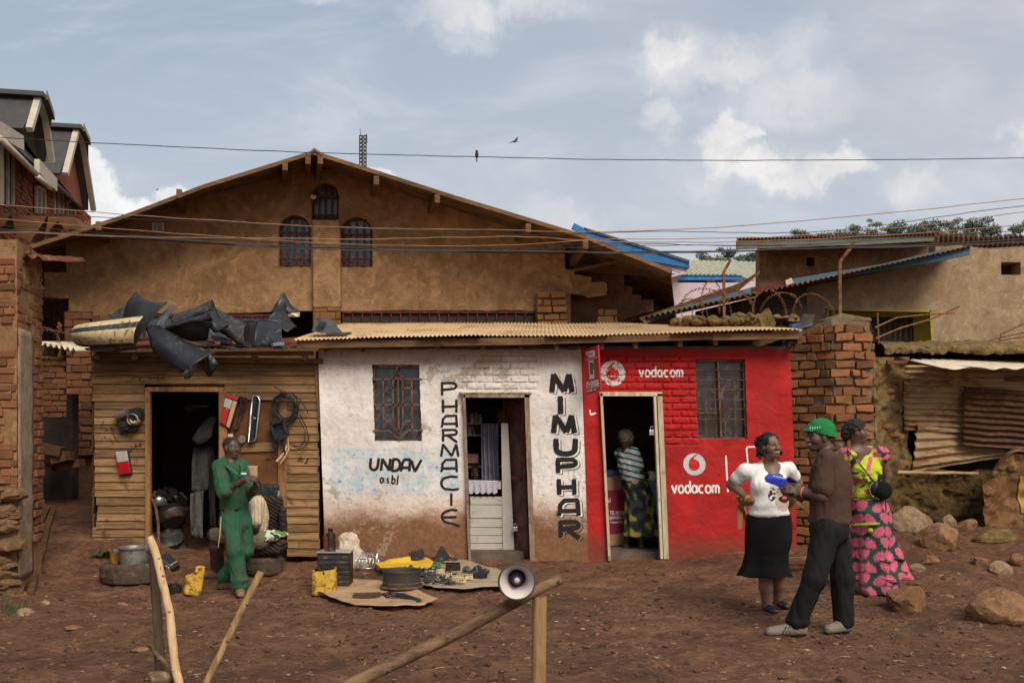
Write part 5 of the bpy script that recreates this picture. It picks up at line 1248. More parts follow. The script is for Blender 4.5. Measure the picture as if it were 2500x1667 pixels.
for k in range(9):
    mb = MB(); c0 = (1390+rs.uniform(-14, 14), 438+rs.uniform(-15, 22)); rr_ = rs.uniform(62, 105)
    mb.tube([C4(c0[0]+rr_*math.cos(a)*rs.uniform(.96, 1.04), c0[1]+rr_*1.12*math.sin(a), DH-.03+.02*math.sin(a*2+k)) for a in np.linspace(0, 2*math.pi, 26)], .0075, 6); mb.build('cable_loop', M['black_rubber'], cc, smooth=True)
for pl in ([(1440, 335), (1500, 390), (1545, 465), (1540, 475)], [(1490, 480), (1530, 560), (1552, 640), (1530, 700), (1480, 715), (1420, 680), (1405, 640)], [(1480, 500), (1525, 590), (1525, 660), (1490, 700), (1440, 690)], [(1380, 340), (1340, 300), (1312, 290)], [(1400, 700), (1370, 760), (1330, 780), (1300, 782)], [(1300, 510), (1290, 600), (1320, 730)]):
    mb = MB(); mb.tube([C4(a, b, DH-.02) for a, b in pl], .007, 6); mb.build('cable_end', M['black_rubber'], cc, smooth=True)
mf = hang('mirror_frame', 'empty black mirror housing strapped below the cable coil', 'car mirror', C4(1345, 590, DH))
pl = [(1290, 545), (1375, 520), (1408, 615), (1335, 660)]
mb = MB()
for a, b in zip(pl, pl[1:]+pl[:1]): mb.beam(C4(*a, DH-.05), C4(*b, DH-.05), .035, .05, (0, 1, 0))
mb.prism([C4(*q, DH) for q in pl], (0, .03, 0)); mb.build('housing', M['black_plastic'], mf)
mb = MB()
for pl in ([(1290, 520), (1300, 620), (1328, 735)], [(1330, 660), (1325, 740)], [(1372, 640), (1390, 760), (1372, 750)]): mb.tube([C4(a, b, DH-.03) for a, b in pl], .016, 6, flat=.4)
mb.build('strap', M['black_rubber'], mf)
mb = MB()
for pl in ([(1408, 640), (1412, 720), (1380, 780), (1352, 822)], [(1400, 690), (1385, 740), (1330, 800)]): mb.tube([C4(a, b, DH-.03) for a, b in pl], [.008, .012, .014, .004][:len(pl)], 6, flat=.4)
tag(mb.build('wood_shaving', M['bare_stick'], loc=C4(1390, 740, DH)), 'pale split wood strips hanging under the mirror housing', 'wood strip')
mb = MB(); c = C4(1098, 648, DH); mb.lathe([(.001, -.04), (.03, -.035), (.042, -.01), (.045, .03), (.001, .03)], c, 16, rx); mb.box(c+Vector((0, -.03, .0)), (.03, .03, .09)); tag(mb.build('ignition_part', M['alu'], loc=c, smooth=True, angle=40), 'small round metal switch on the plywood above the batten', 'car part')
mb = MB(); mb.box(C4(1016, 630, DH), (.06, .03, .06)); mb.box(C4(1020, 632, DH-.02), (.025, .03, .03)); tag(mb.build('socket_box', M['white_plastic'], loc=C4(1016, 630, DH), bevel=.006), 'white square socket box beside the doorway stud', 'socket')

# ---- junk inside the doorway
def patch(name, label, cat, top, bot, d_t, d_b, mat, bulge=.08, th=.004, group=None, nu=22, nv=10, c=None, parent=None, seed=0, bands=None):
    """bent sheet between an upper and a lower edge; d_t / d_b are depths along the edges"""
    c = c or C3
    def crv(pts, u):
        u *= len(pts)-1; i = min(int(u), len(pts)-2); f = u-i
        p0, p1, p2, p3 = Vector(pts[max(i-1, 0)]), Vector(pts[i]), Vector(pts[i+1]), Vector(pts[min(i+2, len(pts)-1)])
        return .5*((2*p1)+(p2-p0)*f+(2*p0-5*p1+4*p2-p3)*f*f+(3*p1-p0-3*p2+p3)*f**3)
    def f(u, v):
        dt = d_t[0]+(d_t[1]-d_t[0])*u; db = d_b[0]+(d_b[1]-d_b[0])*u
        a, b = c(*crv(top, u), dt), c(*crv(bot, u), db); q = a.lerp(b, v); q.y -= .7*bulge*math.sin(math.pi*v); q.y += .03*noise.noise(Vector((u*3+seed, v*2, seed)))+.012*noise.noise(Vector((u*11+seed, v*6, seed))); q.z += .010*noise.noise(Vector((u*9+seed, v*5, 3)))*(v-.2); return q
    mb = MB(); mb.sheet(f, nu, nv)
    if bands: mb.m = [bands[i % nv] for i in range(len(mb.m))]
    cen = sum(mb.v, Vector())/len(mb.v)
    if parent is not None: return mb.build(name, mat, parent, smooth=True, solid=th)
    return tag(mb.build(name, mat, loc=cen, smooth=True, solid=th), label, cat, group)
C3 = lambda x, y, d: P(170+x/3.856, 690+y/3.856, d)
patch('sheet_metal', 'tall grey scratched metal panel leaning inside the shed doorway', 'sheet metal', [(762, 705), (830, 700), (882, 700)], [(748, 1000), (810, 1015), (868, 990)], (12.8, 12.8), (12.7, 12.7), M['grey_metal'], .04, c=C4)
patch('sheet_metal', 'pale grey lower panel standing inside the shed doorway', 'sheet metal', [(742, 1020), (790, 1005), (832, 1000)], [(744, 1310), (790, 1325), (828, 1332)], (12.5, 12.5), (12.45, 12.45), M['grey_metal'], .03, c=C4)
patch('sheet_metal', 'narrow dark blue panel behind the pale one in the doorway', 'sheet metal', [(870, 720), (885, 715), (905, 720)], [(870, 1270), (890, 1280), (918, 1280)], (12.7, 12.7), (12.6, 12.6), M['steel_dark'], .02, c=C4)
patch('bent_shroud', 'grey fan shroud hanging in the upper shed doorway', 'car part', [(870, 500), (900, 490), (930, 500)], [(750, 650), (800, 690), (890, 640)], (12.7, 12.7), (12.6, 12.6), M['grey_metal'], .1, c=C4)
patch('bent_shroud', 'dark dish shaped part hanging near the top of the shed doorway', 'car part', [(700, 420), (790, 400), (890, 415)], [(735, 470), (790, 445), (860, 440)], (12.6, 12.6), (12.6, 12.6), M['steel_dark'], .1, c=C4)
for k, (x, y, r, sx, mt, lb) in enumerate(((610, 1180, .19, 1.0, 'steel_dark', 'oily headlamp bowl on the heap inside the shed'), (525, 1080, .10, 1, 'chrome', 'shiny metal reflector on the heap inside the shed'), (590, 1320, .20, 1.1, 'black_dusty', 'dusty brown canister under the headlamp bowl in the shed'), (600, 1420, .22, 1, 'black_dusty', 'dusty rounded tank on the shed floor'), (560, 1110, .09, 1, 'alu', 'dented alternator on the heap inside the shed'), (640, 1130, .12, 1, 'steel_dark', 'dark gearbox cover on the heap inside the shed'))):
    mb = MB(); c = C4(x, y, 12.55+.05*k); rt = Matrix.Rotation(.5*k-.6, 3, 'X') @ Matrix.Rotation(.3*k-.5, 3, 'Y')
    mb.lathe([(.001, -.5*r), (.7*r, -.5*r), (1.0*r, -.2*r), (1.05*r, 0), (.92*r, .1*r), (.8*r, .5*r), (.4*r, .6*r), (.3*r, .8*r), (.001, .8*r)], c, 18, rt, wob=.06); mb.box(c+rt @ Vector((r*.7, 0, 0)), (r*.5, r*.4, r*.3), rt); tag(mb.build('car_part', M[mt], loc=c, smooth=True, angle=40), lb, 'car part')
mb = MB(); rs = random.Random(21)
for k in range(60):
    x, y = rs.uniform(480, 720), rs.uniform(1010, 1260); c = C4(x, y, rs.uniform(12.6, 13.0)); mb.box(c, (rs.uniform(.03, .16), rs.uniform(.03, .12), rs.uniform(.02, .08)), Matrix.Rotation(rs.uniform(-1, 1), 3, 'Y') @ Matrix.Rotation(rs.uniform(-1, 1), 3, 'X'), jit=.012)
tag(mb.build('scrap_heap', M['steel_dark'], loc=C4(600, 1130, 12.8), bevel=.004), 'heap of oily engine scrap in the dark shed doorway', 'scrap', kind='stuff')
mb = MB()
for k in range(44):
    y = 1050+k*8; c = C4(478+50*(1-math.exp(-k*.09)), y, DS-.06); mb.box(c, (.028, .02, .014), Matrix.Rotation(.2*math.sin(k), 3, 'Y'))
tag(mb.build('chain', M['rust_iron'], loc=C4(520, 1200, DS-.06)), 'rusty drive chain hanging down the doorway stud', 'chain')

# ---- bumpers on the shed roof
GRP = None
def bumper(label, top, bot, d_t, d_b, mat, bulge=.1, **k): return patch('car_bumper', label, 'bumper', top, bot, d_t, d_b, [M[mat], M['black_dusty']], bulge, **k)
b1 = bumper('cream bumper end with a dark strip lying on the shed roof', [(24, 462), (30, 428), (110, 392), (420, 347), (692, 315)], [(28, 520), (50, 572), (140, 604), (400, 605), (606, 597)], (11.9, 11.5), (11.9, 11.5), 'cream_plastic', .16, bands=(0, 0, 1, 1, 0, 0, 0, 0, 0, 1))
bumper('black valance under the cream bumper', [(190, 600), (400, 606), (610, 600)], [(200, 650), (400, 652), (640, 630)], (11.75, 11.55), (11.7, 11.6), 'black_dusty', .03)
bumper('tall curved black bumper half with its pointed corner up', [(625, 86), (690, 150), (790, 188), (922, 184)], [(498, 330), (560, 420), (600, 520), (612, 608)], (12.0, 11.6), (12.1, 11.5), 'black_plastic', .12)
bumper('brown edged strip leaning behind the cream bumper', [(560, 195), (450, 262), (300, 356)], [(600, 225), (560, 310), (470, 350)], (12.5, 12.5), (12.4, 12.4), 'black_dusty', .03)
b3 = bumper('long scratched black bumper drooping over the shed eave', [(765, 392), (900, 436), (1130, 562), (1378, 656)], [(735, 480), (790, 650), (940, 765), (1082, 852)], (11.7, 11.35), (11.6, 11.2), 'black_plastic', .17)
patch('bumper_end', None, None, [(1228, 733), (1150, 772), (1075, 850)], [(1195, 790), (1140, 888), (1085, 905)], (11.2, 11.15), (11.25, 11.2), M['black_dusty'], .05, parent=b3)
patch('bumper_end', None, None, [(1250, 690), (1330, 672), (1405, 770)], [(1250, 800), (1318, 885), (1390, 790)], (11.5, 11.5), (11.6, 11.5), M['black_plastic'], .06, parent=b3)
bumper('grey torn bracket strip between the black bumpers', [(930, 228), (970, 222), (1012, 232)], [(798, 398), (830, 412), (872, 414)], (11.8, 11.8), (11.5, 11.5), 'grey_plastic', .05)
b4 = bumper('dusty brown topped bumper pointing up to the right', [(985, 292), (1080, 270), (1200, 228), (1342, 158)], [(962, 400), (1110, 348), (1250, 300), (1338, 262)], (12.1, 11.8), (11.7, 11.6), 'black_dusty', .12)
patch('bumper_end', None, None, [(1342, 158), (1385, 270), (1440, 350), (1528, 380)], [(1335, 262), (1310, 390), (1370, 470), (1500, 416)], (11.8, 11.6), (11.6, 11.5), M['black_plastic'], .10, parent=b4)
bumper('glossy black bumper face under the brown topped one', [(962, 395), (1110, 346), (1250, 300), (1338, 262)], [(880, 435), (1020, 415), (1200, 382), (1352, 360)], (11.7, 11.5), (11.6, 11.5), 'black_plastic', .08)
bumper('flat black bumper underside in the middle of the pile', [(880, 430), (1020, 415), (1180, 385), (1345, 365)], [(990, 490), (1120, 545), (1230, 555), (1305, 530)], (11.65, 11.5), (11.9, 11.7), 'black_plastic', .05)
bumper('dark brown bumper shell sloping down right of the middle', [(1372, 240), (1480, 296), (1580, 348), (1668, 386)], [(1385, 450), (1470, 500), (1560, 560), (1640, 590)], (12.1, 11.9), (11.8, 11.6), 'black_dusty', .14)
b7 = bumper('square ended scratched black bumper standing at the shed eave', [(1782, 350), (1890, 358), (2008, 382)], [(1742, 604), (1880, 602), (2012, 575)], (11.8, 11.8), (11.5, 11.5), 'black_plastic', .12)
patch('bumper_end', None, None, [(1595, 358), (1700, 338), (1785, 350)], [(1650, 600), (1690, 612), (1742, 604)], (12.3, 11.8), (12.0, 11.5), M['black_dusty'], -.05, parent=b7)
bumper('scraped black corner piece with white scuffs leaning right', [(2030, 193), (2042, 270), (2082, 350), (2142, 415)], [(1852, 352), (1900, 392), (1990, 440), (2050, 470)], (12.1, 12.0), (11.8, 11.8), 'black_plastic', .08)
bumper('pointed black fender tip standing highest at the right of the pile', [(2018, 93), (2062, 172), (2112, 232), (2172, 270)], [(1895, 275), (1960, 305), (2060, 312), (2150, 322)], (12.3, 12.2), (12.2, 12.2), 'black_plastic', .07)
bumper('small tan liner scrap below the fender tip', [(2050, 300), (2100, 288), (2170, 282)], [(2060, 322), (2110, 325), (2165, 322)], (12.1, 12.1), (12.1, 12.1), 'cream_plastic', .02)
rs = random.Random(4)
for k, lb in enumerate(('flattened black liner scrap in the middle of the shed eave', 'crumpled dark scrap beside the middle bumper', 'thin shiny black strip lying along the eave', 'dusty black flap under the brown shell')):
    x, y = (1180, 1340, 1420, 1560)[k], (520, 500, 560, 540)[k]
    patch('plastic_scrap', lb, 'scrap', [(x, y), (x+90, y+10), (x+190, y+40)], [(x+10, y+45), (x+100, y+60), (x+200, y+72)], (11.9, 11.8), (11.65, 11.6), M['black_plastic' if k % 2 else 'black_dusty'], .05, seed=k)
sgr = thing('car_grille', 'small black grille with a chrome lattice at the shed eave', 'car grille', C3(1965, 585, 11.5))
patch('frame', None, None, [(1885, 565), (1950, 545), (2040, 552)], [(1915, 620), (1975, 625), (2040, 625)], (11.5, 11.5), (11.45, 11.45), M['black_plastic'], .03, parent=sgr)
mb = MB()
for a, b in (((1915, 572), (2020, 562)), ((1925, 590), (2020, 580)), ((1915, 572), (1925, 590)), ((1945, 568), (1952, 588)), ((1980, 566), (1985, 584)), ((2012, 563), (2020, 580))): mb.beam(C3(*a, 11.42), C3(*b, 11.42), .008, .008)
mb.build('lattice', M['chrome'], sgr)
# vent cover on the tan roof
vc = thing('vent_cover', 'grey plastic car vent cover with three slots on the tan roof', 'car part', P(795, 805, 12.0))
c5 = lambda x, y, d: P(640+x/3.92, 420+y/3.92, d)
o = patch('cover', None, None, [(530, 1412), (590, 1402), (650, 1404)], [(472, 1520), (600, 1545), (760, 1535)], (12.3, 12.3), (11.9, 11.9), M['grey_plastic'], .05, c=c5, parent=vc)
mb = MB(); mb.prism([c5(650, 1404, 12.3), c5(690, 1450, 12.2), c5(762, 1532, 11.95), c5(855, 1530, 11.9), c5(790, 1555, 11.85), c5(610, 1548, 11.88)], (0, .02, -.02)); mb.build('flange', M['grey_plastic'], vc)
for a, b in (((560, 1435), (525, 1490)), ((585, 1437), (552, 1490)), ((608, 1438), (580, 1485))):
    mb = MB(); mb.beam(c5(*a, 12.05), c5(*b, 11.87), .022, .01, (0, 1, .3)); mb.build('slot', M['black_rubber'], vc)

# ---------------------------------------------------------------- inside the shops
ct = thing('shop_counter', 'white plank half door counter just inside the chemist doorway', 'counter', C1(1140, 1420, 12.45))
for k, (y0, y1) in enumerate(((1040, 1095), (1098, 1188), (1192, 1250), (1253, 1305), (1308, 1358), (1361, 1418))):
    mb = MB(); mb.prism([C1(1028, y0, 12.42), C1(1250, y0+2, 12.42), C1(1254, y1, 12.42), C1(1032, y1, 12.42)], (0, .025, 0)); mb.build('plank', M['white_board'], ct, bevel=.002)
mb = MB(); mb.prism([C1(1010, 937, 12.41), C1(1240, 938, 12.41), C1(1240, 990, 12.41), C1(1010, 990, 12.41)], (0, .4, .0)); mb.build('counter_top', M['white_board'], ct)
mb = MB(); mb.prism([C1(1242, 540, 12.40), C1(1288, 540, 12.40), C1(1336, 1482, 12.40), C1(1255, 1482, 12.40)], (0, .06, 0)); lab(mb.build('post', M['white_board'], ct), 'tall white flaking post')
mb = MB()
def lace(u, v):
    q = C1(1016+200*u, 932+(80+14*abs(math.sin(u*math.pi*5)))*v, 12.385-.012*math.sin(u*30)*v); return q
mb.sheet(lace, 60, 14); tag(mb.build('lace_cloth', simple('lilac_lace', srgb(186, 178, 190), .9, vs=60, var=.25, bs=90, bump=.6), loc=C1(1115, 985, 12.38), smooth=True, solid=.004), 'pale lilac lace cloth with a scalloped edge over the chemist counter', 'cloth')
mb = MB(); mb.sheet(lambda u, v: C1(1104+122*u+8*v, 540+395*v, 12.75+.035*math.sin(u*26+.6*math.sin(v*4))), 60, 16); tag(mb.build('curtain', simple('grey_lilac_curtain', srgb(150, 142, 158), .9, vs=4), loc=C1(1168, 540, 12.75), smooth=True, solid=.004), 'grey lilac curtain hanging inside the chemist doorway', 'curtain')
shf = thing('medicine_shelf', 'dark wooden medicine shelves inside the chemist shop', 'shelf', C1(1090, 830, 13.2))
for y in (540, 618, 828): 
    mb = MB(); mb.bb(C1(985, y, 13.0), C1(1310, y+9, 13.5)); mb.build('shelf_board', M['white_board'], shf)
mb = MB(); mb.bb(C1(960, 400, 13.52), C1(1330, 1000, 13.56)); mb.build('back_panel', simple('blue_shelf_back', srgb(54, 66, 96), .9), shf)
rs = random.Random(2); bm_ = [simple('bottle_'+n, c, .4) for n, c in (('white', srgb(200, 190, 180)), ('pink', srgb(180, 110, 110)), ('brown', srgb(110, 70, 40)), ('green', srgb(50, 110, 70)), ('yellow', srgb(190, 160, 60)))]
k = 0
proto = {}
bnames = ['small white medicine bottle with a cap', 'small pink medicine bottle with a cap', 'small brown medicine bottle with a cap', 'small green medicine bottle with a cap', 'small yellow medicine bottle with a cap']
rown = {540: 'on the top shelf', 618: 'on the middle shelf', 828: 'on the low shelf'}
for y in (540, 618, 828):
    for x in range(1000, 1110, 14):
        mi = rs.randrange(5); h = rs.uniform(.09, .15); c = C1(x, y, 13.05+rs.uniform(0, .1))
        if mi not in proto:
            mb = MB(); mb.lathe([(.001, 0), (.03, 0), (.03, .08), (.013, .10), (.013, .115), (.017, .115), (.017, .135), (.001, .135)], (0, 0, 0), 10); o = mb.build('medicine_bottle', bm_[mi], smooth=True, angle=40); proto[mi] = o; first = True
        else: o = proto[mi].copy(); COL.objects.link(o)
        o.location = c; o.scale = (1, 1, h/.135)
        tag(o, bnames[mi]+' '+rown[y]+' in the chemist doorway', 'bottle', 'bottles on the chemist shelves')
for (x, y, w, h, c, lb) in ((1270, 530, .08, .2, srgb(40, 120, 70), 'green carton on top of the shelf behind the door'), (1236, 530, .06, .2, srgb(150, 60, 50), 'red carton beside the green carton on the shelf'), (1045, 800, .16, .12, srgb(150, 110, 90), 'brown carton on the middle of the chemist shelves')):
    mb = MB(); mb.box(C1(x, y-20, 12.95), (w, .12, h)); tag(mb.build('carton', simple('carton_print', c, .7), loc=C1(x, y, 12.95), bevel=.004), lb, 'box')
# phone shop: poster fronted counter with cartons
C2 = lambda x, y, d: P(1400+x/2.7036, 820+y/2.7036, d)
pc = thing('phone_counter', 'phone shop counter with cartons and a purple poster behind the woman', 'counter', C2(280, 1350, 12.75))
mb = MB(); mb.bb(C2(180, 910, 12.75), C2(330, 1360, 13.1)); mb.build('counter_body', M['card'], pc)
mb = MB(); mb.bb(C2(195, 885, 12.72), C2(340, 910, 13.1)); mb.build('counter_top', simple('blue_counter_edge', srgb(50, 70, 120), .6), pc)
mb = MB(); mb.prism([C2(205, 1020, 12.74), C2(362, 1010, 12.74), C2(366, 1295, 12.74), C2(215, 1305, 12.74)], (0, .008, 0)); mb.build('poster', simple('purple_poster', srgb(130, 36, 60), .7, var=.1), pc)
for body, x, y, sz, w in (('TEL MONEY', 295, 1168, .07, .215), ('sponible ici', 292, 1196, .07, .215), ('Composez *501#', 286, 1228, .035, .17), ('el', 232, 1085, .08, .05)): text_mesh('poster_text', body, sz, M['paint_white'], pc, C2(x, y, 12.735), (R(90), 0, 0), .001, width=w)
mb = MB(); mb.bb(C2(480, 950, 12.6), C2(560, 975, 13.1)); mb.prism([C2(495, 975, 12.62), C2(560, 975, 12.62), C2(560, 1280, 12.62), C2(540, 1280, 12.62)], (0, .3, 0)); tag(mb.build('phone_table', simple('pale_blue_table', srgb(120, 132, 140), .7), loc=C2(530, 960, 12.8)), 'small pale table beside the woman in the phone shop', 'table')
mb = MB(); c = C2(515, 925, 12.65); mb.lathe([(.001, -.06), (.07, -.06), (.08, 0), (.06, .06), (.001, .07)], c, 14, wob=.1); tag(mb.build('plastic_bag', M['sack'], loc=c, smooth=True), 'white plastic bag on the phone shop table', 'bag')
# ---------------------------------------------------------------- people: smooth bodies grown from blended rounded forms
def fr3(f, up=(0, 0, 1)):
    f = Vector(f).normalized(); r = f.cross(Vector(up)).normalized(); u = r.cross(f); return np.array((r, f, u)).T   # columns: person's right, forward, up
I3 = np.eye(3)
class SDF:
    def __init__(s, h=.0055): s.h, s.ops = h, []
    def caps(s, a, b, ra, rb=None, k=.03, sub=False): s.ops.append(('c', np.array(a, float), np.array(b, float), ra, ra if rb is None else rb, k, sub)); return s
    def ell(s, c, r, m=I3, k=.03, sub=False): s.ops.append(('e', np.array(c, float), np.array(r, float), np.array(m), None, k, sub)); return s
    def cut(s, p, n): s.ops.append(('p', np.array(p, float), np.array(n, float)/np.linalg.norm(n), None, None, 0, True)); return s
    def mesh(s):
        lo, hi = np.full(3, 1e9), np.full(3, -1e9)
        for t, a, b, c, d_, k, sub in s.ops:
            if sub: continue
            if t == 'c': r = max(c, d_); lo = np.minimum(lo, np.minimum(a, b)-r); hi = np.maximum(hi, np.maximum(a, b)+r)
            if t == 'e': ext = np.abs(c) @ b; lo = np.minimum(lo, a-ext); hi = np.maximum(hi, a+ext)
        lo -= .03; hi += .03; h = s.h; n = np.ceil((hi-lo)/h).astype(int)+1
        ax_ = [lo[i]+h*np.arange(n[i]) for i in range(3)]; D = np.full(n, .5, np.float32)
        for t, a, b, c, d_, k, sub in s.ops:
            if t == 'p': sl = (slice(None),)*3
            else:
                if t == 'c': l, g_ = np.minimum(a, b)-max(c, d_), np.maximum(a, b)+max(c, d_)
                else: ext = np.abs(c) @ b; l, g_ = a-ext, a+ext
                i0 = np.clip(((l-k-.02-lo)/h).astype(int), 0, n); i1 = np.clip(((g_+k+.02-lo)/h).astype(int)+2, 0, n); sl = tuple(slice(p, q) for p, q in zip(i0, i1))
            x, y, z = (ax_[0][sl[0]][:, None, None], ax_[1][sl[1]][None, :, None], ax_[2][sl[2]][None, None, :])
            if t == 'c':
                v = b-a; L2 = max(v @ v, 1e-9); tt = np.clip(((x-a[0])*v[0]+(y-a[1])*v[1]+(z-a[2])*v[2])/L2, 0, 1)
                dd = np.sqrt((x-a[0]-tt*v[0])**2+(y-a[1]-tt*v[1])**2+(z-a[2]-tt*v[2])**2)-(c+(d_-c)*tt)
            elif t == 'e':
                p = [(x-a[0])*c[0, i]+(y-a[1])*c[1, i]+(z-a[2])*c[2, i] for i in range(3)]
                k0 = np.sqrt(sum((p[i]/b[i])**2 for i in range(3))); k1 = np.sqrt(sum((p[i]/b[i]**2)**2 for i in range(3)))+1e-9; dd = k0*(k0-1)/k1
            else: dd = (x-a[0])*b[0]+(y-a[1])*b[1]+(z-a[2])*b[2]
            cur = D[sl]
            if sub:
                e = -dd; hh = np.maximum(k-np.abs(cur-e), 0)/max(k, 1e-6) if k else 0*e; D[sl] = np.maximum(cur, e)+hh*hh*k*.25
            else:
                hh = np.maximum(k-np.abs(cur-dd), 0)/max(k, 1e-6); D[sl] = np.minimum(cur, dd)-hh*hh*k*.25
        ins = D < 0; cnt = np.zeros(np.array(D.shape)-1, np.int8)
        offs = [(i, j, l) for i in (0, 1) for j in (0, 1) for l in (0, 1)]
        S3 = lambda A, o: A[o[0]:A.shape[0]-1+o[0], o[1]:A.shape[1]-1+o[1], o[2]:A.shape[2]-1+o[2]]
        for o in offs: cnt += S3(ins, o)
        cells = np.argwhere((cnt > 0) & (cnt < 8)); vals = np.stack([D[cells[:, 0]+o[0], cells[:, 1]+o[1], cells[:, 2]+o[2]] for o in offs], 1)
        acc = np.zeros((len(cells), 3)); num = np.zeros(len(cells)); oa = np.array(offs, float)
        for i in range(8):
            for j in range(i+1, 8):
                if np.abs(oa[i]-oa[j]).sum() != 1: continue
                va, vb = vals[:, i], vals[:, j]; cr = (va < 0) != (vb < 0); tt = np.where(cr, va/np.where(va == vb, 1, va-vb), 0)
                acc += np.where(cr[:, None], oa[i]+(oa[j]-oa[i])*tt[:, None], 0); num += cr
        V = lo+h*(cells+acc/num[:, None]); idx = np.full(cnt.shape, -1, np.int32); idx[tuple(cells.T)] = np.arange(len(cells))
        Fs = []
        for a_ in range(3):
            b_, c_ = (a_+1) % 3, (a_+2) % 3
            A = np.moveaxis(ins, a_, 0); p, q = A[:-1], A[1:]; ii = np.argwhere(p != q); ii = ii[(ii[:, 1] > 0) & (ii[:, 2] > 0) & (ii[:, 1] < A.shape[1]-1) & (ii[:, 2] < A.shape[2]-1)]
            rest = [i for i in range(3) if i != a_]
            flip = p[tuple(ii.T)]
            def at(dj, dk):
                full = np.zeros((len(ii), 3), int); full[:, a_] = ii[:, 0]; full[:, rest[0]] = ii[:, 1]+dj; full[:, rest[1]] = ii[:, 2]+dk; return idx[tuple(full.T)]
            Q = np.stack([at(-1, -1), at(0, -1), at(0, 0), at(-1, 0)], 1)
            if a_ == 1: flip = ~flip
            Q[~flip] = Q[~flip][:, ::-1]; Fs.append(Q)
        Fc = np.concatenate(Fs); return V, Fc[(Fc >= 0).all(1)]
def skin(name, V, Fc, mat, parent, color=None, fold=None, label=None):
    me = bpy.data.meshes.new(name); base = np.array(parent['_w'])
    nv, nf = len(V), len(Fc); me.vertices.add(nv); me.loops.add(nf*4); me.polygons.add(nf)
    me.vertices.foreach_set('co', (V-base).astype(np.float32).ravel()); me.loops.foreach_set('vertex_index', Fc.astype(np.int32).ravel())
    me.polygons.foreach_set('loop_start', np.arange(0, nf*4, 4, dtype=np.int32)); me.polygons.foreach_set('use_smooth', np.ones(nf, bool)); me.update(calc_edges=True); me.validate()
    N = np.zeros(nv*3, np.float32); me.vertices.foreach_get('normal', N); N = N.reshape(-1, 3)
    if color is not None:
        at = me.color_attributes.new('Col', 'FLOAT_COLOR', 'POINT'); c = np.array([color(V[i], N[i]) for i in range(nv)], np.float32); at.data.foreach_set('color', np.c_[c, np.ones(nv, np.float32)].ravel())
    if fold:
        amp, sc, st = fold; dsp = np.array([amp*(abs(noise.noise(Vector((p[0]*sc, p[1]*sc, p[2]*sc*st))))*2-.5)+amp*.5*noise.noise(Vector((p[0]*sc*2.7+5, p[1]*sc*2.7, p[2]*sc*2.7*st+p[0]*sc))) for p in V])
        me.vertices.foreach_set('co', (V-base+N*dsp[:, None]).astype(np.float32).ravel()); me.update()
    me.materials.append(mat); ob = bpy.data.objects.new(name, me); COL.objects.link(ob); ob.parent = parent; ob['_w'] = list(base)
    if label: ob['label'] = label
    return ob

def skinmat(name, base):
    m, t = newmat(name); p = t.obj(); a = t.n('ShaderNodeVertexColor', layer_name='Col').outputs[0]
    n1 = t.noise(p, 18, 4); k = t.math('MULTIPLY_ADD', n1, .5, .75)
    t.surf(t.mix(1, a, t.comb(k, k, k), 'MULTIPLY'), .48, 0, t.bump(t.noise(p, 160, 3), .12, .002), spec=.4); return m
SK = skinmat('skin', None); CL = colmat('printed_cloth', .85, 160, .25); CLD = colmat('plain_cloth', .85, 140, .35, var=.28, vs=9)
LEATHER = colmat('worn_shoe', .6, 60, .3); HAIR = simple('black_hair', (.010, .008, .007), .7, vs=60, bs=140, bump=.8, var=.5)
def HD(c, M3, q, s=1): return np.array(c)+M3 @ (np.array(q)*s)
def head(S_, c, M3, neck, s=1, smile=False):
    E = lambda q, r, k=.015, sub=False: S_.ell(HD(c, M3, q, s), np.array(r)*s, M3, k*s, sub)
    C = lambda a, b, ra, rb, k=.012, sub=False: S_.caps(HD(c, M3, a, s), HD(c, M3, b, s), ra*s, rb*s, k*s, sub)
    E((0, -.014, .030), (.074, .094, .086)); E((0, .024, -.034), (.057, .066, .074), .04); E((0, .056, -.090), (.030, .028, .022), .035)
    for sx in (-1, 1):
        E((sx*.040, .050, -.026), (.026, .030, .028), .03); C((sx*.010, .084, .022), (sx*.046, .070, .022), .012, .010, .018); E((sx*.031, .100, .003), (.019, .015, .011), .010, True); E((sx*.031, .074, .004), (.015, .014, .012), .006)
        E((sx*.077, -.006, -.008), (.009, .019, .031), .012); E((sx*.013, .098, -.031), (.012, .013, .009), .008)
    C((0, .088, .012), (0, .111, -.027), .008, .014, .014)
    E((0, .091, -.055), (.026, .014, .008), .006); E((0, .089, -.070), (.022, .014, .009), .006)
    if smile: E((0, .104, -.062), (.024, .012, .007), .004, True)
    S_.caps(HD(c, M3, (0, -.026, -.05), s), neck, .053*s, .058*s, .04)
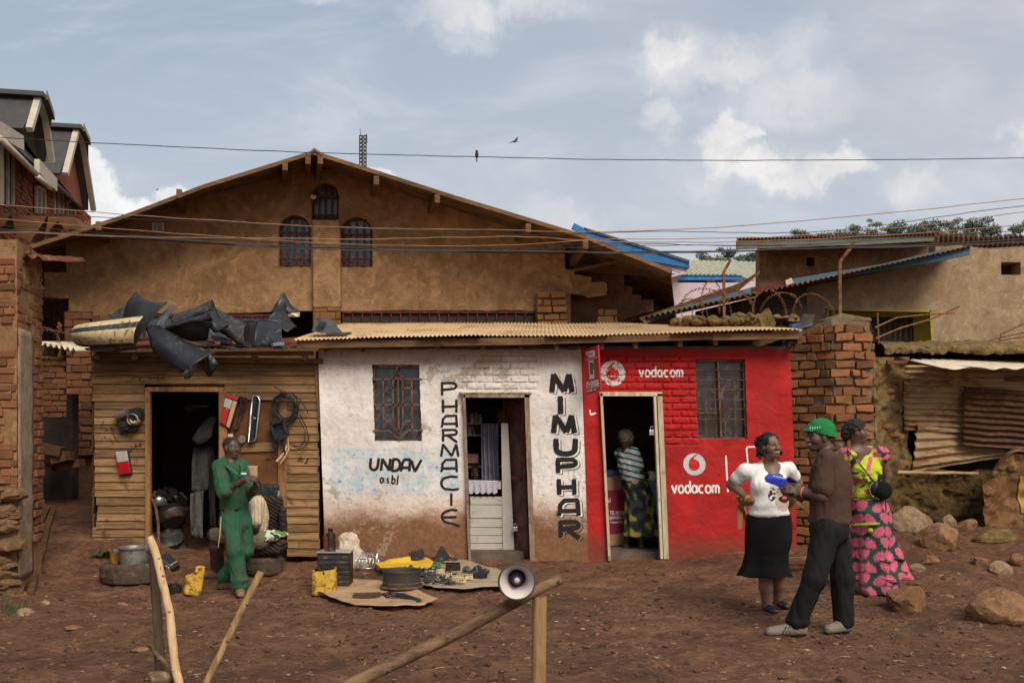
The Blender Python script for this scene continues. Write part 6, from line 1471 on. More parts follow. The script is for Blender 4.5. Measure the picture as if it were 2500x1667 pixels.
def hand(S_, wrist, d, nrm, curl=.5, thumb=1, s=1, thick=1):
    """palm, four unequal bent fingers and a thumb from the palm's side; d points to the fingers, nrm out of the palm"""
    w = Vector(wrist); d = Vector(d).normalized(); n = Vector(nrm); n = (n-d*n.dot(d)).normalized(); a = d.cross(n)*thumb
    M3 = np.array((a, d, n)).T
    S_.ell(w+d*.045*s, np.array((.040, .052, .016))*s, M3, .02); S_.caps(w-d*.02, w+d*.02*s, .026*s, .028*s, .02)
    for i, (off, L) in enumerate(((.030, .072), (.010, .080), (-.011, .074), (-.030, .058))):
        b = w+d*.086*s+a*off*s; dd = d.copy(); r = .0098*s*thick
        for j, fr_ in enumerate((.45, .32, .23)):
            ang = curl*(.7, 1.1, .8)[j]*(1+.08*i); dd = (dd*math.cos(ang)+n*math.sin(ang)).normalized(); e = b+dd*L*fr_*s
            S_.caps(b, e, r, r*.9, .006); b, r = e, r*.9; nn = n; n_ = (n-dd*n.dot(dd)); 
            if n_.length > .05: n = n_.normalized() if n_.dot(nn) > 0 else n
        n = Vector(nrm); n = (n-d*n.dot(d)).normalized()
    b = w+d*.03*s+a*.034*s; dd = (d*.7+a*.65+n*.35).normalized(); e = b+dd*.038*s; S_.caps(b, e, .0125*s, .011*s, .012); dd = (d*.9+a*.15+n*.4).normalized(); S_.caps(e, e+dd*.034*s, .0105*s, .009*s, .005)
def facecol(c, M3, s, base, lip=None, smile=False):
    base = np.array(base); lip = np.array(lip if lip is not None else base*np.array((1.5, 1.0, 1.0))); Mi = np.array(M3).T; c = np.array(c)
    def f(p, n):
        q = Mi @ (np.array(p)-c)/s; r = base
        if abs(q[0]) < .12 and abs(q[2]) < .14 and q[1] > .02:
            if smile and abs(q[0]) < .026 and abs(q[2]+.062) < .0075: return np.array((.5, .46, .42)) if abs(q[2]+.060) < .0055 else base*.3
            if abs(q[0]) < .026 and abs(q[2]+.0625) < .0016 and q[1] > .08: return base*.25
            if abs(q[0]) < .025 and -.080 < q[2] < -.046 and q[1] > .088: return lip
            for sx in (-1, 1):
                dx, dz = q[0]-sx*.031, q[2]-.020
                if abs(dx) < .022 and abs(dz-.010+abs(dx)*.15) < .0045 and q[1] > .06: return base*.3
                if ((q[0]-sx*.031)/.015)**2+((q[2]-.003)/.0055)**2 < 1 and q[1] > .07:
                    return np.array((.01, .008, .007)) if abs(q[0]-sx*.031) < .0062 or smile else np.array((.36, .33, .3))
        return r
    return f
def shoe(name, parent, ankle, toe, mat, col, w=.042, hgt=.05, z0=None, label=None):
    a, t_ = Vector(ankle), Vector(toe); z = min(t_.z, a.z) if z0 is None else z0
    d = Vector((t_.x-a.x, t_.y-a.y, 0)); d.normalize(); S_ = SDF(.0055); heel = Vector((a.x, a.y, z+.035))-d*.045
    S_.caps(heel, Vector((t_.x, t_.y, z+.03)), w*.9, w*.85, .03); S_.caps(Vector((a.x, a.y, z+.05)), a+Vector((0, 0, hgt)), w*1.05, w*1.0, .03); S_.caps(Vector((a.x, a.y, z+.06)), Vector((t_.x, t_.y, z+.035))-d*.05, w, w*.8, .03)
    S_.cut((0, 0, z), (0, 0, 1)); V, Fc = S_.mesh(); c = np.array(col)
    return skin(name, V, Fc, mat, parent, lambda p, n: c*.45 if p[2] < z+.018 else c, (.003, 30, 1), label)
def band(parent, c, d, r, col, name='wristband'):
    d = Vector(d).normalized(); s = d.cross(Vector((0, 0, 1)) if abs(d.z) < .9 else Vector((1, 0, 0))).normalized(); u = d.cross(s); mb = MB()
    mb.tube([Vector(c)+(s*math.cos(a)+u*math.sin(a))*r for a in np.linspace(0, 2*math.pi, 18)], .006, 6); mb.build(name, simple('wristband_'+name, col, .5), parent, smooth=True)
def pj(px, py, d): return P(px, py, d)

# ---- mechanic in green coveralls
w0 = GP(566, 1446); dW = w0.y
J5 = lambda x, y, o=0: P(480+x/3.565, 1040+y/3.565, dW+o)
pe = thing('person', 'mechanic in dirty green coveralls standing before the shed, wrapping paper in his hands', 'person', w0)
hc, hM = J5(303, 188), fr3((.80, -.60, .02)); nb = J5(298, 312); sR, sL = J5(205, 352, -.11), J5(398, 350, .11); eR, eL = J5(238, 575, -.24), J5(470, 560, .05); wR, wL = J5(425, 462, -.33), J5(520, 530, -.22)
hR, hL = J5(290, 830, -.06), J5(395, 830, .06); kR, aR, tR = J5(335, 1085, -.13), J5(378, 1385, -.12), J5(385, 1478, -.26); kL, aL, tL = J5(425, 1080, .06), J5(245, 1310, .20), J5(262, 1418, .16)
B = SDF(.0052); head(B, hc, hM, nb, .93)
B.caps(nb-Vector((0, 0, .11)), J5(320, 700), .09, .10, .06).caps(sR, sL, .05, None, .05).caps(sR, eR, .045, .040).caps(eR, wR, .038, .027).caps(sL, eL, .045, .04).caps(eL, wL, .038, .027)
B.caps(hR, kR, .075, .055).caps(kR, aR, .05, .035).caps(hL, kL, .075, .055).caps(kL, aL, .05, .035).caps(hR, hL, .09, None, .05)
hand(B, wR, J5(500, 450, -.36)-J5(425, 462, -.33), (0, .5, -.6), .75, -1, .95); hand(B, wL, J5(500, 440, -.27)-J5(520, 530, -.22), (-.6, -.5, 0), .8, 1, .95)
V, Fc = B.mesh(); skin('body', V, Fc, SK, pe, facecol(hc, hM, .93, (.085, .045, .030)))
GRN = np.array(srgb(44, 84, 60))
C_ = SDF(.006); spine = fr3((.64, -.77, 0)); cm = (J5(305, 470)+Vector()); 
C_.ell(cm, (.178, .125, .215), spine, .05).ell(J5(325, 680, 0), (.150, .122, .16), spine, .06).ell(J5(335, 830), (.158, .130, .14), spine, .05).caps(sR, sL, .066, None, .05)
C_.caps(sR, eR, .078, .072, .04).caps(eR, eR.lerp(wR, .14), .068, .070, .02).caps(sL, eL, .075, .068, .04).caps(eL, eL.lerp(wL, .12), .066, .064, .02)
C_.caps(hR, kR, .098, .080, .05).caps(kR, aR, .080, .083, .03).caps(hL, kL, .098, .080, .05).caps(kL, aL, .080, .080, .03).ell(aR+Vector((0, 0, .06)), (.09, .09, .04), I3, .02)
C_.caps(nb+Vector((0, 0, .06)), J5(372, 420, -.2), .045, .012, .015, True).cut(aR-Vector((0, 0, .075)), (0, 0, 1)).caps(J5(215, 735, -.1), J5(440, 735, -.08), .012, None, .02, True)
V, Fc = C_.mesh(); skin('coverall', V, Fc, CLD, pe, lambda p, n: GRN*(1+.25*noise.noise(Vector(p)*4)) if noise.noise(Vector(p)*7) < .18 else GRN*np.array((1.7, .85, .8)), (.008, 17, .35))
mb = MB()
for pl in ([(240, 270, -.05), (258, 340, -.16), (330, 395, -.22), (375, 440, -.2)], [(345, 275, .06), (390, 330, .0), (400, 380, -.1), (380, 440, -.18)]): mb.tube([J5(*q) for q in pl], [.022, .024, .02, .008], 8, flat=.4)
mb.build('collar', simple('coverall_collar', tuple(GRN*1.1), .85), pe, smooth=True)
mb = MB(); mb.box(J5(412, 412, -.16), (.05, .01, .018)); mb.build('badge', M['paint_white'], pe)
H_ = SDF(.0055).ell(HD(hc, hM, (0, -.020, .034), .93), np.array((.0775, .096, .088))*.93, hM, .01).cut(HD(hc, hM, (0, .03, .03), .93), HD((0, 0, 0), hM, (0, -.55, .83)))
V, Fc = H_.mesh(); skin('hair', V, Fc, simple('cropped_hair', (.022, .017, .014), .9, vs=80), pe)
shoe('boot', pe, aR+Vector((0, 0, -.05)), tR, LEATHER, srgb(128, 98, 70), .045, .02, z0=gg(tR.x, tR.y)); o = shoe('boot', pe, aL-Vector((0, 0, .03)), tL+Vector((.02, .05, 0)), LEATHER, srgb(96, 68, 50), .043, .02, z0=gg(tL.x, tL.y))
band(pe, eR.lerp(wR, .62), wR-eR, .036, (.02, .02, .02))
mb = MB(); mb.tube([J5(212, 790, -.2), J5(205, 920, -.21), J5(188, 1055, -.2)], [.006, .007, .004], 6); tag(mb.build('twig', M['bare_stick'], loc=J5(205, 920, -.2)), 'thin brown stick poking from the green coverall pocket', 'stick')
mb = MB(); a, b = J5(500, 455, -.30), J5(487, 345, -.30); ang = np.linspace(0, 2*math.pi, 20)
mb.sheet(lambda u, v: a.lerp(b, v)+Vector(((.030+.014*v)*math.cos(u*6.6)*1.1, (.022)*math.sin(u*6.6), .006*noise.noise(Vector((u*9, v, 0)))*(v > .9))), 24, 6); tag(mb.build('paper_bundle', M['card'], loc=a, smooth=True, solid=.003), 'rolled tan paper bundle held up by the man in green', 'paper')

# ---- car seat, its tyre base and the person sitting on it
q = GP(648, 1416); dS = q.y+.30
J6 = lambda x, y, o=0: P(480+x/3.565, 1040+y/3.565, dS+o)
def tyre(label, c, R_, h, name='tyre', rot=None, wob=.01):
    o = thing(name, label, 'tyre', c); mb = MB(); r = R_
    mb.lathe([(r*.60, .01), (r*.62, 0), (r*.88, .004), (r*.97, .02), (r, h*.25), (r*1.005, h*.5), (r, h*.75), (r*.97, h-.02), (r*.88, h-.004), (r*.68, h), (r*.62, h*.93), (r*.60, h*.8)], c, 48, rot, wob=wob)
    for k in range(64):
        a = 2*math.pi*k/64
        for zz, dz in ((h*.32, .03), (h*.5, -.03), (h*.68, .03)): mb.beam(Vector(c)+Vector((r*math.cos(a), r*math.sin(a), zz)), Vector(c)+Vector((r*math.cos(a+.06), r*math.sin(a+.06), zz+dz)), .012, .008, (math.cos(a), math.sin(a), 0))
    mb.build('tread', M['rubber'], o, smooth=True, angle=40); return o
tq = Vector((X(646, dS), dS, g(X(646, dS), dS)+.005)); tyre('dusty tyre lying flat under the car seat', tq, .205, .20)
st = thing('car_bench', 'black striped car seat with a headrest propped on a tyre as a bench', 'seat', tq+Vector((0, 0, .2)))
seatm, t = newmat('striped_seat_cloth'); p_ = t.obj(); wv = t.n('ShaderNodeTexWave', bands_direction='DIAGONAL'); t.put(wv.inputs['Vector'], t.mapping(p_, (1, 0, 1.6))); wv.inputs['Scale'].default_value = 9; wv.inputs['Distortion'].default_value = 1
t.surf(t.mix(t.step(wv.outputs['Fac'], .45, .7), srgb(30, 26, 24), srgb(72, 58, 48)), .9, bump if False else 0, t.bump(t.noise(p_, 80, 3), .3, .004), spec=.15)
def cushion(c, r, m=I3, k=.02, name='cushion', mat=None, sq=None):
    S_ = SDF(.007); hx, hy, hz = sq; m = np.array(m)
    for b in np.linspace(-hy, hy, 1+int(hy/.03)):
        for zz in np.linspace(-hz, hz, 2+int(hz/.03)): S_.caps(np.array(c)+m @ np.array((-hx, b if hy > .03 else 0, zz)), np.array(c)+m @ np.array((hx, b if hy > .03 else 0, zz)), r, None, .03)
    V, Fc = S_.mesh(); return skin(name, V, Fc, mat, st, None, (.006, 10, 1))
cushion(J6(625, 775, .22), .05, fr3((0, -1, -.15)), name='backrest', mat=seatm, sq=(.115, .03, .17))
cushion(J6(625, 1050, .0), .05, fr3((0, -1, 0)), name='seat_cushion', mat=seatm, sq=(.125, .15, .02))
cushion(J6(625, 575, .24), .045, fr3((0, -1, 0)), name='headrest', mat=M['black_rubber'], sq=(.075, .01, .05))
cushion(J6(750, 830, .1), .03, fr3((0, -1, -.1)), name='side_bolster', mat=M['black_rubber'], sq=(.01, .03, .13))
mb = MB(); mb.tube([J6(712, 560, .22), J6(710, 650, .22)], .012, 8); mb.tube([J6(540, 590, .22), J6(540, 660, .22)], .012, 8); mb.build('headrest_post', M['chrome'], st)
mb = MB(); mb.bb(J6(460, 1150, -.12), J6(735, 1195, .2)); mb.build('seat_base', M['black_rubber'], st, bevel=.01)
sp_ = thing('person', 'person in a tan striped shirt and khaki shorts sitting behind the mechanic', 'person', J6(560, 1000, -.1))
hc, hM = J6(478, 545, -.15), fr3((-.85, -.45, -.1)); nb = J6(495, 640, -.06); sN, sF = J6(530, 665, -.24), J6(520, 665, .14); eN, wN = J6(515, 880, -.30), J6(520, 985, -.22)
hN, hF = J6(560, 990, -.2), J6(560, 990, .02); kN, kF = J6(140, 945, -.28), J6(190, 945, .0); aN, aF = J6(150, 1235, -.20), J6(215, 1235, .05)
B = SDF(.0055); head(B, hc, hM, nb, .92); B.caps(nb, hN.lerp(hF, .5), .09, .11, .05).caps(sN, sF, .05).caps(sN, eN, .042, .038).caps(eN, wN, .036, .026).caps(sF, J6(470, 880, .1), .042, .036).caps(J6(470, 880, .1), J6(400, 940, 0), .034, .026)
B.caps(hN, kN, .08, .056).caps(kN, J6(155, 1060, -.26), .05, .05).caps(J6(155, 1060, -.26), aN, .052, .034).caps(hF, kF, .08, .056).caps(kF, aF, .05, .034)
for an in (aN, aF): B.caps(an-Vector((0, 0, .05)), an+Vector((-.17, -.06, -.085)), .036, .024, .03)
hand(B, wN, (-.2, -.2, -.9), (-.5, -.3, 0), .5, 1); hand(B, J6(400, 940, 0), (-.8, -.2, -.3), (0, 0, -1), .4, 1)
V, Fc = B.mesh(); skin('body', V, Fc, SK, sp_, facecol(hc, hM, .92, (.05, .026, .018)))
C_ = SDF(.0065).ell(nb.lerp(hN.lerp(hF, .5), .45), (.2, .13, .26), fr3((-.9, -.3, 0)), .05).caps(sN, sF, .06, None, .05).caps(sN, eN.lerp(sN, .25), .065, .062, .04).caps(sF, J6(480, 820, .1), .065, .06, .04)
TAN = np.array(srgb(196, 176, 146)); V, Fc = C_.mesh(); skin('shirt', V, Fc, CL, sp_, lambda p, n: TAN*(.72 if math.sin(p[0]*150+p[1]*60) > .6 else 1), (.008, 12, .6))
C_ = SDF(.0065).caps(hN, hN.lerp(kN, .93), .098, .085, .04).caps(hF, hF.lerp(kF, .93), .098, .085, .04).caps(hN, hF, .10); KH = np.array(srgb(110, 96, 74)); V, Fc = C_.mesh(); skin('shorts', V, Fc, CLD, sp_, lambda p, n: KH, (.008, 12, 1))
shoe('sandal', sp_, aN+Vector((-.03, -.02, -.06)), aN+Vector((-.19, -.07, -.1)), LEATHER, srgb(110, 70, 60), .036, -.02, z0=aN.z-.115); shoe('sandal', sp_, aF+Vector((-.03, -.02, -.06)), aF+Vector((-.19, -.07, -.1)), LEATHER, srgb(60, 50, 50), .036, -.02, z0=aF.z-.115)
H_ = SDF(.0055).ell(HD(hc, hM, (0, -.020, .034), .92), np.array((.0775, .096, .088))*.92, hM).cut(HD(hc, hM, (0, .03, .03), .92), HD((0, 0, 0), hM, (0, -.55, .83))); V, Fc = H_.mesh(); skin('hair', V, Fc, HAIR, sp_)
S_ = SDF(.006)
for k, (x, y, o, r) in enumerate(((590, 940, -.2, .05), (640, 930, -.18, .055), (690, 950, -.16, .045), (740, 940, -.15, .035), (775, 930, -.14, .02), (620, 975, -.25, .05), (660, 970, -.22, .045))): S_.ell(J6(x, y, o), (r*1.2, r, r*.7), I3, .05)
S_.caps(J6(640, 980, -.2), J6(780, 935, -.14), .03, .012, .03); V, Fc = S_.mesh(); gw = thing('cloth', 'crumpled green and white patterned cloth on the car seat', 'cloth', J6(650, 960, -.2))
def gwc(p, n): q = noise.noise(Vector(p)*16+Vector((3, 0, 0))); return np.array(srgb(96, 128, 56)) if q > .02 else (np.array(srgb(190, 196, 170)) if q > -.25 else np.array(srgb(40, 44, 36)))
skin('cloth_body', V, Fc, CL, gw, gwc, (.02, 14, 1))

# ---- woman in the white T-shirt
J2 = lambda x, y, o=0: P(1760+x/2.658, 990+y/2.658, dd0+o)
w0 = GP(1878, 1500); dd0 = w0.y+.02
pe = thing('person', 'smiling woman in a white printed T-shirt and black flared skirt, hands on hips', 'person', w0)
hc, hM = J2(322, 262, -.02), fr3((.36, -.92, .10), (-.10, 0, 1)); nb = J2(318, 385, .03); sR, sL = J2(160, 422, .02), J2(438, 412, .06); eR, eL = J2(72, 510, .14), J2(492, 500, .2); wR, wL = J2(192, 618, -.06), J2(470, 600, .05)
hR, hL = J2(265, 830, .02), J2(365, 830, .06); kR, kL = J2(285, 1090, .0), J2(372, 1080, .14); aR, aL = J2(302, 1340, .04), J2(372, 1298, .26); tR, tL = J2(352, 1372, -.10), J2(428, 1322, .12)
B = SDF(.0052); head(B, hc, hM, nb, .95, True)
B.caps(nb-Vector((0, 0, .11)), J2(310, 700, .03), .10, .13, .06).caps(sR, sL, .055, None, .05).caps(sR, eR, .052, .046).caps(eR, wR, .045, .028).caps(sL, eL, .052, .046).caps(eL, wL, .045, .028).ell(J2(312, 860, .04), (.17, .12, .14), I3, .05)
B.caps(hR, kR, .09, .062).caps(kR, kR.lerp(aR, .35), .052, .056).caps(kR.lerp(aR, .35), aR, .056, .034).caps(hL, kL, .09, .062).caps(kL, kL.lerp(aL, .35), .052, .056).caps(kL.lerp(aL, .35), aL, .056, .034)
for a_, t_ in ((aR, tR), (aL, tL)): B.caps(a_-Vector((0, 0, .02)), Vector((t_.x, t_.y, t_.z+.025)), .034, .022, .03)
hand(B, wR, J2(120, 640, .05)-J2(192, 618, -.06), (.5, .5, .5), .35, 1, .9); hand(B, wL, (-.1, .5, -.6), (-.7, -.3, 0), .35, 1, .9)
SKW = (.185, .096, .060); V, Fc = B.mesh(); skin('body', V, Fc, SK, pe, facecol(hc, hM, .95, SKW, smile=True))
C_ = SDF(.0058); fm = fr3((.2, -.98, 0))
C_.ell(J2(306, 480, .03), (.158, .116, .16), fm, .05).ell(J2(255, 520, -.055), (.085, .075, .085), fm, .05).ell(J2(365, 515, -.05), (.085, .075, .085), fm, .05).ell(J2(308, 630, .02), (.178, .135, .15), fm, .06).ell(J2(312, 700, .02), (.178, .13, .055), fm, .04).caps(sR, sL, .058, None, .05)
C_.caps(sR, sR.lerp(eR, .55), .062, .066, .03).caps(sL, sL.lerp(eL, .5), .062, .066, .03).ell(nb+Vector((.01, -.05, .05)), (.088, .085, .075), I3, .015, True)
C_.ell(nb+Vector((.01, -.09, .0)), (.085, .09, .075), I3, .012, True).cut(J2(310, 726, 0), (0, 0, 1))
WH = np.array(srgb(226, 222, 214)); uv2 = lambda p: ((1250+p[0]/p[1]*F-1760)*2.658, (HY-(p[2]-H)/p[1]*F-990)*2.658)
def teecol(p, n):
    if n[1] > .1: return WH
    x, y = uv2(p); wob = 6*noise.noise(Vector((x*.03, y*.03, 0))); x += wob; y += wob
    if ((x-345)/62)**2+((y-470)/40)**2 < 1 or ((x-420)/75)**2+((y-500)/34)**2 < 1:
        return np.array(srgb(190, 160, 120)) if abs((y-478)-((x-390)/70)**2*-14+18-(x-340)*.13) < 3.2 and x > 335 else np.array(srgb(28, 42, 140)) if y > 470+.1*(x-300) else np.array(srgb(52, 74, 172))
    if ((x-405)/52)**2+((y-600)/85)**2 < 1 and y > 520:
        if ((x-412)/16)**2+((y-596)/11)**2 < 1: return np.array(srgb(200, 100, 110))
        if ((x-408)/36)**2+((y-605)/24)**2 < 1 and y < 632: return np.array(srgb(46, 36, 38))
        if y < 560 and noise.noise(Vector((x*.09, y*.05, 3))) > -.05: return np.array(srgb(40, 32, 36))
        if abs(((x-405)/50)**2+((y-620)/72)**2-.92) < .12 and y > 620: return np.array(srgb(70, 76, 66))
        return np.array(srgb(206, 176, 160))
    if ((x-330)/24)**2+((y-575)/46)**2 < 1 and noise.noise(Vector((x*.06, y*.05, 9))) > -.05: return np.array(srgb(44, 36, 42))
    return WH
V, Fc = C_.mesh(); skin('shirt', V, Fc, CL, pe, teecol, (.0045, 15, .5), 'white T-shirt with a bearded face and blue hat print')
def lathe_skirt(name, parent, rings, mat, color=None, fold=0, nfold=9, label=None):
    """rings: (centre, rx, ry) from waist to hem, joined into one hanging cloth"""
    mb = MB(); na, nr = (200, len(rings)*12) if color else (96, len(rings)*5)
    def rg(u):
        u *= len(rings)-1; i = min(int(u), len(rings)-2); f = u-i; f = f*f*(3-2*f)*.6+f*.4; a, b = rings[i], rings[i+1]; return Vector(a[0]).lerp(Vector(b[0]), f), a[1]+(b[1]-a[1])*f, a[2]+(b[2]-a[2])*f
    cols = []
    for i in range(nr+1):
        c, rx_, ry_ = rg(i/nr)
        for k in range(na):
            a = 2*math.pi*k/na; w = 1+fold*(i/nr)**1.6*math.sin(nfold*a+1.3*math.sin(2*a))+.01*noise.noise(Vector((a*3, i*.2, 0)))
            q = c+Vector((rx_*w*math.cos(a), ry_*w*math.sin(a), .02*fold*10*math.sin(nfold*a+2)*(i/nr)**4*.3)); mb.v.append(q)
            if color: cols.append(color(q, a, i/nr))
    mb.f = [[i*na+k, i*na+(k+1) % na, (i+1)*na+(k+1) % na, (i+1)*na+k] for i in range(nr) for k in range(na)]; mb.m = [0]*len(mb.f)
    o = mb.build(name, mat, parent, smooth=True, solid=.006, colors=np.array(cols) if color else None)
    if label: o['label'] = label
    return o
BLK = M['black_cloth'] = simple('black_cloth', (.010, .009, .009), .9, vs=8, var=.3, bs=120, spec=.15)
kk = dd0/F/2.658
lathe_skirt('skirt', pe, [(J2(312, 705, .03), 140*kk, .13), (J2(312, 780, .04), 150*kk, .15), (J2(310, 870, .05), 150*kk, .155), (J2(300, 960, .06), 136*kk, .145), (J2(292, 1030, .06), 142*kk, .15), (J2(286, 1098, .06), 166*kk, .19)], BLK, None, .10, 7)
o = shoe('shoe', pe, aR-Vector((0, 0, .02)), tR, M['black_plastic'], (.01, .01, .01), .032, -.04, z0=gg(tR.x, tR.y)); o = shoe('shoe', pe, aL-Vector((0, 0, .02)), tL, M['black_plastic'], (.01, .01, .01), .032, -.04, z0=gg(tL.x, tL.y))
H_ = SDF(.0058).ell(HD(hc, hM, (0, -.026, .034), .95), np.array((.088, .100, .096))*.95, hM, .01)
rs = random.Random(8)
for k in range(44):
    a = rs.uniform(-1.95, 1.95); z = rs.uniform(-.095, .06); H_.caps(HD(hc, hM, (.08*math.sin(a), -.03-.085*math.cos(a)*1, z+.03), .95), HD(hc, hM, (.106*math.sin(a+.15), -.03-.11*math.cos(a), z-.03), .95), .020, .011, .012)
H_.ell(HD(hc, hM, (0, .085, -.035), .95), np.array((.062, .075, .092))*.95, hM, .012, True)
V, Fc = H_.mesh(); skin('hair', V, Fc, HAIR, pe, None, (.008, 30, 1))
band(pe, wR.lerp(eR, .06), wR-eR, .033, srgb(196, 96, 40)); band(pe, wR.lerp(eR, .12), wR-eR, .034, srgb(190, 150, 60))

# ---- man in the green hat
w0 = GP(1985, 1550); dd0 = w0.y+.02
pe = thing('person', 'man in a green cloth hat, brown T-shirt and black trousers, seen from behind', 'person', w0)
hc, hM = J2(634, 200), fr3((-.96, -.22, -.03)); nb = J2(700, 300); sL, sR = J2(682, 345, -.19), J2(728, 345, .17); eL, eR = J2(652, 585, -.26), J2(600, 590, .14); wL, wR = J2(528, 560, -.17), J2(500, 575, .0)
hL, hR = J2(690, 800, -.08), J2(730, 800, .08); kL, aL, tL = J2(610, 1110, -.13), J2(492, 1395, -.06), J2(318, 1470, -.08); kR, aR, tR = J2(790, 1110, .04), J2(798, 1400, .02), J2(700, 1468, -.06)
B = SDF(.0052); head(B, hc, hM, nb, .97, True)
B.caps(nb-Vector((0, 0, .11)), J2(715, 720), .10, .11, .06).caps(sL, sR, .055, None, .05).caps(sL, eL, .052, .046).caps(eL, wL, .045, .030).caps(sR, eR, .052, .046).caps(eR, wR, .045, .030).caps(hL, kL, .085, .06).caps(kL, aL, .055, .038).caps(hR, kR, .085, .06).caps(kR, aR, .055, .038).caps(hL, hR, .09)
hand(B, wL, J2(425, 535, -.16)-J2(528, 560, -.17), (.1, .7, -.5), .45, -1, 1.0); hand(B, wR, J2(420, 575, .0)-J2(500, 575, .0), (0, -.3, .8), .5, -1, 1.0)
V, Fc = B.mesh(); skin('body', V, Fc, SK, pe, facecol(hc, hM, .97, (.10, .054, .036), smile=True))
BR = np.array(srgb(74, 52, 42)); tm = fr3((-.92, .38, 0)); C_ = SDF(.0062)
C_.ell(J2(712, 462), (.162, .158, .178), tm, .05).ell(J2(710, 560), (.152, .160, .18), tm, .05).ell(J2(708, 690), (.150, .155, .13), tm, .05).ell(J2(708, 745), (.152, .160, .06), tm, .04).caps(sL, sR, .065, None, .05).caps(sL, sL.lerp(eL, .80), .070, .082, .022).caps(sR, sR.lerp(eR, .7), .08, .085, .04)
C_.caps(nb+Vector((0, 0, .02)), nb+Vector((-.02, 0, .14)), .068, .07, .015, True).cut(J2(705, 782), (-.05, 0, 1))
V, Fc = C_.mesh(); skin('shirt', V, Fc, CLD, pe, lambda p, n: BR*(1+.3*noise.noise(Vector(p)*5)), (.008, 13, .45))
mb = MB(); mb.tube([nb+Vector((.072*math.cos(a)*1.05, .072*math.sin(a), .022+.02*math.cos(a))) for a in np.linspace(0, 2*math.pi, 24)], .016, 8, flat=.8); mb.build('collar', simple('shirt_collar', tuple(BR*.9), .9), pe, smooth=True)
C_ = SDF(.0065).ell(J2(708, 810), (.168, .150, .12), tm, .05).caps(hL, kL, .106, .086, .05).caps(kL, aL, .086, .078, .03).caps(hR, kR, .106, .084, .05).caps(kR, aR, .084, .076, .03).ell(aL+Vector((.01, 0, -.0)), (.092, .088, .05), I3, .02).cut(aL-Vector((0, 0, .068)), (0, 0, 1))
V, Fc = C_.mesh(); skin('trousers', V, Fc, CLD, pe, lambda p, n: np.array((.009, .0085, .008)), (.009, 13, .3))
for (a_, t_) in ((aL, tL), (aR, tR)): shoe('trainer', pe, a_-Vector((0, 0, .03)), t_, LEATHER, srgb(116, 104, 92), .046, -.02, z0=gg(t_.x, t_.y))
mb = MB()
for k in range(3): a_ = aL.lerp(tL, .35+k*.12); mb.beam(Vector((a_.x, a_.y-.048, gg(tL.x, tL.y)+.025)), Vector((a_.x+.03, a_.y-.035, gg(tL.x, tL.y)+.075)), .010, .006, (0, -1, 0))
mb.build('shoe_stripe', M['black_rubber'], pe)
GH = np.array(srgb(28, 112, 60)); H_ = SDF(.0058)
H_.ell(HD(hc, hM, (0, -.022, .050), .97), np.array((.094, .116, .098))*.97, hM, .01).ell(HD(hc, hM, (0, -.035, .0), .97), np.array((.096, .112, .06))*.97, hM, .03).ell(HD(hc, hM, (0, .085, .050), .97), np.array((.085, .060, .014))*.97, fr3(HD((0, 0, 0), hM, (0, 1, -.35))), .02)
H_.cut(HD(hc, hM, (0, .0, .012), .97), HD((0, 0, 0), hM, (0, -.26, .96)))
V, Fc = H_.mesh(); skin('hat', V, Fc, CLD, pe, lambda p, n: GH*(1+.35*noise.noise(Vector(p)*9)) if noise.noise(Vector(p)*11) < .25 else GH*np.array((1.9, .9, .9)), (.006, 14, 1))
mb = MB()
for k in range(5):
    a_ = HD(hc, hM, (-.055-.004*k, .105-.018*k, .058), .97); mb.beam(Vector(a_), Vector(a_)+Vector((0, -.012, .016)), .004, .012)
mb.build('hat_lettering', M['paint_white'], pe)
band(pe, wL.lerp(eL, .03), wL-eL, .036, srgb(206, 120, 84))
mb = MB(); a_ = Vector(wL)+Vector((-.10, .02, .0)); mb.prism([a_+Vector(q) for q in ((-.04, 0, -.02), (.04, 0, -.03), (.05, 0, .01), (-.03, 0, .015))], (0, .012, 0)); tag(mb.build('mobile_phone', M['black_plastic'], loc=a_, bevel=.003), 'dark mobile phone held by the man in the green hat', 'phone')

# ---- woman in the pink and green dress
w0 = GP(2094, 1452); dd0 = w0.y+.12
pe = thing('person', 'woman in a pink, dark green and lime fan print dress looking off to the road', 'person', w0)
hc, hM = J2(888, 168), fr3((.90, -.42, -.03)); nb = J2(892, 285, .02); sR, sL = J2(806, 305, -.03), J2(1030, 300, .08); eR, eL = J2(775, 470, -.02), J2(1078, 455, .12); wR, wL = J2(800, 610, -.06), J2(1062, 610, .08)
B = SDF(.0055); head(B, hc, hM, nb, .95)
hp = J2(965, 740, .03); hR, hL = J2(930, 760, .0), J2(1010, 760, .06); aR, aL = J2(890, 1215, -.08), J2(1000, 1190, .05)
B.caps(nb-Vector((0, 0, .10)), J2(955, 640), .08, .09, .06).caps(sR, sL, .055, None, .05).caps(sR, eR, .050, .044).caps(eR, wR, .042, .028).caps(sL, eL, .050, .044).caps(eL, wL, .042, .028).caps(hR, aR, .09, .036).caps(hL, aL, .09, .036).caps(hR, hL, .12)
tR = aR+Vector((.03, -.14, -.05)); B.caps(aR, tR, .034, .022, .03).caps(aL, aL+Vector((.05, -.13, -.05)), .034, .022, .03)
hand(B, wR, (.1, -.1, -.95), (.9, 0, 0), .35, 1, .9); hand(B, wL, (0, -.1, -.95), (-.9, 0, 0), .35, -1, .9)
SKP = (.13, .066, .044); V, Fc = B.mesh(); skin('body', V, Fc, SK, pe, facecol(hc, hM, .95, SKP))
PK, DG, LM = np.array(srgb(194, 90, 110)), np.array(srgb(36, 62, 52)), np.array(srgb(176, 186, 44))
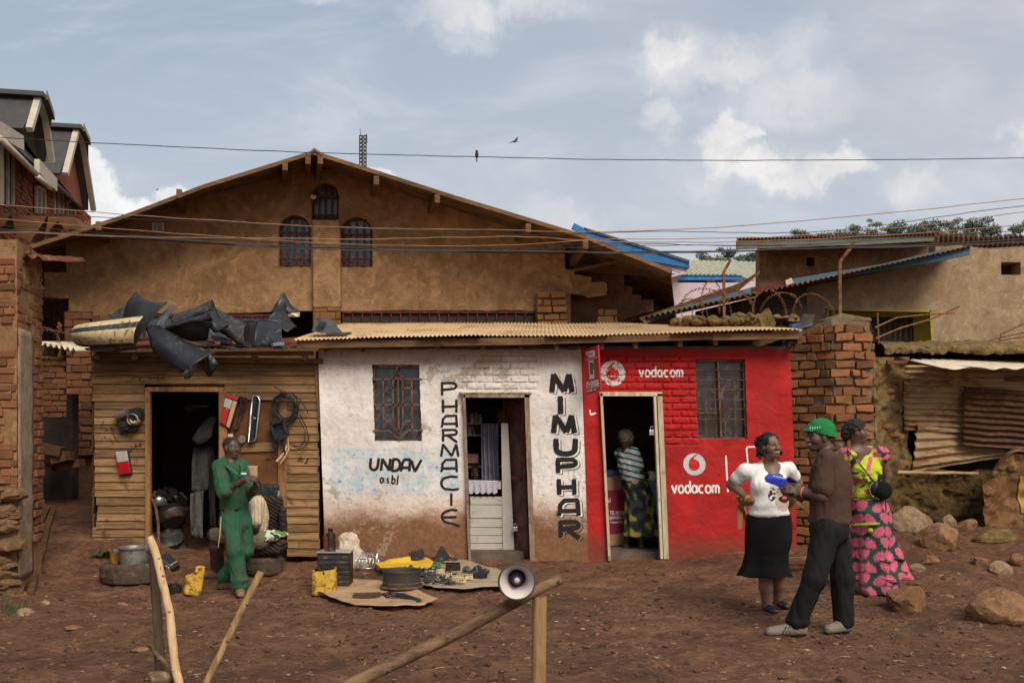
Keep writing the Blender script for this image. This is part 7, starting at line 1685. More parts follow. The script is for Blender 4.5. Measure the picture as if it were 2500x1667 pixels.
def fan(u, v):
    """overlapping pink fans on dark green"""
    s = .115; row = math.floor(v/s); uu = u/s+(row % 2)*.5; cx = math.floor(uu)+.5; dx, dz = (uu-cx), v/s-row-.5; r = math.hypot(dx, dz)
    a0 = (.7, 2.5, -.8, 3.9)[(row*2+int(cx)) % 4]; ox, oz = dx+.3*math.cos(a0), dz+.3*math.sin(a0); da = (math.atan2(oz, ox)-a0+math.pi) % (2*math.pi)-math.pi
    if r < .52 and abs(da) < 1.15 and math.hypot(ox, oz) > .12: return PK*.66 if math.sin(da*30) > .68 or r > .485 else PK*1.02
    return DG*(1+.5*noise.noise(Vector((u*9, v*9, 0))))
def bod(p, n):
    x, y = uv2(p)
    if y < 335 and (x < 845 or x > 985): return fan(p[0]*1.6, p[2]*1.6)
    if x > 1045 and y < 450: return fan(p[0]*1.6+.3, p[2]*1.6)
    if abs(x-960+(y-400)*.18) < 14 and 330 < y < 425: return PK
    k = noise.noise(Vector((x*.012, y*.02, 4)))
    if y > 430 and k > .22: return PK
    if y > 430 and k < -.28: return DG
    return LM*(1+.2*k)
C_ = SDF(.006); tm = fr3((.5, -.87, 0))
C_.ell(J2(945, 430, .02), (.165, .12, .16), tm, .06).ell(J2(905, 440, -.07), (.08, .07, .08), tm, .05).ell(J2(995, 435, -.05), (.08, .07, .08), tm, .05).ell(J2(952, 570, .02), (.15, .115, .13), tm, .06).caps(sR+Vector((.01, 0, -.01)), sL, .06, None, .04).ell(sL+Vector((.02, -.01, -.035)), (.075, .08, .085), I3, .03).ell(sR+Vector((-.01, 0, -.03)), (.07, .08, .08), I3, .03)
C_.ell(nb+Vector((.03, -.07, .025)), (.115, .10, .085), I3, .012, True).cut(J2(950, 612), (0, 0, 1))
V, Fc = C_.mesh(); skin('bodice', V, Fc, CL, pe, bod, (.009, 12, 1), 'lime green bodice with pink and green puff sleeves')
kk = dd0/F/2.658; fsk = lambda q, a, u: fan(q.x*.9+.13*a*.15, q.z)
lathe_skirt('skirt', pe, [(J2(955, 600, .0), 120*kk, .15), (J2(968, 690, .0), 126*kk, .20), (J2(978, 770, .0), 124*kk, .21), (J2(975, 900, .0), 122*kk, .21), (J2(980, 1080, .0), 136*kk, .22), (J2(1000, 1205, .0), 154*kk, .24)], CL, fsk, .09, 8)
for (y0, y1, w, cx, ov) in ((800, 985, 158, 1005, .05), (900, 1100, 186, 1025, .06), (1010, 1110, 198, 1028, .055)):
    lathe_skirt('ruffle', pe, [(J2(cx-20, y0, .04), (w-36)*kk, .16), (J2(cx-8, (y0+y1)/2, .04), (w-14)*kk, .18), (J2(cx, y1, .04), w*kk, .20+ov)], CL, fsk, .13, 7)
mb = MB(); mb.tube([J2(978+126*math.cos(a), 768-8*math.cos(a), .216*math.sin(a)) for a in np.linspace(0, 2*math.pi, 30)], .014, 8); mb.lathe([(.001, .02), (.022, .01), (.03, -.01), (.001, -.015)], J2(972, 812, -.225), 8, Matrix.Rotation(R(90), 3, 'X')); mb.build('belt', simple('lime_belt', srgb(150, 160, 50), .8), pe, smooth=True)
S_ = SDF(.0055)
for (a_, b_) in (((920, 430), (985, 470)), ((985, 470), (1000, 520)), ((905, 440), (960, 490)), ((925, 420), (900, 470))): S_.caps(J2(*a_, -.125), J2(*b_, -.125), .022, .014, .02)
V, Fc = S_.mesh(); skin('bow', V, Fc, CL, pe, lambda p, n: LM, (.012, 20, 1))
shoe('shoe', pe, aR-Vector((0, 0, .02)), tR, LEATHER, srgb(70, 40, 34), .034, -.04, z0=gg(tR.x, tR.y)); t_ = aL+Vector((.05, -.13, -.05)); shoe('shoe', pe, aL-Vector((0, 0, .02)), t_, LEATHER, srgb(70, 40, 34), .034, -.04, z0=gg(t_.x, t_.y))
H_ = SDF(.0058).ell(HD(hc, hM, (0, -.024, .036), .95), np.array((.088, .108, .098))*.95, hM, .01).ell(HD(hc, hM, (0, -.105, -.015), .95), np.array((.075, .062, .09))*.95, hM, .03).ell(HD(hc, hM, (0, .085, -.03), .95), np.array((.072, .080, .092))*.95, hM, .012, True).ell(HD(hc, hM, (0, -.0, -.10), .95), np.array((.09, .085, .05))*.95, hM, .02, True)
V, Fc = H_.mesh(); skin('hair', V, Fc, simple('brown_black_hair', (.022, .013, .010), .65, vs=60, bs=140, bump=.8, var=.5), pe, None, (.010, 24, 1))
bg_ = thing('shoulder_bag', 'round fluffy black shoulder bag hanging at the hip of the pink dress', 'bag', J2(1040, 550, -.18))
S_ = SDF(.0055).ell(J2(1052, 550, -.2), (.085, .06, .088), I3); V, Fc = S_.mesh(); skin('bag_body', V, Fc, simple('black_fluff', (.006, .006, .006), 1, bs=200, bump=1), bg_, None, (.006, 60, 1))
S_ = SDF(.0055).ell(J2(1005, 540, -.17), (.055, .06, .075), I3); V, Fc = S_.mesh(); skin('flap', V, Fc, M['black_plastic'], bg_)
mb = MB(); mb.tube([J2(1000+34*math.cos(a), 545+48*math.sin(a), -.232) for a in np.linspace(1.8, 4.4, 12)], .004, 6); mb.lathe([(.008, -.004), (.014, -.004), (.014, .004), (.008, .004)], J2(888, 358, -.165), 12, Matrix.Rotation(R(90), 3, 'X')); mb.build('zip', M['chrome'], bg_)
mb = MB(); mb.tube([J2(797, 262, -.02), J2(830, 300, -.12), J2(890, 365, -.16), J2(950, 440, -.18), J2(990, 490, -.2)], .011, 8, flat=.35); mb.build('strap', M['black_rubber'], bg_, smooth=True)
mb = MB(); mb.tube([J2(1068, 590, -.22), J2(1072, 685, -.22)], .006, 6); mb.build('tassel', M['black_rubber'], bg_)

# ---- woman bending in the phone shop doorway
J7 = lambda x, y, o=0: P(1400+x/2.7036, 820+y/2.7036, 12.55+o)
pe = thing('person', 'woman in a striped teal and white top and yellow patterned skirt inside the phone shop', 'person', J7(430, 1400))
hc, hM = J7(350, 690), fr3((.75, .62, -.25)); nb = J7(345, 755); sL, sR = J7(300, 775, .12), J7(400, 775, -.1); eR, wR = J7(438, 885, -.08), J7(505, 935, .1)
B = SDF(.006); head(B, hc, hM, nb, .95); B.caps(nb-Vector((0, 0, .11)), J7(400, 960), .09, .12, .06).caps(sL, sR, .05, None, .05).caps(sR, eR, .048, .042).caps(eR, wR, .04, .027).caps(sL, J7(330, 900, .2), .048, .042).caps(J7(330, 900, .2), J7(420, 960, .3), .04, .027)
aN, aF = J7(345, 1385, .05), J7(450, 1385, -.02); B.caps(J7(410, 1000, .05), aN, .09, .038).caps(J7(440, 1000), aF, .09, .038)
B.caps(aN, aN+Vector((.02, -.03, -.05)), .036, .03).caps(aF-Vector((0, 0, .03)), aF+Vector((.17, .03, -.06)), .034, .022)
hand(B, wR, (.9, .3, -.2), (0, 0, -1), .4, 1); hand(B, J7(420, 960, .3), (.8, .3, -.2), (0, 0, -1), .4, -1)
V, Fc = B.mesh(); skin('body', V, Fc, SK, pe, lambda p, n: np.array((.055, .028, .02)))
TE, WT = np.array(srgb(40, 110, 120)), np.array(srgb(206, 200, 192))
C_ = SDF(.0065).ell(J7(365, 830), (.165, .135, .19), fr3((.8, .5, -.2)), .06).ell(J7(395, 925), (.155, .14, .13), I3, .06).caps(sL, sR, .065, None, .05).caps(sR, sR.lerp(eR, .75), .072, .074, .04).cut(J7(400, 975), (-.15, 0, 1)); V, Fc = C_.mesh()
skin('top', V, Fc, CL, pe, lambda p, n: (TE if math.sin((p[2]+.25*p[0])*88) > .25 else WT)*(1 if math.sin((p[2]+.25*p[0])*176+1) > -.7 else .6), (.008, 12, 1))
def cam_(q, a, u): k = noise.noise(Vector((q.x*9, a*2, q.z*9))); return np.array(srgb(150, 138, 40)) if k > .12 else (np.array(srgb(60, 62, 70)) if k > -.2 else np.array(srgb(34, 36, 34)))
lathe_skirt('skirt', pe, [(J7(400, 950), .16, .15), (J7(425, 1040), .18, .17), (J7(440, 1180), .19, .17), (J7(455, 1315), .225, .2)], CL, cam_, .09, 8)
H_ = SDF(.0065).ell(HD(hc, hM, (0, -.02, .04)), (.095, .11, .10), hM); V, Fc = H_.mesh(); skin('hair', V, Fc, simple('grey_brown_hair', srgb(110, 100, 84), .9, vs=40, var=.5, bs=120, bump=1), pe, None, (.014, 26, 1))
# ---- shopkeeper behind the chemist counter
J8 = lambda x, y, o=0: C1(x, y, 12.95+o)
pe = thing('person', 'shopkeeper peering over the lace covered counter inside the chemist', 'person', J8(1065, 1300))
hc, hM = J8(1066, 885), fr3((-.1, -1, .05)); nb = J8(1068, 955, .04); B = SDF(.006); head(B, hc, hM, nb, .9); B.caps(nb-Vector((0, 0, .11)), J8(1070, 1200, .05), .10, .14, .05).caps(J8(1000, 1000, .05), J8(1135, 1000, .05), .06)
for sx in (-1, 1):
    e, w_ = J8(1068+sx*80, 1150, .0), J8(1068+sx*30, 1180, -.25); B.caps(J8(1068+sx*68, 1000, .05), e, .048, .042).caps(e, w_, .04, .027); hand(B, w_, (-sx*.3, -.9, 0), (0, 0, -1), .4, sx); B.caps(J8(1068+sx*30, 1200, .05), J8(1068+sx*30, 1430, .05), .08, .06)
V, Fc = B.mesh(); skin('body', V, Fc, SK, pe, facecol(hc, hM, .9, (.06, .03, .02)))
C_ = SDF(.008).ell(J8(1068, 1110, .05), (.2, .14, .26), I3, .05); V, Fc = C_.mesh(); skin('shirt', V, Fc, CLD, pe, lambda p, n: np.array((.03, .03, .04)), (.008, 10, 1))
# ---------------------------------------------------------------- things on the ground
def rest(px, py, lift=0): return GP(px, py, lift)
q = rest(297, 1433); tq = Vector((q.x, q.y+.30, g(q.x, q.y+.3)+.0)); tyre('worn lorry tyre lying flat before the shed with a pot on it', tq, .325, .21)
zt = tq.z+.205
mb = MB(); c = Vector((X(327, tq.y)-.0, tq.y, zt-.03)); pot = thing('cooking_pot', 'battered aluminium pot of parts standing on the lorry tyre', 'pot', c)
mb.lathe([(.001, 0), (.145, 0), (.150, .02), (.150, .165), (.162, .175), (.165, .19), (.156, .195), (.150, .185), (.142, .17), (.140, .02), (.001, .01)], c, 36, wob=.012); mb.build('pot_body', M['alu'], pot, smooth=True, angle=40)
mb = MB(); mb.box(c+Vector((-.14, -.07, .165)), (.09, .03, .03)); mb.box(c+Vector((.155, -.03, .17)), (.03, .07, .015)); mb.tube([c+Vector((.10, -.02, .05)), c+Vector((.15, -.02, .24))], .012, 8)
for k in range(16): a = random.random()*6.28; r = .11*random.random()**.5; mb.box(c+Vector((r*math.cos(a), r*math.sin(a), .155)), (.07, .03, .025), Matrix.Rotation(a, 3, 'Z'))
mb.build('handle', M['alu'], pot)
c = Vector((X(280, tq.y-.1), tq.y-.12, zt)); mb = MB(); mb.lathe([(.001, 0), (.04, 0), (.042, .01), (.042, .11), (.045, .115), (.038, .115), (.037, .08), (.001, .08)], c, 20); tag(mb.build('tin', rustmat('ochre_tin', srgb(150, 106, 44), srgb(96, 60, 30), .5, .7, .1, 8), loc=c, smooth=True, angle=40), 'rusty ochre tin beside the pot on the lorry tyre', 'tin')
c = rest(411, 1388, .08); sr_ = thing('heater_casing', 'silver grey slatted machine casing leaning at the shed doorway', 'machine part', c-Vector((0, 0, .08))); rt = Matrix.Rotation(R(-24), 3, 'Z') @ Matrix.Rotation(R(28), 3, 'Y') @ Matrix.Rotation(R(30), 3, 'X')
mb = MB(); mb.box(c, (.22, .12, .10), rt, taper=.9); mb.build('casing', M['alu'], sr_, bevel=.012)
mb = MB(); mb.box(c+rt @ Vector((0, .0, .052)), (.17, .09, .012), rt); mb.box(c+rt @ Vector((.11, 0, -.02)), (.03, .10, .06), rt); mb.build('vent', M['black_rubber'], sr_)
mb = MB()
for k in range(6): mb.box(c+rt @ Vector((-.08+k*.032, -.063, -.01)), (.018, .012, .05), rt)
mb.build('slat', M['white_plastic'], sr_)
def jerry(name, label, c, yaw, tilt, w, dp, h, handle=True, contents=False):
    o = thing(name, label, 'jerrycan', c); rt = Matrix.Rotation(yaw, 3, 'Z') @ Matrix.Rotation(tilt, 3, 'Y'); mb = MB(); S_ = 40
    def ring(s, z, cutf=0):
        out = []
        for k in range(S_):
            a = 2*math.pi*k/S_; e = 5; r = 1/((abs(math.cos(a))**e+abs(math.sin(a))**e)**(1/e)); x, y = w/2*s*r*math.cos(a), dp/2*s*r*math.sin(a); zz = z+(cutf*(x/w) if cutf else 0)+(.006*noise.noise(Vector((a*3, z*9, h))) if cutf else 0)
            out.append(Vector(c)+rt @ Vector((x+.006*noise.noise(Vector((a*2, z*7, yaw))), y, zz)))
        return out
    prof = [(.9, 0, 0), (1, .015, 0), (1.0, h*.14, 0), (.985, h*.16, 0), (.985, h*.5, 0), (1, h*.55, 0), (.985, h*.6, 0), (.97, h*.92, .1 if handle else .03), (.95, h*.9, .1 if handle else .03), (.95, h*.3, 0)]
    for s, z, cf in prof: mb.v += ring(s, z, cf)
    mb.f += [[i*S_+k, i*S_+(k+1) % S_, (i+1)*S_+(k+1) % S_, (i+1)*S_+k] for i in range(len(prof)-1) for k in range(S_)]; mb.f += [list(range(S_)), list(range((len(prof)-1)*S_, len(prof)*S_))]; mb.m = [0]*len(mb.f)
    mb.build('can_body', M['yellow_can'], o, smooth=True, angle=40)
    if handle:
        mb = MB(); P0 = lambda x, z: Vector(c)+rt @ Vector((x, 0, z)); mb.tube([P0(w*.05, h*.98), P0(w*.06, h*1.15), P0(w*.25, h*1.20), P0(w*.42, h*1.18), P0(w*.42, h*1.0)], .017, 8); mb.prism([Vector(c)+rt @ Vector(q) for q in ((0, -dp*.45, h*.93), (w*.46, -dp*.45, h*.98), (w*.46, dp*.45, h*.98), (0, dp*.45, h*.93))], (0, 0, .012)); mb.build('handle', M['yellow_can'], o, smooth=True, angle=40)
    if contents:
        mb = MB(); rs = random.Random(5)
        for k in range(40): a = rs.random()*6.28; r = .4*rs.random()**.5; mb.box(Vector(c)+Vector((r*w*math.cos(a), r*dp*math.sin(a), h*.9+rs.uniform(-.02, .03))), (rs.uniform(.02, .07), .025, .02), Matrix.Rotation(rs.random()*6, 3, 'Z') @ Matrix.Rotation(rs.uniform(-.7, .7), 3, 'X'))
        mb.build('contents', M['steel_dark'], o, bevel=.003)
    return o
jerry('jerrycan', 'cut open dirty yellow jerrycan with its handle, tilted, near the mechanic', rest(468, 1450), .5, .16, .175, .15, .235)
c = rest(426, 1447); o = thing('oil_basin', 'shallow black basin of oily parts beside the tilted yellow jerrycan', 'basin', c)
mb = MB(); mb.lathe([(.001, 0), (.055, 0), (.07, .03), (.072, .075), (.068, .075), (.062, .03), (.001, .02)], c, 24); mb.build('bowl', M['black_plastic'], o, smooth=True, angle=40)
mb = MB()
for k in range(22): a = random.random()*6.28; r = .05*random.random()**.5; mb.box(c+Vector((r*math.cos(a), r*math.sin(a), .07+random.uniform(-.01, .02))), (.04, .015, .012), Matrix.Rotation(a*2, 3, 'Z') @ Matrix.Rotation(random.uniform(-1, 1), 3, 'X'))
mb.build('contents', M['steel_dark'], o)
def weed(c, n, s, label):
    o = MB()
    for k in range(n):
        a = 2*math.pi*k/n+random.uniform(-.3, .3); l = s*random.uniform(.7, 1.2); d = Vector((math.cos(a), math.sin(a), 0)); sd = Vector((-d.y, d.x, 0)); pts = [(0, 0), (.4, .45), (.75, .5), (1, .3)]
        vs = []
        for i, (f, z) in enumerate(pts):
            w = s*.09*(1, 1.4, 1, .1)[i]; q = Vector(c)+d*l*f+Vector((0, 0, l*z)); vs += [q-sd*w, q+sd*w]
        o.add(vs, [(0, 1, 3, 2), (2, 3, 5, 4), (4, 5, 7, 6)])
    return tag(o.build('weed', leafm, loc=c, solid=.001), label, 'plant')
leafm = simple('weed_leaf', srgb(58, 72, 40), .6, var=.3)
weed(rest(262, 1362), 13, .17, 'small green rosette weed growing at the foot of the shed planks'); weed(rest(232, 1362), 8, .08, 'tiny weed at the left foot of the shed'); 
tag(None or (lambda mb: mb.build('grass_tuft', leafm, loc=rest(40, 1500)))((lambda mb: (([mb.add([(q := rest(random.uniform(4, 66), random.uniform(1478, 1506)))+Vector((-.006, 0, 0)), q+Vector((.006, 0, 0)), q+Vector((random.uniform(-.03, .03), random.uniform(-.03, .03), random.uniform(.03, .09)))], [(0, 1, 2)]) for _ in range(70)]), mb)[1])(MB())), None, None, kind='stuff')
jerry('jerrycan', 'yellow jerrycan cut square and filled with metal bits, beside the ribbed black case', rest(792, 1450), .08, 0, .245, .2, .27, False, True)
c = rest(824, 1440); dd = c.y+.12; o = thing('ribbed_case', 'ribbed black metal case standing upright behind the filled yellow jerrycan', 'case', c+Vector((0, .12, 0)))
mb = MB(); x0, x1, z1 = X(779, dd), X(858, dd), Z(1347, dd); zb = g(0, dd)-.03; mb.bb((x0, dd-.1, zb), (x1, dd+.12, z1)); mb.build('case_body', M['steel_dark'], o, bevel=.008)
mb = MB()
for k in range(6): z = zb+.06+k*(z1-zb-.08)/6; mb.bb((x0+.012, dd-.108, z), (x1-.012, dd-.1005, z+.006)); mb.bb((x0+.012, dd-.106, z+.012), (x1-.012, dd-.1005, z+.04))
mb.build('rib', M['black_dusty'], o, bevel=.002)
mb = MB(); mb.bb((x0-.006, dd-.115, z1), (x1+.006, dd+.125, z1+.014)); mb.build('rim', M['chrome'], o, bevel=.004)
c = Vector((X(806, dd), dd+.02, z1+.015)); o = thing('oil_can', 'rusty dark metal oil bottle with a spout standing on the ribbed case', 'oil can', c)
mb = MB(); mb.lathe([(.001, 0), (.052, 0), (.054, .01), (.052, .14), (.046, .17), (.024, .185), (.022, .20), (.026, .205), (.026, .225), (.001, .228)], c, 24); mb.build('bottle', M['steel_dark'], o, smooth=True, angle=40)
mb = MB(); mb.bb(c+Vector((-.053, -.055, .0)), c+Vector((-.02, -.03, .15))); mb.tube([c+Vector((-.055, 0, .15)), c+Vector((-.075, 0, .13)), c+Vector((-.07, 0, .05)), c+Vector((-.05, 0, .03))], .006, 6); mb.tube([c+Vector((.045, 0, .17)), c+Vector((.07, 0, .12)), c+Vector((.06, 0, .03))], .004, 6); mb.build('handle', M['red_iron'], o)
S_ = SDF(.009); q = rest(845, 1395); c = Vector((q.x, q.y+.3, q.z))
for (dx, dz, r) in ((-.02, .12, .13), (.05, .10, .13), (.10, .04, .10), (-.03, .25, .11), (.02, .32, .075), (-.08, .34, .05)): S_.ell(c+Vector((dx, 0, dz)), (r, r*.8, r*1.1), I3, .06)
V, Fc = S_.mesh(); o = thing('sack', 'slumped dirty white sack behind the ribbed black case', 'sack', c); skin('sack_body', V, Fc, M['sack'], o, None, (.025, 9, .7))
q = rest(888, 1396); o = MB(); c = Vector((q.x, q.y+.2, q.z))
for k in range(7):
    a = k/6; o.tube([c+Vector((-.10+.2*a, -.05, .0+.02*a)), c+Vector((-.12+.24*a, 0, .10)), c+Vector((-.06+.14*a, .03, .19-.05*abs(a-.5)))], .006, 6)
o.tube([c+Vector((-.10, -.05, .02)), c+Vector((.10, -.05, .02))], .007, 6); o.tube([c+Vector((-.10, .0, .12)), c+Vector((.12, .0, .12))], .006, 6); o.tube([c+Vector((-.06, .03, .19)), c+Vector((.08, .03, .16)), c+Vector((.14, 0, .10)), c+Vector((.11, -.05, .0))], .007, 6); o.tube([c+Vector((.13, -.04, .19)), c+Vector((.10, -.03, .0))], .012, 6)
tag(o.build('wire_rack', M['chrome'], loc=c, smooth=True), 'bent chrome wire rack lying beside the white sack', 'rack')
def ground_sheet(name, label, cat, px, mat, lift=.012, curl=.05, th=.006, n=26):
    """flat sheet over the ground with an outline seen in the photo"""
    pts = [rest(*q) for q in px]; cx, cy = sum(p.x for p in pts)/len(pts), sum(p.y for p in pts)/len(pts); m = len(pts); mb = MB()
    per = []
    for i in range(m):
        for j in range(5): q = pts[i].lerp(pts[(i+1) % m], j/5); per.append((q.x+.012*noise.noise(Vector((q.x*9, q.y*9, 1))), q.y+.012*noise.noise(Vector((q.x*9, q.y*9, 7)))))
    K = len(per); nr = 10
    for i in range(nr+1):
        for x, y in per:
            f = i/nr; xx, yy = cx+(x-cx)*f, cy+(y-cy)*f; mb.v.append(Vector((xx, yy, g(xx, yy)+.5*gd(xx, yy)+.02+lift+curl*max(0, f-.6)**2*3*(.5+noise.noise(Vector((x*1.7, y*1.7, 3))))+.006*noise.noise(Vector((xx*5, yy*5, 2))))))
    mb.f = [[i*K+k, i*K+(k+1) % K, (i+1)*K+(k+1) % K, (i+1)*K+k] for i in range(nr) for k in range(K)]; mb.m = [0]*len(mb.f)
    return tag(mb.build(name, mat, loc=(cx, cy, g(cx, cy)), smooth=True, solid=th), label, cat)
ground_sheet('cardboard', 'flattened brown cardboard sheet under the wheel rim', 'cardboard', [(780, 1440), (855, 1426), (926, 1427), (1024, 1452), (1070, 1476), (1036, 1492), (968, 1494), (867, 1484), (790, 1462), (762, 1444)], M['card'])
ground_sheet('cardboard', 'grey brown cardboard sheet under the scrap pile', 'cardboard', [(1010, 1400), (1060, 1380), (1108, 1374), (1180, 1392), (1240, 1408), (1240, 1442), (1131, 1450), (1060, 1444), (1015, 1432)], M['card_grey'], .016, .06)
ground_sheet('yellow_cloth', 'crumpled yellow plastic sack spread behind the wheel rim', 'cloth', [(914, 1393), (950, 1386), (998, 1381), (1030, 1379), (1062, 1392), (1048, 1402), (980, 1406), (930, 1407)], M['yellow_cloth'], .05, .10)
q = rest(975, 1455); c = Vector((q.x, q.y+.21, g(q.x, q.y+.21)+.045)); o = thing('wheel_rim', 'rusty black steel wheel rim lying flat on the brown cardboard', 'wheel rim', c)
mb = MB(); mb.lathe([(.205, .0), (.208, .012), (.190, .02), (.186, .05), (.186, .13), (.190, .15), (.196, .165), (.192, .172), (.182, .165), (.176, .14), (.176, .06), (.001, .06)], c, 56); mb.build('rim_body', rustmat('rusty_dark_rim', srgb(66, 62, 58), srgb(104, 76, 60), .3, .65, .2, 6), o, smooth=True, angle=35)
mb = MB(); mb.lathe([(.207, .001), (.214, .006), (.212, .018), (.204, .020)], c, 56); mb.lathe([(.187, .045), (.191, .05), (.187, .055)], c, 56); mb.build('flange', M['rust_iron'], o, smooth=True)
q = rest(896, 1472); mb = MB(); mb.box(q+Vector((0, 0, .06)), (.255, .10, .075), Matrix.Rotation(.02, 3, 'Z'), jit=.006); tag(mb.build('dark_block', mudmat('oily_brick', srgb(60, 44, 34), srgb(82, 62, 46), srgb(104, 80, 60), 3, .6), loc=q, bevel=.008), 'dark oily brick weighing down the cardboard', 'brick')
o = thing('wire_bundle', 'bundle of stripped black wires on the cardboard by the dark brick', 'wires', rest(980, 1474))
for k in range(8):
    mb = MB(); mb.tube([rest(925+3*k, 1462+k*1.4, .045), rest(950, 1461+k*1.5, .06+.008*(k % 3)), rest(985, 1464+k*1.4, .06), rest(1012, 1472+k*.9, .055), rest(1036-2*k, 1477+k*.6, .04)], .006, 6); mb.build('wire', M['black_rubber'], o, smooth=True)
mb = MB(); rs = random.Random(31)
def junk(mb, n, pxr, pyr, zr, sr_, seed):
    rs = random.Random(seed)
    for k in range(n):
        px, py = rs.uniform(*pxr), rs.uniform(*pyr); c = rest(px, py, .03+rs.uniform(*zr)); r_ = Matrix.Rotation(rs.random()*6, 3, 'Z') @ Matrix.Rotation(rs.uniform(-1, 1), 3, 'X'); s = rs.uniform(*sr_)
        kind = rs.random()
        if kind < .55: mb.box(c, (s*1.6, s*.7, s*.45), r_, jit=s*.12)
        elif kind < .8: mb.lathe([(.001, -s*.5), (s*.35, -s*.5), (s*.35, s*.2), (s*.2, s*.3), (s*.2, s*.5), (.001, s*.5)], c, 10, r_)
        else: mb.tube([c+r_ @ Vector((-s, 0, 0)), c+r_ @ Vector((0, s*.4, s*.3)), c+r_ @ Vector((s, 0, -s*.2))], s*.08, 5)
junk(mb, 150, (985, 1110), (1398, 1438), (0, .05), (.03, .06), 3); tag(mb.build('scrap_pile', M['black_dusty'], loc=rest(1050, 1420), bevel=.003), 'pile of small black electrical scrap on the grey cardboard', 'scrap', kind='stuff')
mb = MB(); junk(mb, 60, (985, 1120), (1404, 1438), (.02, .06), (.02, .04), 4); tag(mb.build('scrap_bits', M['alu'], loc=rest(1050, 1425), bevel=.002), 'bright metal bits mixed into the black scrap', 'scrap', kind='stuff')
for k, (px, py, s, rz, lb) in enumerate(((1090, 1424, .12, .3, 'cream toothed connector block in the scrap pile'), (1120, 1434, .15, -.4, 'long cream connector strip at the front of the scrap pile'), (1075, 1414, .09, .9, 'small cream plastic block deep in the scrap pile'), (1145, 1426, .08, .1, 'short cream plug at the edge of the scrap pile'))):
    c = rest(px, py, .07); r_ = Matrix.Rotation(rz, 3, 'Z'); mb = MB(); mb.box(c, (s, .05, .035), r_)
    for j in range(5): mb.box(c+r_ @ Vector((-s*.4+j*s*.2, 0, .025)), (s*.1, .055, .03), r_)
    tag(mb.build('connector_block', M['cream_plastic'], loc=c, bevel=.003), lb, 'connector')
c = rest(1106, 1404, .09); mb = MB(); r_ = Matrix.Rotation(.1, 3, 'Z') @ Matrix.Rotation(.25, 3, 'X'); mb.box(c, (.16, .10, .045), r_)
for k in range(9): mb.box(c+r_ @ Vector((0, -.045+k*.011, .03)), (.16, .004, .025), r_)
tag(mb.build('heat_sink', M['steel_dark'], loc=c, bevel=.001), 'finned dark grey heat sink box at the back of the scrap pile', 'heat sink')
c = rest(1066, 1400, .10); mb = MB(); r_ = Matrix.Rotation(-.3, 3, 'Z') @ Matrix.Rotation(.9, 3, 'X'); mb.box(c, (.10, .07, .006), r_)
for k in range(6): mb.box(c+r_ @ Vector((random.uniform(-.04, .04), random.uniform(-.025, .025), .008)), (.015, .012, .01), r_)
tag(mb.build('circuit_board', simple('green_board', srgb(70, 110, 84), .6), loc=c), 'green circuit board standing in the scrap pile', 'circuit board')
for k, (px, py, r, lb) in enumerate(((1140, 1408, .05, 'black round motor behind the scrap pile'), (1165, 1404, .045, 'upright black plug at the right of the scrap pile'), (1172, 1420, .06, 'black electric motor at the right end of the scrap pile'), (1182, 1412, .045, 'small black relay at the far right of the scrap pile'), (1150, 1420, .055, 'dark ribbed coil in the right of the scrap pile'))):
    c = rest(px, py, .06); mb = MB(); r_ = Matrix.Rotation(.6*k, 3, 'Z') @ Matrix.Rotation(1.1, 3, 'X'); mb.lathe([(.001, -r*1.3), (r*.8, -r*1.3), (r, -r), (r, -.3*r), (r*.92, -.25*r), (r*.92, 0), (r, .05*r), (r, r*.9), (r*.4, r), (r*.3, r*1.5), (.001, r*1.5)], c, 16, r_); mb.box(c+r_ @ Vector((r, 0, 0)), (r*.8, r*.5, r*.6), r_); tag(mb.build('motor', M['black_plastic'], loc=c, smooth=True, angle=35), lb, 'motor')
for px, py, s, lb in ((1030, 1376, (.24, .16, .10), 'wide lump of dark soil under the left black shard'), (1080, 1380, (.25, .16, .10), 'wide lump of dark soil under the right black shard')):
    q = rest(px, py); c = Vector((q.x, q.y+.12, q.z+.02)); tag(rock(c, s, int(px), 0, .5).build('soil_lump', M['clod'], loc=c, smooth=True), lb, 'soil')
C9 = lambda x, y, d: P(700+x/3.36, 1240+y/3.36, d)
patch('plastic_shard', 'oblong black plastic shard leaning on the soil by the wall', 'scrap', [(995, 370), (1060, 350), (1118, 333)], [(1015, 428), (1080, 418), (1140, 398)], (11.6, 11.7), (11.5, 11.5), M['black_plastic'], .02, c=C9)
patch('plastic_shard', 'triangular black plastic shard leaning on the soil by the wall', 'scrap', [(1262, 318), (1275, 310), (1290, 325)], [(1196, 425), (1280, 432), (1355, 420)], (11.75, 11.75), (11.5, 11.5), M['black_plastic'], .05, c=C9)
q = rest(811, 1508); mb = MB(); mb.box(q+Vector((0, 0, .02)), (.032, .03, .05), Matrix.Rotation(.2, 3, 'Z')); tag(mb.build('wood_cube', M['plank'], loc=q, bevel=.003), 'tiny brown wood cube standing alone on the soil', 'wood')

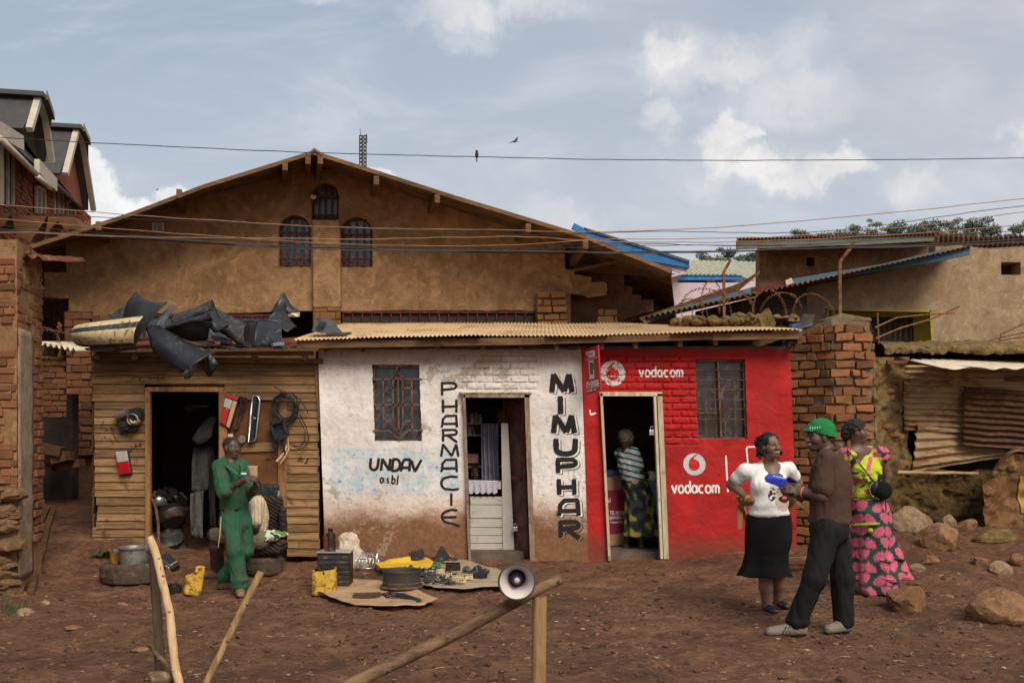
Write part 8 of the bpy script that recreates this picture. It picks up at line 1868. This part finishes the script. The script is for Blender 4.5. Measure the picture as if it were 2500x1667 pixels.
# ---- foreground rails, stakes and the megaphone
def pole(label, pts, rad, mat, name='wooden_pole', knots=4, seg=14, seed=0, cat='pole'):
    q = [Vector(p) for p in pts]; out, rs_ = [], []
    n = 40
    for i in range(n+1):
        u = i/n*(len(q)-1); k = min(int(u), len(q)-2); f = u-k; p0, p1, p2, p3 = q[max(k-1, 0)], q[k], q[k+1], q[min(k+2, len(q)-1)]
        out.append(.5*((2*p1)+(p2-p0)*f+(2*p0-5*p1+4*p2-p3)*f*f+(3*p1-p0-3*p2+p3)*f**3)); rs_.append((rad[0]+(rad[1]-rad[0])*i/n)*(1+.05*noise.noise(Vector((i*.35, seed, 1)))))
    mb = MB(); mb.tube(out, rs_, seg)
    for i, v in enumerate(mb.v): v += Vector((noise.noise(v*14+Vector((seed, 0, 0))), noise.noise(v*14+Vector((0, seed, 5))), 0))*.004
    rr = random.Random(seed)
    for k in range(knots):
        i = rr.randrange(3, n-3); d = Vector((rr.uniform(-1, 1), -abs(rr.uniform(.3, 1)), rr.uniform(-.3, .6))).normalized(); mb.lathe([(rs_[i]*.45, -.01), (rs_[i]*.35, .008), (.001, .012)], out[i]+d*rs_[i]*.93, 8, d.to_track_quat('Z', 'Y').to_matrix())
    return tag(mb.build(name, mat, loc=q[0], smooth=True, angle=60), label, cat)
dr = 5.45; kx = dr/F
bot = lambda px, d, z=-.3: Vector((X(px, d), d, z))
pole('bark covered log rail slanting up to the square post', [P(560, 1835, dr-.25), P(873, 1663, dr-.12), P(1102, 1552, dr), P(1310, 1440, dr), P(1368, 1413, dr+.02)], (17*kx*1.0, 13*kx), M['log'], 'log_rail', 7, seed=2, cat='rail')
mb = MB(); a = P(1317, 1456, dr+.02); b = Vector((X(1312, dr+.02), dr+.02, -.4)); S4 = 20
mb.tube([b.lerp(a, i/24)+Vector((.003*noise.noise(Vector((i*.5, 0, 0))), 0, 0)) for i in range(25)], [18*kx*(1+.02*noise.noise(Vector((i*.4, 3, 0)))) for i in range(25)], S4)
tag(mb.build('fence_post', M['post'], loc=b, smooth=True, angle=50), 'stout yellowish wooden post under the log rail', 'post')
mg = thing('megaphone', 'pale megaphone horn with a dark mouth resting on the log rail', 'megaphone', P(1262, 1455, dr-.05)); c = P(1262, 1419, dr-.12); r = 43*kx
rt = Matrix.Rotation(R(90), 3, 'X') @ Matrix.Rotation(0, 3, 'Z')
mb = MB(); mb.lathe([(r*.97, -.004), (r*1.0, .0), (r*.985, .006), (r*.90, -.012), (r*.80, -.03), (r*.66, -.06), (r*.52, -.10), (r*.44, -.14), (r*.40, -.16)], c, 48, Matrix.Rotation(R(90), 3, 'X')); mb.build('horn', simple('ivory_horn', srgb(208, 196, 190), .45, var=.08, spec=.4), mg, smooth=True)
mb = MB(); mb.lathe([(r*1.02, -.008), (r*1.06, .0), (r*1.0, .010), (r*.95, .004)], c, 48, Matrix.Rotation(R(90), 3, 'X')); mb.build('rim', M['grey_plastic'], mg, smooth=True)
mb = MB(); mb.lathe([(r*.43, -.15), (r*.43, -.10), (r*.36, -.085), (r*.001, -.085)], c, 32, Matrix.Rotation(R(90), 3, 'X')); lab(mb.build('throat', simple('dark_violet_cone', srgb(40, 32, 50), .5), mg, smooth=True, angle=40), 'dark inner cone')
mb = MB(); mb.lathe([(r*.28, -.086), (r*.27, -.06), (r*.2, -.045), (.001, -.04)], c, 24, Matrix.Rotation(R(90), 3, 'X')); mb.build('driver', simple('blue_violet_driver', srgb(62, 58, 110), .4), mg, smooth=True)
mb = MB(); mb.lathe([(r*.16, -.043), (r*.15, -.032), (.001, -.03)], c, 20, Matrix.Rotation(R(90), 3, 'X')); mb.build('driver_cap', M['cream_plastic'], mg, smooth=True)
mb = MB(); mb.lathe([(.001, .30), (.04, .30), (.045, .2), (r*.5, .15), (r*.9, .03), (r*.99, .012)], c, 32, Matrix.Rotation(R(-90), 3, 'X')); mb.box(c+Vector((0, .22, -.08)), (.03, .04, .12)); mb.build('body', M['white_plastic'], mg, smooth=True, angle=40)
dl_ = 6.25; kl = dl_/F
pole('dark upright stake behind the pale crooked stick', [bot(399, dl_+.1, -.3), P(392, 1640, dl_+.1), P(382, 1480, dl_+.1), P(372, 1340, dl_+.1)], (13.5*kl, 11*kl), M['dark_post'], 'stake', 3, seed=4, cat='stake')
pole('pale crooked bare stick leaning on the dark stake', [P(450, 1740, dl_-.12), P(437, 1667, dl_-.1), P(427, 1620, dl_-.08), P(420, 1560, dl_-.06), P(415, 1500, dl_-.05), P(406, 1460, dl_-.05), P(398, 1425, dl_-.05), P(388, 1380, dl_-.04), P(375, 1335, dl_-.04), P(364, 1310, dl_-.04)], (10*kl, 9.5*kl), M['bare_stick'], 'stick', 5, seed=6, cat='stick')
pole('thin brown forked branch tied across the dark stake', [P(365, 1572, dl_+.0), P(378, 1592, dl_+.02), P(398, 1612, dl_-.02), P(420, 1640, dl_-.02), P(436, 1680, dl_)], (5*kl, 6.5*kl), M['log'], 'branch', 2, 8, 8, cat='branch')
pole('split yellow stick leaning alone to the right in front', [P(478, 1720, 6.0), P(503, 1667, 6.0), P(570, 1530, 6.05), P(637, 1396, 6.1)], (8*kl, 9*kl), M['post'], 'stick', 4, 10, 9, cat='stick')
q = rest(388, 1664); mb = rock(q+Vector((0, 0, .03)), (.09, .07, .06), 71); tag(mb.build('stone', M['stone_grey'], loc=q, smooth=True, angle=40), 'grey stone at the foot of the dark stake', 'stone')

# ---- boulders and stones
for k, (px, py, w, dp, h, rz, mt, lb) in enumerate((
    (2212, 1502, 122, .22, 72, .1, 'stone', 'orange brown boulder in front of the pink dress'), (2442, 1524, 168, .34, 104, -.1, 'stone', 'largest tan boulder at the picture edge'),
    (2228, 1304, 100, .22, 76, .2, 'stone_grey', 'pale jagged rock topmost of the heap behind the pink dress'), (2300, 1346, 102, .22, 66, -.2, 'stone', 'orange slab rock beside the pale jagged one'), (2195, 1296, 50, .15, 60, .1, 'stone_grey', 'upright pale rock nearest to the pink dress'),
    (2270, 1380, 42, .09, 26, 0, 'stone', 'small pale stone alone on the mud below the slab rock'), (2315, 1290, 50, .12, 36, .3, 'stone_grey', 'dark rock at the foot of the earth bank'), (2360, 1300, 56, .12, 34, .5, 'stone', 'flat brown rock at the foot of the earth bank'), (2425, 1330, 110, .15, 38, .2, 'mossy', 'mossy flat rock under the concrete corner'),
    (2395, 1382, 54, .1, 26, .4, 'stone', 'low tan stone half sunk in the mud'), (2450, 1408, 60, .12, 36, .1, 'stone_grey', 'grey tan stone above the largest boulder'), (2315, 1458, 36, .06, 12, 0, 'stone_grey', 'thin white flake of stone on the mud'), (2300, 1408, 20, .05, 12, 0, 'stone_grey', 'little bone coloured chip on the mud'),
    (2240, 1400, 44, .1, 22, .2, 'stone_grey', 'rough grey stone by the hem of the pink dress'), (2485, 1385, 40, .1, 30, .2, 'stone', 'tan stone near the concrete corner'),
    (300, 1476, 24, .05, 13, 0, 'stone', 'pale stone in front of the lorry tyre'), (60, 1505, 40, .1, 22, 0, 'stone_grey', 'grey stone by the brick house corner'), (110, 1480, 24, .06, 14, 0, 'stone_grey', 'small grey stone by the alley drain'), (175, 1540, 44, .1, 10, 0, 'stone', 'flat tan stone on the soil before the alley'), (345, 1594, 44, .07, 9, 0, 'stone', 'flat tan stone beside the dark stake'))):
    c = rest(px, py); s = c.y/F; hh = h*s*.66; cc = Vector((X(px, c.y+dp*.9), c.y+dp*.9, g(c.x, c.y+dp*.9)+hh*.42)); s = cc.y/F
    tag(rock(cc, (w*s*.56, dp, hh), 20+k*7, rz, .26, 4).build('boulder' if w > 90 else 'stone', M[mt], loc=cc, smooth=True, angle=22), lb, 'boulder' if w > 90 else 'stone')
for k, (px, py, l, a, lb) in enumerate(((1880, 1362, .5, .3, 'split plank lying behind the white T-shirt woman'), (1920, 1380, .6, -.2, 'second split plank lying behind the brown shirted man'), (1945, 1395, .5, .15, 'dark short board on the ground behind the brown shirted man'))):
    c = rest(px, py, .05+.02*k); mb = MB(); d = Vector((math.cos(a), math.sin(a), .1)); mb.beam(c-d*l/2, c+d*l/2, .09, .03); tag(mb.build('plank', M['plank'] if k < 2 else M['plank_dark'], loc=c), lb, 'plank')
mb = MB(); mb.beam(P(1945, 1225, 10.2), P(1990, 1262, 10.2), .035, .035); tag(mb.build('wood_strip', M['post'], loc=P(1960, 1240, 10.2)), 'slanting wood strip behind the hands of the man in the hat', 'wood')
mb = MB(); mb.bb(P(1800, 1205, 11.2), P(1812, 1290, 11.22)); mb.beam(P(1803, 1210, 11.1), P(1830, 1285, 11.3), .05, .03); tag(mb.build('leaning_board', M['stud'], loc=P(1805, 1290, 11.2)), 'narrow board leaning behind the white T-shirt woman', 'board')
# ---- loose gravel, clods and litter pressed into the soil: too many to count
rs = random.Random(77)
def scatter(name, n, mat, smin, smax, flat, lab_, yr=(5.3, 12), seed=0, exp=2.2):
    rs = random.Random(seed); mb = MB(); protos = [rock((0, 0, 0), (1, .8, flat), 900+seed*10+k, 0, .5, 1) for k in range(6)]
    for _ in range(n):
        y = yr[0]+(yr[1]-yr[0])*rs.random()**1.1; x = rs.uniform(-.54, .54)*y; 
        if y > 11.6 and -4.2 < x < 3.4: continue
        if noise.noise(Vector((x*.9, y*.9, seed))) < rs.uniform(-.5, .25): continue
        s = smin+(smax-smin)*rs.random()**exp; a = rs.random()*6.28; ca, sa = math.cos(a), math.sin(a); pr = protos[rs.randrange(6)]; z = gg(x, y); b = len(mb.v)
        mb.v += [Vector((x+s*(q.x*ca-q.y*sa), y+s*(q.x*sa+q.y*ca), z+s*q.z+s*flat*.35)) for q in pr.v]; mb.f += [[b+i for i in f] for f in pr.f]; mb.m += [0]*len(pr.f)
    tag(mb.build(name, mat, smooth=True, angle=40), lab_, name.replace('_', ' '), kind='stuff')
def chipmat(name, cols):
    m, t = newmat(name); isl = t.island(); p = t.pos(); c = t.ramp(isl, [(i/(len(cols)-1), c) for i, c in enumerate(cols)]); n1 = t.noise(p, 40, 4)
    t.surf(t.mix(t.math('MULTIPLY', n1, .5), c, srgb(84, 62, 50)), .9, 0, t.bump(n1, .4, .01), spec=.15); return m
scatter('gravel', 2600, chipmat('gravel_chips', [srgb(100, 72, 55), srgb(136, 100, 76), srgb(118, 84, 63), srgb(156, 120, 92)]), .005, .036, .35, 'loose brown gravel over the trodden soil', seed=1)
scatter('soil_crumbs', 5200, chipmat('soil_crumb', [srgb(64, 46, 36), srgb(92, 66, 50), srgb(108, 78, 58)]), .006, .045, .45, 'dark crumbs of damp soil', seed=2)
scatter('pale_chips', 650, chipmat('pale_chip', [srgb(176, 150, 124), srgb(150, 110, 84), srgb(196, 180, 160)]), .005, .034, .22, 'pale chips of stone and litter on the soil', seed=3)
mb = MB(); rs = random.Random(12)
for _ in range(110):
    y = rs.uniform(5.4, 11.4); x = rs.uniform(-.54, .54)*y; a = rs.random()*3.14; l = rs.uniform(.02, .09); d = Vector((math.cos(a), math.sin(a), 0))*l/2; c = Vector((x, y, gg(x, y)+.008)); mb.tube([c-d, c+Vector((0, 0, .004)), c+d], rs.uniform(.0015, .0035), 5)
tag(mb.build('twig_litter', M['bare_stick']), 'scattered twigs and straw on the soil', 'twigs', kind='stuff')

# ---------------------------------------------------------------- cables, birds, mast, trees
def cable(label, pts, d, r, mat='cable', wob=1.0, seed=0, name='overhead_cable'):
    q = [Vector((a, b, 0)) for a, b in [(pts[0][0]-700, pts[0][1]-12)]+list(pts)+[(pts[-1][0]+700, pts[-1][1]-14)]]; out = []
    N = 140
    for i in range(N+1):
        px = q[0].x+(q[-1].x-q[0].x)*i/N; k = 0
        while k < len(q)-2 and px > q[k+1].x: k += 1
        f = (px-q[k].x)/(q[k+1].x-q[k].x); m0 = (q[min(k+1, len(q)-1)].y-q[max(k-1, 0)].y)/max(1, q[min(k+1, len(q)-1)].x-q[max(k-1, 0)].x); m1 = (q[min(k+2, len(q)-1)].y-q[k].y)/max(1, q[min(k+2, len(q)-1)].x-q[k].x); L = q[k+1].x-q[k].x
        py = (2*f**3-3*f*f+1)*q[k].y+(f**3-2*f*f+f)*m0*L+(-2*f**3+3*f*f)*q[k+1].y+(f**3-f*f)*m1*L+wob*noise.noise(Vector((px*.02, seed*7.7, 0)))
        out.append(P(px, py, d))
    mb = MB(); mb.tube(out, r*.7, 6); return tag(mb.build(name, M[mat], loc=out[0], smooth=True), label, 'cable', 'overhead cables')
cable('single thin cable highest in the sky, sagging across the whole view', [(-60, 333), (189, 347), (500, 362), (770, 373), (1250, 385), (1444, 389), (1835, 392), (2560, 385)], 9.0, .0055, seed=1)
cable('upper tan wire across the tops of the arched windows', [(-60, 498), (0, 500), (199, 516), (500, 537), (829, 555), (1250, 562), (1400, 566), (1606, 562), (1868, 547), (2250, 512), (2560, 482)], 9.2, .0055, 'cable_tan', 1.4, 2)
cable('grey wire just under the upper tan wire', [(-60, 512), (199, 528), (500, 543), (691, 550), (1250, 573), (1420, 570), (1606, 565), (2008, 565), (2560, 498)], 9.3, .005, 'cable', 1.6, 3)
cable('pale wire second above the thick bundle', [(-60, 532), (200, 552), (500, 575), (903, 598), (1250, 598), (1460, 585), (1700, 583), (1950, 575), (2300, 545), (2560, 512)], 9.4, .0055, 'cable_tan', 1.6, 4)
cable('orange wire crossing the middle of the arched windows', [(120, 570), (232, 576), (500, 581), (686, 582), (850, 585), (1250, 578), (1500, 590), (1800, 590), (2150, 575), (2560, 548)], 9.5, .006, 'cable_tan', 2, 5)
cable('thin dark wire just above the thick bundle', [(-60, 548), (300, 572), (640, 590), (900, 604), (1250, 602), (1500, 594), (1900, 600), (2560, 560)], 9.6, .005, 'cable', 1.6, 6)
cable('thick black cable bundle, lowest of the cables', [(-60, 556), (0, 560), (500, 593), (680, 601), (1250, 616), (1634, 615), (1933, 610), (2300, 596), (2560, 582)], 9.8, .013, seed=7)
cable('lighter cable twisted along the thick bundle', [(-60, 563), (200, 572), (500, 590), (680, 605), (1000, 612), (1250, 613), (1634, 618), (1933, 608), (2300, 600), (2560, 588)], 9.78, .008, 'grey_plastic', 2.2, 8)
cable('slack wire under the thick bundle at the right roofs', [(1350, 606), (1500, 600), (1800, 598), (2100, 600), (2560, 592)], 9.9, .005, 'cable', 2, 9)
def bird(px, py, s, label, flying=True, d=20):
    c = P(px, py, d); mb = MB()
    if flying: mb.lathe([(.001, -.09*s), (.03*s, -.03*s), (.03*s, .03*s), (.001, .09*s)], c, 8, Matrix.Rotation(R(90), 3, 'Y')); mb.add([c+Vector((0, 0, 0)), c+Vector((.10, .02, .0))*s, c+Vector((.14, .1, .22))*s, c+Vector((.02, .05, .1))*s], [(0, 1, 2, 3)]); mb.add([c, c+Vector((-.1, .02, 0))*s, c+Vector((-.22, -.1, -.1))*s, c+Vector((-.08, -.05, -.05))*s], [(0, 1, 2, 3)])
    else: mb.lathe([(.001, -.09*s), (.03*s, -.04*s), (.04*s, .02*s), (.025*s, .06*s), (.03*s, .09*s), (.001, .12*s)], c, 8); mb.box(c-Vector((.0, -.02, .1))*s, (.02*s, .03*s, .1*s))
    tag(mb.build('bird', M['black_rubber'], loc=c, solid=.002), label, 'bird')
bird(1256, 346, .55, 'small dark bird flying over the gable'); bird(1164, 379, .40, 'small dark bird perched on the highest cable', False, 9.0); bird(383, 464, .2, 'tiny dark bird in front of the cloud', True, 20)
ma = thing('radio_mast', 'thin lattice radio mast rising behind the gable roof', 'mast', P(886, 460, 70)); d = 70; mb = MB()
for px in (878, 885, 894): mb.tube([P(px, 1110, d), P(px+.0, 331, d)], .045, 5)
for k in range(40):
    y0, y1 = 703-k*9.3, 703-(k+1)*9.3; mb.tube([P(878, y0, d), P(894, y1, d)], .03, 4); mb.tube([P(894, y0, d), P(878, y1, d)], .03, 4); mb.tube([P(878, y1, d), P(894, y1, d)], .03, 4)
mb.build('lattice', M['steel_dark'], ma); mb = MB(); mb.tube([P(880, 331, d), P(879, 314, d)], .02, 4); mb.tube([P(895, 350, d), P(895, 328, d)], .05, 5); mb.tube([P(892, 345, d), P(898, 345, d)], .03, 4); mb.build('aerial', M['steel_dark'], ma)

def leafmat(name, a, b):
    m, t = newmat(name); isl = t.island(); t.surf(t.mix(isl, a, b), .8, 0, spec=.15); return m
LF = [leafmat('hazed_leaf', srgb(92, 102, 88), srgb(128, 136, 118)), leafmat('hazed_leaf_dark', srgb(80, 90, 80), srgb(114, 122, 108))]; BARK = simple('pale_bark', srgb(112, 104, 92), .9)  # distance haze put into the leaf colours, lifted and greyed
def tree(px, pyb, pyt, w, label, d=330, seed=0, feather=False):
    rs = random.Random(seed); b = P(px, pyb, d); o = thing('hill_tree', label, 'tree', b, 'trees on the wooded hill'); hgt = (pyb-pyt)/F*d; wd_ = w/F*d*1.08
    mb = MB(); top = b+Vector((rs.uniform(-.06, .06)*hgt, 0, hgt*.85)); mb.tube([b-Vector((0, 0, 6)), b.lerp(top, .5)+Vector((rs.uniform(-.05, .05)*hgt, 0, 0)), top], [.35, .25, .08], 6); cl = []
    for k in range(9 if not feather else 7):
        a = rs.uniform(.35, 1.0); s = b.lerp(top, a*.9); e = s+Vector((rs.uniform(-.5, .5)*wd_*(1.15-.6*abs(a-.7)), rs.uniform(-.3, .3)*wd_, rs.uniform(.02, .18)*hgt)); mb.tube([s, e], [.14, .05], 5); cl.append((e, rs.uniform(.2, .36)*wd_))
    mb.build('trunk', BARK, o); mb = MB()
    for c, r in cl:
        for j in range(150):
            q = Vector((rs.gauss(0, 1), rs.gauss(0, 1), rs.gauss(0, .65))); q = q.normalized()*r*rs.random()**.4*Vector((1, 1, .7)).length/1.5; s = r*rs.uniform(.11, .2); q.z *= .65
            u = Vector((rs.uniform(-1, 1), rs.uniform(-1, 1), rs.uniform(-1, 1))).normalized(); v = u.cross(Vector((rs.uniform(-1, 1), rs.uniform(-1, 1), rs.uniform(-1, 1)))).normalized(); p = c+q; mb.add([p-u*s, p+v*s*.7, p+u*s, p-v*s*.7], [(0, 1, 2, 3)])
    mb.build('crown', LF[seed % 2], o)
TR = ((1954, 592, 556, 40, 'feathery tree standing left of the roofline gap on the hill'), (2020, 590, 566, 36, 'round low tree on the hill right of the feathery one'), (2066, 590, 543, 40, 'tall thin crowned tree alone above the grey eaves board'), (2098, 592, 572, 30, 'low bushy tree below the tall thin crowned one'), (2139, 590, 533, 36, 'plume shaped tree in the middle of the hill row'), (2168, 590, 548, 24, 'narrow dark tree right of the plume shaped one'), (2215, 592, 545, 60, 'wide bushy tree right of the narrow dark one'), (2262, 592, 527, 52, 'highest dense tree of the hill row'), (2292, 592, 545, 46, 'round tree hugging the highest one'), (2329, 592, 528, 48, 'open branched spreading tree above the rusty sheet edge'), (2365, 594, 566, 34, 'low tree between the two spreading ones'), (2402, 592, 532, 56, 'umbrella shaped tree on the hill'), (2492, 592, 534, 46, 'tree cut by the picture edge on the hill'), (2446, 596, 570, 36, 'low bush between the umbrella tree and the edge'),
      (1728, 650, 616, 44, 'bushy tree between the blue house and tiled house'), (1778, 645, 594, 36, 'taller thin tree behind the tiled roof'), (1757, 650, 628, 40, 'wide low tree behind the tiled roof'), (1836, 650, 612, 44, 'dark tree beside the brown upper house'), (1815, 655, 624, 40, 'small round tree behind the tiled roof'), (2185, 596, 574, 40, 'low bush under the plume shaped tree'))
for k, (px, b, tp, w, lb) in enumerate(TR): tree(px, b+6, tp, w, lb, 330, 40+k)
